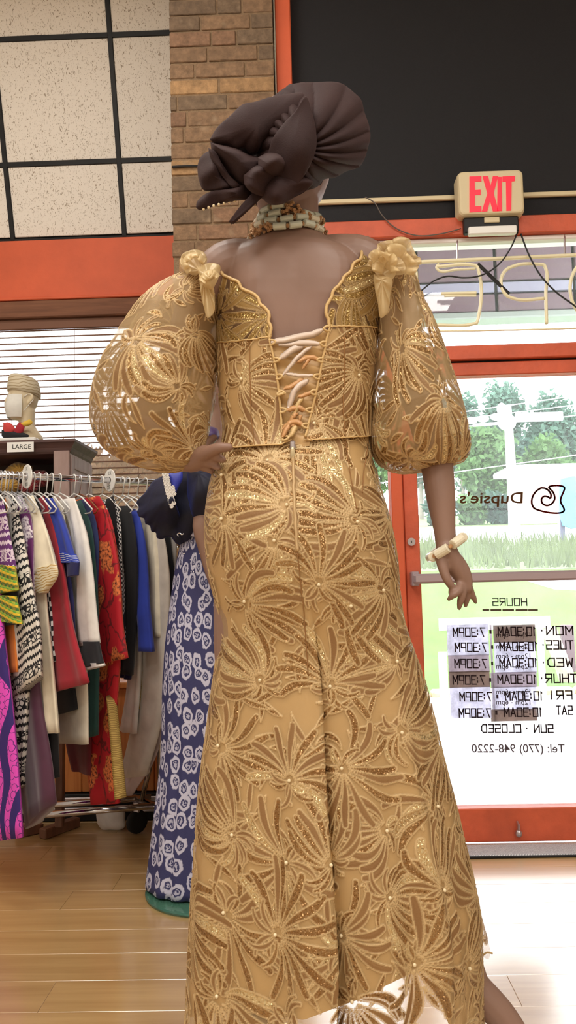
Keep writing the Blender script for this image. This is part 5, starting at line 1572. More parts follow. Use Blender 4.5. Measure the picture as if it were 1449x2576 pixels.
# shoulders and arms
pcs.append(limb([W(640, 668), W(575, 680), W(540, 705), W(470, 850, 1.48), W(395, 1010, 1.49), W(370, 1060, 1.50)], [.05, .056, .05, .040, .034, .034], 20, 30))
pcs.append(limb([W(370, 1060, 1.50), W(410, 1110, 1.485), W(455, 1150, 1.455), W(486, 1162, 1.435), W(515, 1146, 1.41)], [.036, .034, .026, .020, .020], 18, 24))
pcs.append(limb([W(840, 655), W(905, 668), W(955, 700), W(1010, 850, 1.47), W(1070, 1040, 1.47), W(1098, 1150, 1.465)], [.05, .056, .05, .041, .036, .033], 20, 30))
pcs.append(limb([W(1092, 1100, 1.467), W(1100, 1175, 1.463), W(1110, 1260, 1.45), W(1118, 1330, 1.44), W(1124, 1390, 1.435)], [.034, .0305, .0265, .0205, .0185], 20, 26))
# hanging hand: palm, four fingers, thumb
H = lambda px, py, d=0.0: at(px, py, 1.43 + d)
pcs.append(limb([H(1124, 1380), H(1142, 1420), H(1161, 1455), H(1165, 1480)], [.0180, .0178, .0132, .0098], 16, 16))
pcs.append(limb([H(1146, 1410, .006), H(1165, 1440, .004), H(1174, 1468, .002), H(1177, 1481, 0)], [.0155, .0142, .0115, .0088], 14, 14))
for pts, r_ in [([(1110, 1405, -.008), (1118, 1440, -.016), (1128, 1464, -.02), (1138, 1480, -.018), (1132, 1491, -.016)], [.0118, .0092, .0078, .0066, .0044]),
                ([(1157, 1472, -.006), (1153, 1488, -.020), (1141, 1497, -.026), (1129, 1507, -.022)], [.0088, .0074, .0064, .0042]),
                ([(1164, 1474, -.004), (1163, 1496, -.012), (1158, 1514, -.012), (1155, 1530, -.008)], [.0088, .0076, .0066, .0042]),
                ([(1171, 1474, .004), (1174, 1496, .006), (1173, 1512, .006), (1171, 1524, .008)], [.0085, .0072, .0062, .0042]),
                ([(1177, 1468, .010), (1185, 1489, .008), (1191, 1502, .010), (1197, 1516, .012)], [.0078, .0066, .0058, .0038])]:
    pcs.append(limb([H(*p) for p in pts], r_, 12, 18))
# hand on the hip: fingers wrap to the back, thumb forward
for pts, r_ in [([(508, 1148, 1.405), (532, 1134, 1.375), (556, 1126, 1.358), (576, 1125, 1.352)], [.014, .0115, .0098, .0078]),
                ([(505, 1156, 1.415), (528, 1150, 1.40), (548, 1150, 1.385), (560, 1156, 1.378)], [.012, .0105, .009, .007]),
                ([(502, 1162, 1.425), (520, 1164, 1.41), (538, 1168, 1.40), (548, 1176, 1.395)], [.012, .010, .0088, .0068]),
                ([(498, 1166, 1.435), (512, 1174, 1.425), (526, 1180, 1.42), (532, 1186, 1.418)], [.011, .0092, .008, .006]),
                ([(505, 1140, 1.44), (520, 1116, 1.46), (538, 1102, 1.475)], [.013, .0105, .008])]:
    pcs.append(limb([W(*p) for p in pts], r_, 12, 18))
# head, turned a little to the right and away
hC = W(733, 408, 1.49)
pcs += head_geo(hC, -PI / 2 - .55 + PI, 1.0)
# legs and feet under the gown
hipz = W(750, 1450)[2]
for s, fx in ((-1, 640), (1, 1120)):
    hp = W(760 + s * 110, 1470)
    kn = W(760 + s * 130 if s < 0 else 940, 1850); an = W(fx if s < 0 else 1190, 2480, 1.47); 
    pcs.append(limb([hp, (hp + kn) / 2, kn, (kn + an) / 2, an], [.085, .075, .052, .048, .030], 18, 30))
    to = W(fx + 10 if s < 0 else 1330, 2600 if s < 0 else 2640, 1.44)
    pcs.append(limb([an, (an + to) / 2 + [0, 0, .004], to], [.030, .028, .018], 14, 14))
fused('body', pcs, .0026, SKIN, mq, smooth_it=5)
for e in (-1, 1):
    pass

pd = empty('display_platform', (.06, YM, 0))
tag(pd, 'low white platform under the gold gowned mannequin', 'platform')
obj('top_slab', box2((-.34, 1.16, .14), (.62, 1.66, .168), .006), M['white_plastic'], pd)
obj('plinth_box', box2((-.31, 1.19, .001), (.59, 1.63, .139), .004), M['white_wall'], pd)

# ------------------------------------------------------------------ lace relief field
class Field:
    def __init__(s, u0, u1, v0, v1, res=.001):
        s.u0, s.v0, s.res = u0, v0, res
        s.nu, s.nv = int((u1 - u0) / res) + 1, int((v1 - v0) / res) + 1
        s.pet = np.zeros((s.nv, s.nu), np.float32); s.cord = np.zeros_like(s.pet); s.rnd = np.zeros_like(s.pet); s.h = np.zeros_like(s.pet)
    def petal(s, P, w, rnd, hh=1.0):
        """P: curve points in metres, w: half width along it"""
        m = float(w.max()) + .004
        i0 = max(0, int((P[:, 0].min() - m - s.u0) / s.res)); i1 = min(s.nu, int((P[:, 0].max() + m - s.u0) / s.res) + 2)
        j0 = max(0, int((P[:, 1].min() - m - s.v0) / s.res)); j1 = min(s.nv, int((P[:, 1].max() + m - s.v0) / s.res) + 2)
        if i1 - i0 < 2 or j1 - j0 < 2: return
        X_, Y_ = np.meshgrid(s.u0 + np.arange(i0, i1) * s.res, s.v0 + np.arange(j0, j1) * s.res)
        X_ = X_.astype(np.float32); Y_ = Y_.astype(np.float32)
        best = np.full(X_.shape, 9.0, np.float32); dist = np.full(X_.shape, 9.0, np.float32)
        for k in range(len(P)):
            d = np.hypot(X_ - P[k, 0], Y_ - P[k, 1]) - w[k]
            best = np.minimum(best, d)
        d = best                                   # signed distance to the petal edge
        ins = np.clip(-d / max(w.max(), 1e-4), 0, 1)
        pet = np.clip((-d - .0006) / .0008, 0, 1)
        cord = np.exp(-(d / .0009) ** 2)
        sel = d < .0014
        hgt = hh * (.0023 * cord + .0012 * np.sqrt(ins) * pet)
        sl_ = (slice(j0, j1), slice(i0, i1))
        for A, B in ((s.pet, pet), (s.cord, cord), (s.h, hgt)):
            A[sl_] = np.where(sel, B, A[sl_])
        s.rnd[sl_] = np.where(sel, rnd, s.rnd[sl_])
    def motif(s, c, phi, R_, rs, n=14, spread=1.35):
        c = np.array(c)
        t = np.linspace(0, 1, 22)
        sty = 1.0 if rs.random() < .72 else -.6; ph0 = rs.uniform(0, 6.28)
        for k in range(n):                         # the long fan
            f = (k + .5) / n * 2 - 1
            a = phi + f * (spread + .35) + rs.normal(0, .04)
            L = R_ * (1 - .16 * abs(f)) * rs.uniform(.86, 1.1)
            bend = sty * f * 1.5 + rs.normal(0, .16)
            aa = a - bend * t ** 1.1 + .25 * np.sin(t * 5 + ph0) * t
            step = np.c_[np.cos(aa), np.sin(aa)] * L / 21
            P = c + np.cumsum(step, 0)
            w = (.0012 + .0054 * np.clip((t - .08) / .6, 0, 1) ** .8 * (1 - .25 * np.clip((t - .8) / .2, 0, 1))) * (R_ / .1) ** .5
            q = (t * L > .006)
            s.petal(P[q], w[q], rs.random())
        for k in range(6):                         # short curling petals behind
            f = (k + .5) / 6 * 2 - 1
            a = phi + PI + f * 1.25 + rs.normal(0, .1)
            L = R_ * rs.uniform(.28, .52)
            aa = a + rs.choice([-1, 1]) * 1.3 * t ** 1.5
            P = c + np.cumsum(np.c_[np.cos(aa), np.sin(aa)] * L / 21, 0)
            w = .0010 + .0030 * np.sin(np.clip(t * 1.1, 0, 1) * PI * .8)
            q = t * L > .005
            s.petal(P[q], w[q], rs.random())
    def leaf(s, c, a, L, rs):
        t = np.linspace(0, 1, 18)
        aa = a + rs.normal(0, .9) * (t - .3)
        P = np.array(c) + np.cumsum(np.c_[np.cos(aa), np.sin(aa)] * L / 17, 0)
        s.petal(P, .0009 + .0042 * np.sin(t * PI) ** 1.2, rs.random())
    def sample(s, u, v):
        x = np.clip((u - s.u0) / s.res, 0, s.nu - 1.001); y = np.clip((v - s.v0) / s.res, 0, s.nv - 1.001)
        i = x.astype(int); j = y.astype(int); fx = x - i; fy = y - j
        def g(A): return (A[j, i] * (1 - fx) + A[j, i + 1] * fx) * (1 - fy) + (A[j + 1, i] * (1 - fx) + A[j + 1, i + 1] * fx) * fy
        return g(s.pet), g(s.cord), s.rnd[j, i], g(s.h)

def spread_points(u0, u1, v0, v1, dmin, seed, fixed=()):
    rs = np.random.default_rng(seed)
    P = [np.array(p) for p in fixed]
    for _ in range(6000):
        q = np.array([rs.uniform(u0, u1), rs.uniform(v0, v1)])
        if all((p[0] - q[0]) ** 2 + (p[1] - q[1]) ** 2 > dmin ** 2 for p in P): P.append(q)
    return P

def lace_mat(name, ground, petal, petal2, cord, sheer):
    b = NB(name)
    at_ = b.n('Attribute', attribute_name='lace', attribute_type='GEOMETRY')
    sp = b.n('SeparateColor'); b.t.links.new(at_.outputs['Color'], sp.inputs[0])
    pet, crd, rnd = sp.outputs[0], sp.outputs[1], sp.outputs[2]
    fine = b.noise(420, b.co('Object'), 2)
    pc = b.mix(b.math('MULTIPLY', rnd, .9), petal, petal2)
    pc = b.mix(b.math('MULTIPLY', fine, .35), pc, tuple(v * .55 for v in petal[:3]) + (1,))
    pc = b.mix(b.math('MULTIPLY', b.step(rnd, .91, .93), .75), pc, S(240, 218, 166))  # a few paler petals: sparkle highlights of the lace put into colour
    g2 = b.noise(3.0, b.co('Object'), 2)
    gc = b.mix(b.math('MULTIPLY', g2, .35), ground, tuple(v * .78 for v in ground[:3]) + (1,))
    c = b.mix(pet, gc, pc)
    c = b.mix(b.math('MULTIPLY', crd, .75), c, cord)
    # sequins: tiny facets, each with its own tilt
    v = b.n('TexVoronoi', feature='F1'); v.inputs['Scale'].default_value = 520; b.t.links.new(b.co('Object'), v.inputs['Vector'])
    geo = b.n('NewGeometry')
    sub = b.n('VectorMath', operation='SUBTRACT'); b.t.links.new(v.outputs['Color'], sub.inputs[0]); sub.inputs[1].default_value = (.5, .5, .5)
    sc = b.n('VectorMath', operation='SCALE'); b.t.links.new(sub.outputs[0], sc.inputs[0])
    seqm = b.math('MULTIPLY', b.math('MULTIPLY', pet, b.math('GREATER_THAN', rnd, .35)), 1.0)
    b.put(sc.inputs['Scale'], b.math('MULTIPLY', seqm, .95))
    ad = b.n('VectorMath', operation='ADD'); b.t.links.new(geo.outputs['Normal'], ad.inputs[0]); b.t.links.new(sc.outputs[0], ad.inputs[1])
    nm = b.n('VectorMath', operation='NORMALIZE'); b.t.links.new(ad.outputs[0], nm.inputs[0])
    bp = b.bump(fine, .25, .0015, nm.outputs[0])
    b.set(Base_Color=c, Roughness=b.math('MULTIPLY_ADD', seqm, -.26, .46), Metallic=b.math('MULTIPLY_ADD', seqm, .5, .10), Specular_IOR_Level=.55)
    tr = b.n('BsdfTransparent')
    tl = b.n('BsdfTranslucent'); b.put(tl.inputs[0], c)
    m0 = b.n('MixShader'); m0.inputs[0].default_value = .18
    b.t.links.new(b.b.outputs[0], m0.inputs[1]); b.t.links.new(tl.outputs[0], m0.inputs[2])
    al = b.math('MINIMUM', 1.0, b.math('ADD', sheer, b.math('MULTIPLY', b.math('MAXIMUM', pet, crd), .9)))
    mx = b.n('MixShader'); b.put(mx.inputs[0], al); b.t.links.new(tr.outputs[0], mx.inputs[1]); b.t.links.new(m0.outputs[0], mx.inputs[2])
    b.t.links.new(mx.outputs[0], b.out.inputs[0])
    return b.m
GROUND = S(216, 186, 136); PET = S(152, 112, 68); PET2 = S(182, 144, 94); CORDC = S(220, 190, 140)
LACE = lace_mat('gold_embroidered_lace', GROUND, PET, PET2, CORDC, .40)
LACES = lace_mat('sheer_gold_embroidered_organza', S(208, 176, 126), S(150, 112, 68), S(184, 146, 94), S(224, 194, 144), .44)
LACEY = lace_mat('sheer_gold_yoke_tulle', S(190, 156, 104), S(160, 124, 66), S(206, 176, 110), S(218, 186, 126), .16)
SATIN = mat('gold_satin_lining', S(206, 170, 114), .38, .12, var=.08, vs=6, bump=.1, bs=30)
CORD = mat('gold_cord_edging', S(208, 174, 118), .5, .1)

gw = empty('evening_gown', at(760, 1700, YM))
tag(gw, 'long gold lace gown with laced back and large puffed sleeves', 'gown')

# angle table: back half finely sampled, front half coarse
tb_ = np.linspace(-PI * .56, PI * .56, 560, endpoint=False)
tf_ = np.linspace(PI * .56, 2 * PI - PI * .56, 110, endpoint=False)
TH = np.r_[tb_, tf_]
NT = len(TH); NB_ = len(tb_)

def arc_u(Rg):
    """cloth coordinate: arc length from the centre back, + to the right"""
    d = np.linalg.norm(np.diff(np.vstack([Rg, Rg[:1]]), axis=0), axis=1)
    s = np.r_[0, np.cumsum(d)[:-1]]
    i0 = int(np.argmin(np.abs(TH)))
    u = s - s[i0]
    tot = d.sum()
    return np.where(u > tot / 2, u - tot, u)

# field for bodice and skirt, v = height z
F1 = Field(-.90, .90, .12, 1.80)
def uz_of(px, py):
    lo = None
    ths = np.linspace(-1.5, 1.5, 301)
    pyr = py
    for _ in range(3):
        Rg = body_ring(pyr, ths)
        X_, Y_ = proj(Rg)
        k = int(np.argmin(np.abs(X_ - px)))
        pyr += py - Y_[k]
    Rg = body_ring(pyr, np.linspace(0, ths[k], 40))
    u = np.linalg.norm(np.diff(Rg, axis=0), axis=1).sum() * np.sign(ths[k])
    return (u, Rg[-1][2])
seen = [(690, 1362, 2.6), (895, 1308, 3.2), (618, 1518, .3), (880, 1522, .5), (995, 1660, 3.3), (650, 1716, 3.9), (835, 1728, 4.9), (1012, 1838, -.2), (550, 1882, .1), (726, 1968, 5.0), (868, 1938, .7),
        (1105, 2024, 4.4), (566, 2108, 3.6), (712, 2178, 2.6), (993, 2094, 3.0), (835, 2184, 4.7), (668, 2368, -.4), (866, 2390, .6), (1003, 2268, .4), (1122, 2236, 5.2), (524, 2514, .8), (480, 2300, .3),
        (795, 1156, 4.5), (672, 1160, 4.9), (610, 960, .5), (900, 940, 2.4), (790, 1066, 1.6), (560, 1310, .2), (1090, 2440, .4), (560, 1200, -.9), (960, 1480, 2.8), (900, 2560, 1.0), (700, 2600, 1.2), (800, 1470, 5.6), (720, 1270, 3.4)]
rs = np.random.default_rng(11)
fixed = [uz_of(a, b) for a, b, _ in seen]
pts = spread_points(-.88, .88, .14, 1.78, .100, 5, fixed)
for q in spread_points(-.9, .9, .13, 1.8, .032, 8):
    F1.leaf(q, rs.uniform(0, 6.28), rs.uniform(.045, .08), rs)
BEADS = []
order = list(range(len(pts))); rs.shuffle(order)
for i in order:
    ph = -seen[i][2] if i < len(seen) else rs.uniform(0, 6.28)
    F1.motif(pts[i], ph, rs.uniform(.094, .122), rs, n=int(rs.integers(10, 13)))
    BEADS.append(pts[i])

def normals_grid(G, closed):
    du = np.roll(G, -1, 1) - np.roll(G, 1, 1) if closed else np.gradient(G, axis=1)
    dv = np.gradient(G, axis=0)
    n = np.cross(du, dv); n /= np.maximum(np.linalg.norm(n, axis=2), 1e-9)[:, :, None]
    return n

def field_mesh(name, G, U, Vv, fld, m, parent, closed=True, keep=None, alpha=None, hs=1.0, flip=False):
    nr, nc = G.shape[:2]
    pet, crd, rnd, h = fld.sample(U.ravel(), Vv.ravel())
    N = normals_grid(G, closed).reshape(-1, 3)
    C = G.reshape(-1, 3).mean(0)
    if np.mean(np.einsum('ij,ij->i', N, G.reshape(-1, 3) - C)) < 0: N = -N
    P = G.reshape(-1, 3) + N * (h * hs)[:, None]
    F = gridfaces(nr, nc, closed)
    if keep is not None:
        k = keep.ravel()
        F = F[k[F].all(1)]
    fn = np.cross(P[F[0, 1]] - P[F[0, 0]], P[F[0, 3]] - P[F[0, 0]])
    if np.dot(fn, N[F[0, 0]]) < 0: F = F[:, ::-1]
    used = np.unique(F); remap = np.zeros(len(P), int); remap[used] = np.arange(len(used))
    col = np.c_[pet, crd, rnd, np.ones(len(pet))]
    return obj(name, (P[used], remap[F]), m, parent, smooth=True, col=col[used])

# ---- skirt
def fold_off(py, th):
    g = np.clip((py - 1560) / 900.0, 0, 1.2)
    o = np.zeros_like(th)
    o -= g * .026 * (.5 - .5 * np.cos(th * 6.5 + .9)) * (np.cos(th) > -.3)
    o -= g * .014 * (.5 - .5 * np.cos(th * 13 + 2.1))
    # centre back pleat: left panel laps over, deep valley to its right
    tc = .02 - .03 * g
    d = th - tc
    dep = np.interp(py, [1500, 1620, 1900, 2250, 2600], [0, .010, .024, .040, .062])
    o -= np.where((d > 0) & (d < 1.2), dep * np.exp(-d / .13), 0)
    # second soft valley on the right
    o -= g * .016 * np.exp(-((th - .62) / .10) ** 2) + g * .012 * np.exp(-((th - .86) / .06) ** 2)
    return o * np.clip(1 - np.abs(np.sin(th)) ** 8, 0, 1)
PYS = np.linspace(1100, 2636, 660)
G = np.empty((len(PYS), NT, 3)); U = np.empty((len(PYS), NT))
for k, py in enumerate(PYS):
    Rg = body_ring(py, TH)
    U[k] = arc_u(Rg)
    f = fold_off(py, np.where(TH > PI, TH - 2 * PI, TH))
    c = Rg.mean(0)
    d = Rg - c; d[:, 2] = 0; d /= np.linalg.norm(d, axis=1)[:, None]
    G[k] = Rg + d * f[:, None]
    if py < 1180:
        G[k] += d * (-.002)
Vv = G[:, :, 2] + .0
# hem: front hangs higher, back reaches below; scalloped edge
TS = np.where(TH > PI, TH - 2 * PI, TH)
hem = np.where(np.abs(TS) < 1.5, 2636 - 12 * np.abs(np.sin(U[-1] * 46)), 2560 - 12 * np.abs(np.sin(U[-1] * 46)))
keep = PYS[:, None] <= hem[None, :]
skirt = field_mesh('skirt', G, U, Vv, F1, LACE, gw, True, keep)
# lining under it: ends in a sweeping edge above the lace hem
LX = np.array([400, 500, 600, 640, 690, 760, 850, 905, 960, 1020, 1060, 1090, 1112, 1140, 1300]); LY = np.array([2570, 2556, 2536, 2532, 2552, 2566, 2532, 2512, 2482, 2450, 2444, 2470, 2530, 2600, 2600])
js = np.r_[np.arange(0, NB_, 4), np.arange(NB_, NT, 4)]
ks = np.arange(0, len(PYS), 5)
Gl = G[np.ix_(ks, js)].copy()
Nl = normals_grid(Gl, True); C = Gl.reshape(-1, 3).mean(0)
if np.mean(np.einsum('ijk,ijk->ij', Nl, Gl - C)) < 0: Nl = -Nl
Gl -= Nl * .0035
# shape the hem by sliding the lowest rows up to the lining edge
Xp, Yp = proj(Gl.reshape(-1, 3)); Xp = Xp.reshape(Gl.shape[:2]); Yp = Yp.reshape(Gl.shape[:2])
tl_ = TS[js]
for j in range(Gl.shape[1]):
    lim = np.interp(Xp[-1, j], LX, LY) if abs(tl_[j]) < 1.45 else 2430
    t = np.interp(lim, Yp[:, j], np.arange(len(ks))) if lim < Yp[-1, j] else len(ks) - 1
    s_ = np.linspace(0, t, len(ks))
    Gl[:, j] = np.array([np.interp(s_, np.arange(len(ks)), Gl[:, j, q]) for q in range(3)]).T
obj('skirt_lining', (Gl.reshape(-1, 3), gridfaces(Gl.shape[0], Gl.shape[1], True)), SATIN, gw, smooth=True)
# lace corner of the front hem swinging out at the right
F2 = Field(-.2, .2, -.2, .2)
rs2 = np.random.default_rng(3)
F2.motif((.0, -.02), .6, .1, rs2); F2.motif((.07, .08), 2.2, .1, rs2)
Lc = crom(np.array([at(1150, 2240, 1.50), at(1172, 2310, 1.52), at(1186, 2405, 1.54)]), 60)
Rc = crom(np.array([at(1186, 2180, 1.52), at(1212, 2300, 1.56), at(1238, 2398, 1.60)]), 60)
q = np.linspace(0, 1, 46)[None, :, None]
Gc = Lc[:, None] * (1 - q) + Rc[:, None] * q + np.array([0, .02, 0]) * np.sin(q * 7)
Uc = np.broadcast_to(np.linspace(-.04, .05, 46), (60, 46)); Vc = np.broadcast_to(np.linspace(.1, -.08, 60)[:, None], (60, 46))
field_mesh('hem_corner', Gc, Uc, Vc, F2, LACE, gw, False)
obj('hem_cord', tube([at(1185, 2406, 1.54), at(1200, 2398, 1.55), at(1212, 2404, 1.57), at(1224, 2396, 1.585), at(1238, 2398, 1.60)], .002, 6, True, 30), CORD, gw, smooth=True)
# hem cord along the lace edge
hp_ = []
for j in range(0, NT, 2):
    k = min(len(PYS) - 1, int(np.searchsorted(PYS, hem[j])) - 1); hp_.append(G[k, j])
obj('hem_cord', tube(np.array(hp_ + hp_[:1]), .0022, 6, False), CORD, gw, smooth=True)

# ---- bodice
PYB = np.linspace(602, 1142, 300)
Gb = np.empty((len(PYB), NT, 3)); Ub = np.empty((len(PYB), NT))
for k, py in enumerate(PYB):
    Rg = body_ring(py, TH, .0035 + .002 * np.clip((py - 1060) / 60, 0, 1)); Ub[k] = arc_u(Rg); Gb[k] = Rg
Xb, Yb = proj(Gb.reshape(-1, 3)); Xb = Xb.reshape(Gb.shape[:2]); Yb = Yb.reshape(Gb.shape[:2])
NL = np.array([(552, 640), (556, 670), (562, 690), (582, 702), (600, 710), (610, 726), (630, 736), (650, 750), (656, 766), (668, 776), (678, 792), (676, 808), (682, 824), (681, 838), (678, 852), (689, 900), (699, 960), (705, 1020), (709, 1070), (712, 1112), (714, 1150)], float)
NR = np.array([(902, 610), (908, 634), (906, 652), (888, 664), (882, 682), (866, 696), (856, 714), (840, 730), (832, 750), (822, 768), (820, 790), (826, 806), (828, 824), (822, 850), (812, 900), (802, 950), (792, 1000), (780, 1050), (768, 1100), (762, 1150)], float)
nlx = np.interp(Yb, NL[:, 1], NL[:, 0]); nrx = np.interp(Yb, NR[:, 1], NR[:, 0])
back = (np.abs(TS) < PI / 2)[None, :]
okL = (Xb <= nlx) & (Yb > 648); okR = (Xb >= nrx) & (Yb > 614)
hemb = np.where(Xb < 740, np.interp(Xb, [540, 620, 690, 735], [1108, 1134, 1126, 1106]), np.interp(Xb, [760, 850, 935], [1112, 1104, 1098]))
lowok = Yb <= np.where(back, hemb, 1112)
seam = np.where(Xb < 750, np.interp(Xb, [545, 690], [862, 846]), np.interp(Xb, [820, 950], [822, 822]))
keepB = np.where(back, (okL | okR), Yb > 790) & lowok
yoke = back & (Yb < seam)
field_mesh('bodice', Gb, Ub, Gb[:, :, 2], F1, LACE, gw, True, keepB & ~yoke)
gy_ = Yb < seam + 3
for sd__ in (Xb < 745, Xb >= 745):
    field_mesh('yoke', Gb, Ub, Gb[:, :, 2], F1, LACEY, gw, True, keepB & back & gy_ & sd__, hs=.8)
# bodice lining
ksb = np.arange(0, len(PYB), 3); jsb = js
Gbl = Gb[np.ix_(ksb, jsb)].copy(); Nb = normals_grid(Gbl, True)
if np.mean(np.einsum('ijk,ijk->ij', Nb, Gbl - Gbl.reshape(-1, 3).mean(0))) < 0: Nb = -Nb
Gbl -= Nb * .002
kb_ = (keepB & ~yoke)[np.ix_(ksb, jsb)].ravel()
Fb = gridfaces(len(ksb), len(jsb), True); Fb = Fb[kb_[Fb].all(1)]
obj('bodice_lining', (Gbl.reshape(-1, 3), Fb), SATIN, gw, smooth=True)
# back surface look-up for trims
bi = np.where((np.abs(TS) < 1.45))[0]
XB_, YB_, GB_ = Xb[:, bi].ravel(), Yb[:, bi].ravel(), Gb[:, bi].reshape(-1, 3)
NBk = normals_grid(Gb, True)
if np.mean(np.einsum('ijk,ijk->ij', NBk, Gb - Gb.reshape(-1, 3).mean(0))) < 0: NBk = -NBk
NB2 = NBk[:, bi].reshape(-1, 3)
def onback(px, py, off=0.0):
    k = int(np.argmin((XB_ - px) ** 2 + (YB_ - py) ** 2))
    return GB_[k] + NB2[k] * off
Xs, Ys = proj(G.reshape(-1, 3)); sk_ok = np.repeat((np.abs(TS) < 1.45)[None], len(PYS), 0).ravel()
XS_, YS_, GS_ = Xs[sk_ok], Ys[sk_ok], G.reshape(-1, 3)[sk_ok]
NSk = normals_grid(G, True)
if np.mean(np.einsum('ijk,ijk->ij', NSk, G - G.reshape(-1, 3).mean(0))) < 0: NSk = -NSk
NS2 = NSk.reshape(-1, 3)[sk_ok]
def onskirt(px, py, off=0.0):
    k = int(np.argmin((XS_ - px) ** 2 + (YS_ - py) ** 2))
    return GS_[k] + NS2[k] * off
for nm, PL in (('L', NL[:15]), ('R', NR[:13])):
    P = np.array([onback(a, b, .0015) for a, b in crom(PL, 60)])
    P = (P + np.roll(P, 1, 0) + np.roll(P, -1, 0)) / 3 if False else P
    obj('scallop_cord', tube(P, .0031, 8, True, 120), CORD, gw, smooth=True)
for PL in ([(548, 862), (600, 858), (650, 852), (684, 847)], [(826, 822), (870, 821), (910, 822), (946, 824)]):
    obj('yoke_seam', tube(np.array([onback(a, b, .0022) for a, b in crom(np.array(PL, float), 20)]), .0014, 6, True, 40), CORD, gw, smooth=True)
for PL in (NL[14:20], NR[12:19]):
    obj('lacing_edge', tube(np.array([onback(a, b, .002) for a, b in crom(PL, 30)]), .0024, 6, True, 60), CORD, gw, smooth=True)
# bodice lower edge roll
obj('waist_edge', tube(np.array([onback(a, b, .001) for a, b in crom(np.array([(565, 1118), (620, 1132), (690, 1124), (733, 1106)], float), 30)]), .0016, 6, True, 50), CORD, gw, smooth=True)
obj('waist_edge', tube(np.array([onback(a, b, .001) for a, b in crom(np.array([(764, 1108), (850, 1102), (928, 1097)], float), 30)]), .0012, 6, True, 50), CORD, gw, smooth=True)
# princess seams
for PL in ([(628, 862), (630, 950), (633, 1040), (640, 1120)], [(865, 840), (866, 940), (862, 1040), (868, 1098)]):
    obj('seam_line', tube(np.array([onback(a, b, .0018) for a, b in crom(np.array(PL, float), 24)]), .0009, 5, True, 40), mat('gold_thread', S(150, 106, 58), .7), gw, smooth=True)
for PL in ([(868, 1110), (878, 1180), (895, 1280)], [(925, 1110), (915, 1180), (910, 1240)], [(748, 1390), (766, 1560), (775, 1700)]):
    obj('seam_line', tube(np.array([onskirt(a, b, .0018) for a, b in crom(np.array(PL, float), 30)]), .0010, 5, True, 50), mat('gold_thread', S(140, 98, 52), .7), gw, smooth=True)
# modesty panel behind the lacing
kp = back & (Xb > nlx - 14) & (Xb < nrx + 14) & (Yb > np.interp(Xb, [680, 830], [852, 828])) & (Yb < 1128)
Gp = Gb - NBk * .0045
Fp = gridfaces(len(PYB), NT, True); kk = kp.ravel(); Fp = Fp[kk[Fp].all(1)]
wr = .0022 * np.sin(Gb[:, :, 2] * 190 + Ub * 60)
Gp = Gp + NBk * wr[:, :, None]
us = np.unique(Fp); rm = np.zeros(Gp.shape[0] * Gp.shape[1], int); rm[us] = np.arange(len(us))
obj('modesty_panel', (Gp.reshape(-1, 3)[us], rm[Fp]), mat('tan_satin_panel', S(196, 160, 108), .4, .05), gw, smooth=True)
# loops and ribbon
LOOPM = mat('gold_satin_loop', S(210, 178, 124), .4, .05)
for side, ys_ in ((0, [862, 906, 948, 988, 1032, 1076, 1104]), (1, [828, 866, 906, 948, 988, 1032, 1072])):
    for y_ in ys_:
        E = NL if side == 0 else NR
        x_ = np.interp(y_, E[:, 1], E[:, 0]); d_ = 15 if side == 0 else -15
        P = [onback(x_ - d_ * .1, y_ - 5, .002), onback(x_ + d_ * .6, y_ - 4, .005), onback(x_ + d_, y_, .006), onback(x_ + d_ * .6, y_ + 5, .005), onback(x_ - d_ * .1, y_ + 6, .002)]
        obj('lacing_loop', tube(np.array(P), .0021, 7, True, 20), LOOPM, gw, smooth=True)
def ribbon(pts, w, m, lift=.006, name='lacing_ribbon'):
    P = np.array([onback(a, b, 0) for a, b in crom(np.array(pts, float), 14)])
    n_ = onback(*pts[len(pts) // 2], .01) - onback(*pts[len(pts) // 2], 0); n_ /= np.linalg.norm(n_)
    P = crom(P, 20) + n_ * (lift + .002 * np.sin(np.linspace(0, PI, 20)))[:, None]
    T = np.gradient(P, axis=0); T /= np.linalg.norm(T, axis=1)[:, None]
    s_ = np.cross(T, n_); s_ /= np.linalg.norm(s_, axis=1)[:, None]
    ww = np.interp(np.linspace(0, 1, 20), [0, .12, .5, .88, 1], [.4, .9, 1, .9, .4]) * w / 2
    V = []
    for k in range(20):
        tw = s_[k] * math.cos(.25) + n_ * math.sin(.25) * math.sin(k * .33)
        V += [P[k] + tw * ww[k], P[k] + n_ * .0008, P[k] - tw * ww[k], P[k] - n_ * .0006]
    F = [tuple(f) for f in gridfaces(20, 4, True)] + [(0, 1, 2, 3), (79, 78, 77, 76)]
    obj(name, (V, F), m, gw, smooth=True)
RIB = mat('pale_pink_satin_ribbon', S(214, 194, 178), .32); RIBO = mat('apricot_satin_ribbon', S(200, 150, 100), .34)
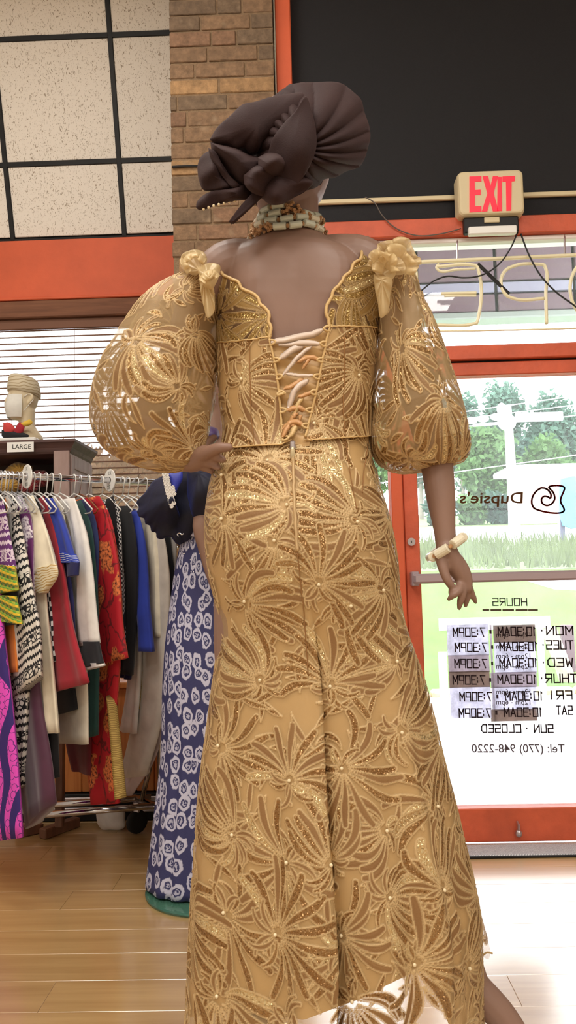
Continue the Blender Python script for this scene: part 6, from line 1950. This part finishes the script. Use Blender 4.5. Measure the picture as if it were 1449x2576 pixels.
for pts, w, m in [([(681, 863), (740, 853), (790, 842), (812, 830)], .013, RIB), ([(700, 870), (760, 866), (806, 868)], .011, RIB), ([(704, 904), (735, 884), (764, 872)], .013, RIB), ([(712, 946), (745, 905), (784, 873)], .008, RIB),
                  ([(745, 914), (768, 902), (802, 905)], .010, RIBO), ([(716, 940), (758, 947), (788, 946)], .007, RIB), ([(714, 980), (740, 970), (765, 954)], .010, RIBO), ([(726, 1028), (742, 985), (776, 956)], .012, RIB), ([(748, 1000), (786, 988)], .008, RIBO),
                  ([(760, 930), (772, 912), (784, 898)], .007, RIBO), ([(722, 1034), (745, 1027), (768, 1034)], .011, RIBO), ([(736, 1050), (750, 1020), (763, 1000)], .009, LOOPM), ([(730, 1060), (744, 1045), (750, 1040)], .009, RIBO), ([(710, 1082), (737, 1064), (764, 1072)], .011, RIBO), ([(752, 1062), (757, 1046)], .007, RIBO), ([(712, 1102), (724, 1080), (745, 1068)], .011, RIBO), ([(728, 1102), (740, 1086), (745, 1074)], .012, LOOPM)]:
    ribbon(pts, w, m)
ribbon([(722, 990), (700, 994), (708, 985)], .006, LOOPM)
# zipper
zp = np.array([onskirt(a, b, .0022) for a, b in crom(np.array([(736, 1112), (738, 1180), (741, 1270), (748, 1385)], float), 30)])
zt_ = obj('zip_tape', tube(crom(zp, 50), .0030, 8, True), mat('tan_zip_tape', S(192, 160, 114), .6), gw, smooth=True)
zq = zp + np.array([0, -.004, 0])
obj('zip_coil', tube(crom(zq, 50), .0013, 6), mat('pale_zip_coil', S(206, 176, 130), .4), zt_, smooth=True)
zc_ = onskirt(736, 1124, .006)
sl_o = obj('zip_slider', box(zc_, (.010, .006, .017), .0025), M['steel'], gw)
zc2 = onskirt(736, 1146, .007)
V, F = sphere((0, 0, 0), (.0048, .0022, .0125), 12, 9)
obj('pull_tab', (V + zc2, F), mat('brass_pull', S(206, 188, 150), .25, .8), sl_o, smooth=True)
# pearl beads at flower hearts
PEARL = mat('pearl_bead', S(232, 214, 176), .2)
bs_ = sphere((0, 0, 0), .0032, 8, 6); bme = make_mesh('pearl', bs_[0], bs_[1], True); bme.materials.append(PEARL)
ZS = G[:, :, 2]
cnt = 0
for u, z in BEADS:
    if not (.2 < z < 1.58) or abs(u) > .40: continue
    src, UU = (G, U) if z < G[0, :, 2].mean() else (Gb, Ub)
    k = int(np.argmin(np.abs(src[:, NB_ // 2, 2] - z))); j = int(np.argmin(np.abs(UU[k] - u) + (np.abs(TS) > 1.5) * 9))
    pxy = proj(src[k, j])
    if (src is Gb and not keepB[k, j]) or abs(TS[j]) > 1.1: continue
    inst('pearl_bead', bme, gw, src[k, j] + (src[k, j] - src[k].mean(0)) * .02); cnt += 1

# ---- puffed sleeves
def sleeve(Lp, Rp, dep, seed, motifs, top_n, bot_n, nm='sleeve', Yc=None, fold=None):
    m, n = 330, 420
    Lp = crom(np.array(Lp, float), m); Rp = crom(np.array(Rp, float), m)
    dep = np.interp(np.linspace(0, 1, m), np.linspace(0, 1, len(dep)), dep)
    Yc = np.full(m, YM) if Yc is None else np.interp(np.linspace(0, 1, m), np.linspace(0, 1, len(Yc)), Yc)
    ph = np.arange(n) * 2 * PI / n
    Gs = np.empty((m, n, 3)); Us = np.empty((m, n)); Vs = np.empty((m, n))
    acc = 0; prev = None
    rs_ = np.random.default_rng(seed)
    p1, p2 = rs_.uniform(0, 6.28, 2)
    for k in range(m):
        t = k / (m - 1)
        l_ = at(*Lp[k], Yc[k]); r_ = at(*Rp[k], Yc[k]); c = (l_ + r_) / 2; h = (r_ - l_) / 2
        hl = np.linalg.norm(h)
        gat = (.035 * np.exp(-t / .12) * np.cos(top_n * ph + p1) + .05 * np.exp(-(1 - t) / .09) * np.cos(bot_n * ph + p2) + .010 * np.cos(5 * ph + 9 * t + p1) + .008 * np.cos(8 * ph - 7 * t + p2))
        if fold is not None: gat = gat + fold(t, ph)
        s_ = 1 + gat
        Gs[k] = c + np.sin(ph)[:, None] * h * (s_ - .045)[:, None] / (1 - .02) + np.c_[np.zeros(n), -dep[k] * np.cos(ph) * s_, np.zeros(n)]
        if prev is not None: acc += np.linalg.norm(c - prev)
        prev = c
        Us[k] = np.where(ph > PI, ph - 2 * PI, ph) * .125
        Vs[k] = -acc
    F = Field(-.42, .42, -acc - .03, .03)
    for q in spread_points(-.42, .42, -acc, 0, .042, seed + 1): F.leaf(q, rs_.uniform(0, 6.28), rs_.uniform(.035, .07), rs_)
    for q in spread_points(-.40, .40, -acc, 0, .108, seed, motifs): F.motif(q, rs_.uniform(0, 6.28), rs_.uniform(.085, .11), rs_, n=11)
    return field_mesh(nm, Gs, Us, Vs, F, LACES, gw, True, None), Gs
LS = sleeve([(520, 676), (470, 694), (420, 716), (360, 762), (312, 830), (268, 900), (240, 965), (229, 1020), (235, 1085), (262, 1130), (310, 1160), (370, 1180), (425, 1189), (458, 1184), (484, 1170)],
            [(545, 690), (547, 730), (549, 780), (549, 830), (549, 880), (548, 920), (545, 960), (540, 1000), (533, 1045), (527, 1075), (522, 1098), (518, 1115), (514, 1128), (511, 1136), (506, 1142)],
            [.03, .06, .085, .11, .125, .135, .14, .135, .12, .09, .05, .024], 21, [(-.02, -.20), (.14, -.05)], 9, 11, Yc=[1.46, 1.46, 1.47, 1.47, 1.46, 1.44])
def rfold(t, ph):
    p = np.where(ph > PI, ph - 2 * PI, ph)
    return -.16 * np.exp(-((p - .62) / .12) ** 2) * np.clip(1.1 - abs(t - .35) * 2.2, 0, 1) - .06 * np.exp(-((p + .5) / .2) ** 2) * np.clip(1 - abs(t - .3) * 2, 0, 1)
RS = sleeve([(950, 680), (950, 715), (952, 770), (947, 830), (942, 890), (939, 950), (937, 1005), (934, 1055), (930, 1100), (934, 1140), (955, 1170), (990, 1186), (1030, 1188), (1056, 1176)],
            [(1028, 672), (1044, 700), (1062, 750), (1086, 805), (1108, 860), (1128, 915), (1148, 970), (1166, 1025), (1179, 1075), (1184, 1120), (1178, 1145), (1164, 1160), (1150, 1164), (1141, 1162)],
            [.035, .06, .08, .095, .105, .11, .115, .12, .118, .10, .06, .033], 33, [(-.05, -.18), (.05, -.30)], 8, 9, fold=rfold)
# organza rosettes on the shoulders
def organza():
    b = NB('crumpled_gold_organza')
    tr = b.n('BsdfTransparent'); tl = b.n('BsdfTranslucent'); tl.inputs[0].default_value = S(240, 222, 180)
    b.set(Base_Color=S(232, 208, 160), Roughness=.35, Metallic=.1)
    m0 = b.n('MixShader'); m0.inputs[0].default_value = .3; b.t.links.new(b.b.outputs[0], m0.inputs[1]); b.t.links.new(tl.outputs[0], m0.inputs[2])
    m1 = b.n('MixShader'); m1.inputs[0].default_value = .62; b.t.links.new(tr.outputs[0], m1.inputs[1]); b.t.links.new(m0.outputs[0], m1.inputs[2])
    b.t.links.new(m1.outputs[0], b.out.inputs[0])
    return b.m
ORG_ = organza()
def puff(out, Y, fr, pl_, amp, cr_, sd, ctr):
    obj('shoulder_rosette', pillow(out, Y, fr, fr * .8, nr=16, nphi=140, pleats=pl_, amp=amp, crumple=cr_, seed=sd, ctr=ctr), ORG_, gw, smooth=True)
puff([(452, 656), (458, 640), (474, 631), (494, 628), (512, 634), (521, 648), (518, 668), (506, 684), (490, 694), (468, 684), (456, 672)], 1.40, .030, 7, .003, .014, 4, (503, 680))
puff([(496, 676), (516, 664), (540, 662), (553, 668), (552, 690), (544, 712), (530, 730), (516, 726), (504, 704)], 1.375, .020, 6, .003, .012, 5, (522, 690))
puff([(500, 690), (520, 700), (536, 720), (540, 750), (536, 790), (524, 800), (512, 770), (504, 730)], 1.365, .016, 7, .004, .008, 8, (515, 700))
puff([(962, 640), (970, 618), (990, 607), (1008, 606), (1022, 616), (1024, 634), (1036, 652), (1034, 678), (1016, 690), (996, 692), (974, 684), (960, 664)], 1.40, .034, 6, .003, .018, 6, (985, 672))
puff([(936, 640), (952, 634), (972, 650), (990, 668), (996, 690), (984, 704), (964, 702), (946, 690), (936, 664)], 1.375, .022, 5, .003, .014, 7, (965, 690))
puff([(940, 690), (960, 694), (984, 700), (982, 740), (972, 790), (960, 800), (950, 760), (942, 720)], 1.372, .016, 7, .004, .008, 9, (960, 705))

def ruffle(path, wpx, Y, k, amp, sd, side=1):
    P = crom(np.array(path, float), 90); T = np.gradient(P, axis=0); T /= np.linalg.norm(T, axis=1)[:, None]
    Nn = np.c_[-T[:, 1], T[:, 0]] * side
    s_ = np.linspace(0, 1, 90); V = []
    rs_ = np.random.default_rng(sd); ph = rs_.uniform(0, 6.28, 3)
    wv = np.sin(s_ * k + ph[0]) + .6 * np.sin(s_ * k * 1.7 + ph[1])
    for t in np.linspace(0, 1, 9):
        q = P + Nn * (wpx * t * (1 + .22 * np.sin(s_ * k * .6 + ph[2])))[:, None] + T * (wpx * .18 * t * np.cos(s_ * k + ph[0]))[:, None]
        y = Y - .014 * math.sin(t * 2.2) + amp * t * wv
        V.append([at(q[i, 0], q[i, 1], y[i]) for i in range(90)])
    o = obj('shoulder_rosette', (np.array(V).reshape(-1, 3), gridfaces(9, 90)), ORG_, gw, smooth=True)
    sd_ = o.modifiers.new('thick', 'SOLIDIFY'); sd_.thickness = .001
ruffle([(952, 676), (968, 640), (1000, 622), (1024, 640), (1030, 668)], 26, 1.385, 34, .008, 1, -1)
ruffle([(962, 690), (974, 660), (1000, 646), (1018, 664), (1020, 690)], 28, 1.368, 30, .008, 2, -1)
ruffle([(940, 664), (956, 650), (976, 660), (982, 684)], 22, 1.355, 24, .006, 3, -1)
ruffle([(470, 690), (458, 664), (470, 642), (500, 636), (520, 652)], 14, 1.385, 26, .006, 4, 1)
ruffle([(500, 704), (516, 684), (540, 680), (554, 694)], 20, 1.350, 24, .006, 5, 1)

# ================================================================== HEADWRAP
def gele_mat():
    b = NB('dark_brown_headwrap_cloth')
    f = b.noise(9, b.co('Object'), 3)
    b.set(Base_Color=b.ramp(f, [(.3, S(40, 25, 25)), (.7, S(50, 32, 31))]), Roughness=.82, Sheen_Weight=.15, Sheen_Tint=S(150, 120, 120), Specular_IOR_Level=.25)
    b.bump(b.noise(500, b.co('Object'), 2), .25, .002)
    return b.m
GELE = gele_mat()
ge = empty('headwrap', at(710, 400, 1.45))
tag(ge, 'dark brown pleated headwrap with fan and knotted tails on the gold gowned mannequin', 'headwrap')
# wrapped crown round the head
cr_ = []
a = np.arange(64) * 2 * PI / 64
for k, (py, L, Rr, b_) in enumerate([(500, 640, 790, .085), (480, 630, 806, .098), (450, 624, 820, .108), (410, 624, 826, .116), (360, 640, 826, .116), (310, 670, 822, .105), (270, 700, 810, .08), (245, 726, 796, .045)]):
    pl_, pr_ = at(L, py, 1.485), at(Rr, py, 1.485); c = (pl_ + pr_) / 2; h = (pr_ - pl_) / 2
    w = 1 + .025 * np.sin(6 * a + k * .9) + .015 * np.sin(11 * a - k)
    tiltz = .05 * np.cos(a)
    cr_.append(np.array([c + h * math.sin(t) * q + np.array([0, -b_ * math.cos(t) * q, 0]) for t, q in zip(a, w)]))
obj('crown_wrap', loft(cr_), GELE, ge, smooth=True)
# the pleated fan
fan_out = np.array([(660, 500), (640, 440), (640, 330), (668, 262), (700, 232), (735, 212), (790, 207), (862, 211), (890, 232), (908, 250), (917, 282), (930, 322), (932, 345), (926, 372), (915, 404), (906, 418), (870, 432), (842, 447), (815, 452), (798, 470), (762, 482), (735, 496), (700, 512)], float)
PV = np.array([752, 372.0])
no = 300
OP = crom(np.vstack([fan_out, fan_out[:1]]), no + 1)[:-1]
angp = np.unwrap(np.arctan2(OP[:, 1] - PV[1], OP[:, 0] - PV[0]))
rows = []
for sg, seq in ((-1, np.linspace(.03, 1, 34)), (1, np.linspace(1, .03, 14))):
    for r_ in seq:
        q = PV + (OP - PV) * r_
        lift = .105 * math.sin(min(1, r_ * 1.02) * PI * .92 ** 1) ** .8 if sg < 0 else .03 * math.sin(r_ * PI)
        plz = 1.2 - 2.4 * np.abs(np.sin(9.5 * (angp + .30 * r_) + .9 * np.sin(angp * 3))) ** .6
        edge = .0
        amp = .0125 * r_ ** .8 * (1 - .35 * r_)
        y = 1.42 + (-.06 * math.sin(r_ * PI * .95) - .075 * (1 - r_) if sg < 0 else lift) + (amp * plz if sg < 0 else amp * plz * .6)
        rows.append(np.array([at(q[i, 0], q[i, 1], y[i]) for i in range(no)]))
obj('fan', loft(rows), GELE, ge, smooth=True)
# smooth folded band lying across the left
obj('crown_wrap', pillow([(520, 400), (540, 360), (600, 340), (680, 330), (720, 380), (716, 470), (680, 500), (620, 486), (560, 470), (530, 440)], 1.43, .02, .05, nr=8, nphi=60), GELE, ge, smooth=True)
obj('folded_band', pillow([(527, 352), (545, 322), (580, 290), (612, 262), (640, 256), (680, 244), (720, 237), (768, 238), (774, 250), (752, 290), (722, 318), (690, 338), (662, 360), (640, 388), (628, 385), (612, 372), (598, 376), (570, 366), (545, 362)], 1.362, .034, .05, nr=16, nphi=110, seed=9, crumple=.005, tilt=(.10, .12), ctr=(650, 312)), GELE, ge, smooth=True)
obj('folded_band', pillow([(672, 400), (684, 352), (712, 312), (744, 278), (770, 242), (784, 280), (795, 328), (796, 368), (784, 408), (764, 444), (740, 474), (712, 470), (688, 440)], 1.316, .016, .06, nr=14, nphi=90, seed=31, crumple=.007, tilt=(-.10, .10), ctr=(735, 370)), GELE, ge, smooth=True)
obj('side_roll', pillow([(529, 356), (560, 364), (598, 374), (630, 390), (660, 396), (684, 404), (696, 430), (686, 456), (664, 464), (640, 470), (610, 468), (586, 446), (568, 430), (550, 404), (534, 384)], 1.372, .05, .05, nr=20, nphi=110, seed=12, crumple=.030, ctr=(600, 410)), GELE, ge, smooth=True)
obj('side_roll', pillow([(496, 420), (502, 400), (520, 382), (536, 378), (546, 398), (556, 424), (578, 452), (600, 474), (572, 480), (540, 482), (512, 478), (500, 452)], 1.385, .045, .045, nr=16, nphi=90, seed=14, crumple=.016, tilt=(-.2, -.2), ctr=(530, 440)), GELE, ge, smooth=True)
obj('side_roll', pillow([(524, 372), (540, 380), (558, 410), (580, 444), (602, 470), (590, 474), (566, 452), (544, 420), (528, 394)], 1.345, .016, .02, nr=8, nphi=70, seed=18, crumple=.004, ctr=(560, 425)), GELE, ge, smooth=True)
obj('knot', pillow([(612, 440), (640, 418), (676, 412), (700, 430), (704, 462), (690, 486), (664, 494), (636, 486), (616, 466)], 1.33, .034, .035, nr=18, nphi=90, seed=15, crumple=.028, ctr=(648, 452)), GELE, ge, smooth=True)
obj('knot', pillow([(648, 396), (676, 384), (708, 392), (720, 416), (704, 440), (674, 440), (652, 424)], 1.318, .026, .03, nr=16, nphi=80, seed=25, crumple=.026, ctr=(690, 420)), GELE, ge, smooth=True)
obj('side_roll', pillow([(656, 470), (690, 436), (724, 436), (760, 444), (788, 458), (770, 480), (738, 498), (708, 514), (680, 514), (660, 498)], 1.335, .03, .06, nr=16, nphi=90, seed=16, crumple=.022, ctr=(700, 470)), GELE, ge, smooth=True)
obj('tail', pillow([(493, 522), (494, 512), (510, 492), (530, 482), (580, 474), (640, 462), (664, 470), (662, 486), (640, 498), (590, 506), (540, 518), (510, 528), (500, 528)], 1.36, .024, .02, nr=16, nphi=110, seed=17, crumple=.022, ctr=(600, 486)), GELE, ge, smooth=True)
obj('tail', two_edge([at(640, 480, 1.33), at(604, 520, 1.328), at(576, 558, 1.33)], [at(664, 492, 1.33), at(632, 524, 1.326), at(588, 563, 1.33)], np.array([0, -1.0, 0]), .005, n=16, m=20, folds=.001, flare=[1, 1])[:2], GELE, ge, smooth=True)
eb = sphere((0, 0, 0), .0028, 7, 5); ebm = make_mesh('bead', eb[0], eb[1], True); ebm.materials.append(PEARL)
for k, (px, py) in enumerate(crom(np.array([(512, 526), (540, 517), (566, 511), (590, 505)], float), 7)):
    inst('edge_bead', ebm, ge, at(px, py, 1.352))
# ================================================================== NECKLACE AND BRACELET
nk = empty('bead_necklace', at(728, 560, YM))
tag(nk, 'four strand necklace of pale tube beads and rose gold clusters on the gold gowned mannequin', 'necklace')
def bead_mesh(nm, L, r, m):
    pr = [(0, 0), (r * .82, 0), (r, .0012), (r, L - .0012), (r * .82, L), (0, L)]
    V, F = lathe(pr, (0, 0, -L / 2), 14)
    me = make_mesh(nm, V, F, False); me.materials.append(m); return me
BI, BM = bead_mesh('bead', .0245, .0068, M['ivory']), bead_mesh('bead', .0245, .0068, M['mint'])
sp_ = sphere((0, 0, 0), (.0042, .0042, .0042), 8, 6); SPC = make_mesh('spacer', sp_[0], sp_[1], True); SPC.materials.append(M['gold_metal'])
cl_ = []
rs_ = np.random.default_rng(2)
for k in range(22):
    d = rs_.normal(0, 1, 3); d /= np.linalg.norm(d)
    cl_.append(sphere(d * np.array([.0078, .0078, .0125]), .0036, 6, 5))
cj = join(*cl_); CLU = make_mesh('cluster', cj[0], cj[1], True); CLU.materials.append(M['gold_metal'])
def strand(path, kinds):
    P = crom(np.array(path), 400)
    P = np.vstack([P])
    d = np.r_[0, np.cumsum(np.linalg.norm(np.diff(P, axis=0), axis=1))]
    obj('strand_cord', tube(P[::8], .001, 5, False), M['grey_wire'], nk)
    s = .014; k = 0
    while s < d[-1] - .012:
        p = np.array([np.interp(s, d, P[:, q]) for q in range(3)]); p2 = np.array([np.interp(s + .002, d, P[:, q]) for q in range(3)])
        T = Vector(p2 - p).normalized(); rot = Vector((0, 0, 1)).rotation_difference(T).to_matrix()
        kd = kinds[k % len(kinds)]
        inst({'g': 'gold_cluster'}.get(kd, 'tube_bead'), {'i': BI, 'm': BM, 'g': CLU}[kd], nk, p, rot)
        q_ = np.array([np.interp(s + .0152, d, P[:, q]) for q in range(3)])
        if s + .0152 < d[-1]: inst('spacer_bead', SPC, nk, q_)
        s += .0302; k += 1
def loop(pts, kinds, b_=.066, Yc=1.475):
    """ring round the neck: back arc through photograph points, front closed behind"""
    n = len(pts)
    P = []
    xs_ = np.array(pts, float); cx = (xs_[0, 0] + xs_[-1, 0]) / 2; hw_ = (xs_[-1, 0] - xs_[0, 0]) / 2
    for px, py in pts:
        f = np.clip((px - cx) / hw_, -1, 1)
        P.append(at(px, py, Yc - b_ * math.sqrt(max(0, 1 - f * f))))
    l_, r_ = P[0], P[-1]
    fr_ = [r_ + np.array([-.02, .05, -.012]), (l_ + r_) / 2 + np.array([0, b_ * 1.05, -.03]), l_ + np.array([.02, .05, -.012])]
    strand(P + fr_ + [P[0]], kinds)
loop([(652, 548), (668, 528), (690, 520), (718, 516), (745, 524), (768, 536), (800, 548)], 'mmmgm', .062)
loop([(644, 560), (668, 544), (690, 537), (716, 532), (742, 536), (770, 545), (804, 558)], 'immggi', .064)
loop([(636, 578), (656, 562), (684, 554), (710, 552), (740, 547), (768, 546), (795, 552), (808, 560)], 'gimmmi', .067)
loop([(624, 612), (640, 588), (664, 573), (690, 570), (716, 568), (744, 565), (772, 562), (798, 572), (813, 590)], 'iggmmm', .074)

br = empty('bead_bracelet', at(1122, 1376, 1.435))
tag(br, 'ivory tube bead bracelet on the hanging wrist', 'bracelet')
BB = bead_mesh('bead', .0275, .0092, M['ivory'])
wc = at(1123, 1377, 1.437)
tl2 = at(1150, 1360, 1.437) - at(1095, 1396, 1.437); tl2 /= np.linalg.norm(tl2)
bk = np.array([0, -1.0, 0]); R_b = .033
for k in range(6):
    t = (k + .5) * 2 * PI / 6 + .05
    p = wc + tl2 * R_b * math.sin(t) + bk * R_b * .9 * math.cos(t)
    T = Vector(tl2 * math.cos(t) - bk * .9 * math.sin(t)).normalized()
    inst('tube_bead', BB, br, p, Vector((0, 0, 1)).rotation_difference(T).to_matrix())
    t2 = t + PI / 6
    inst('spacer_bead', SPC, br, wc + tl2 * R_b * 1.08 * math.sin(t2) + bk * R_b * 1.0 * math.cos(t2))
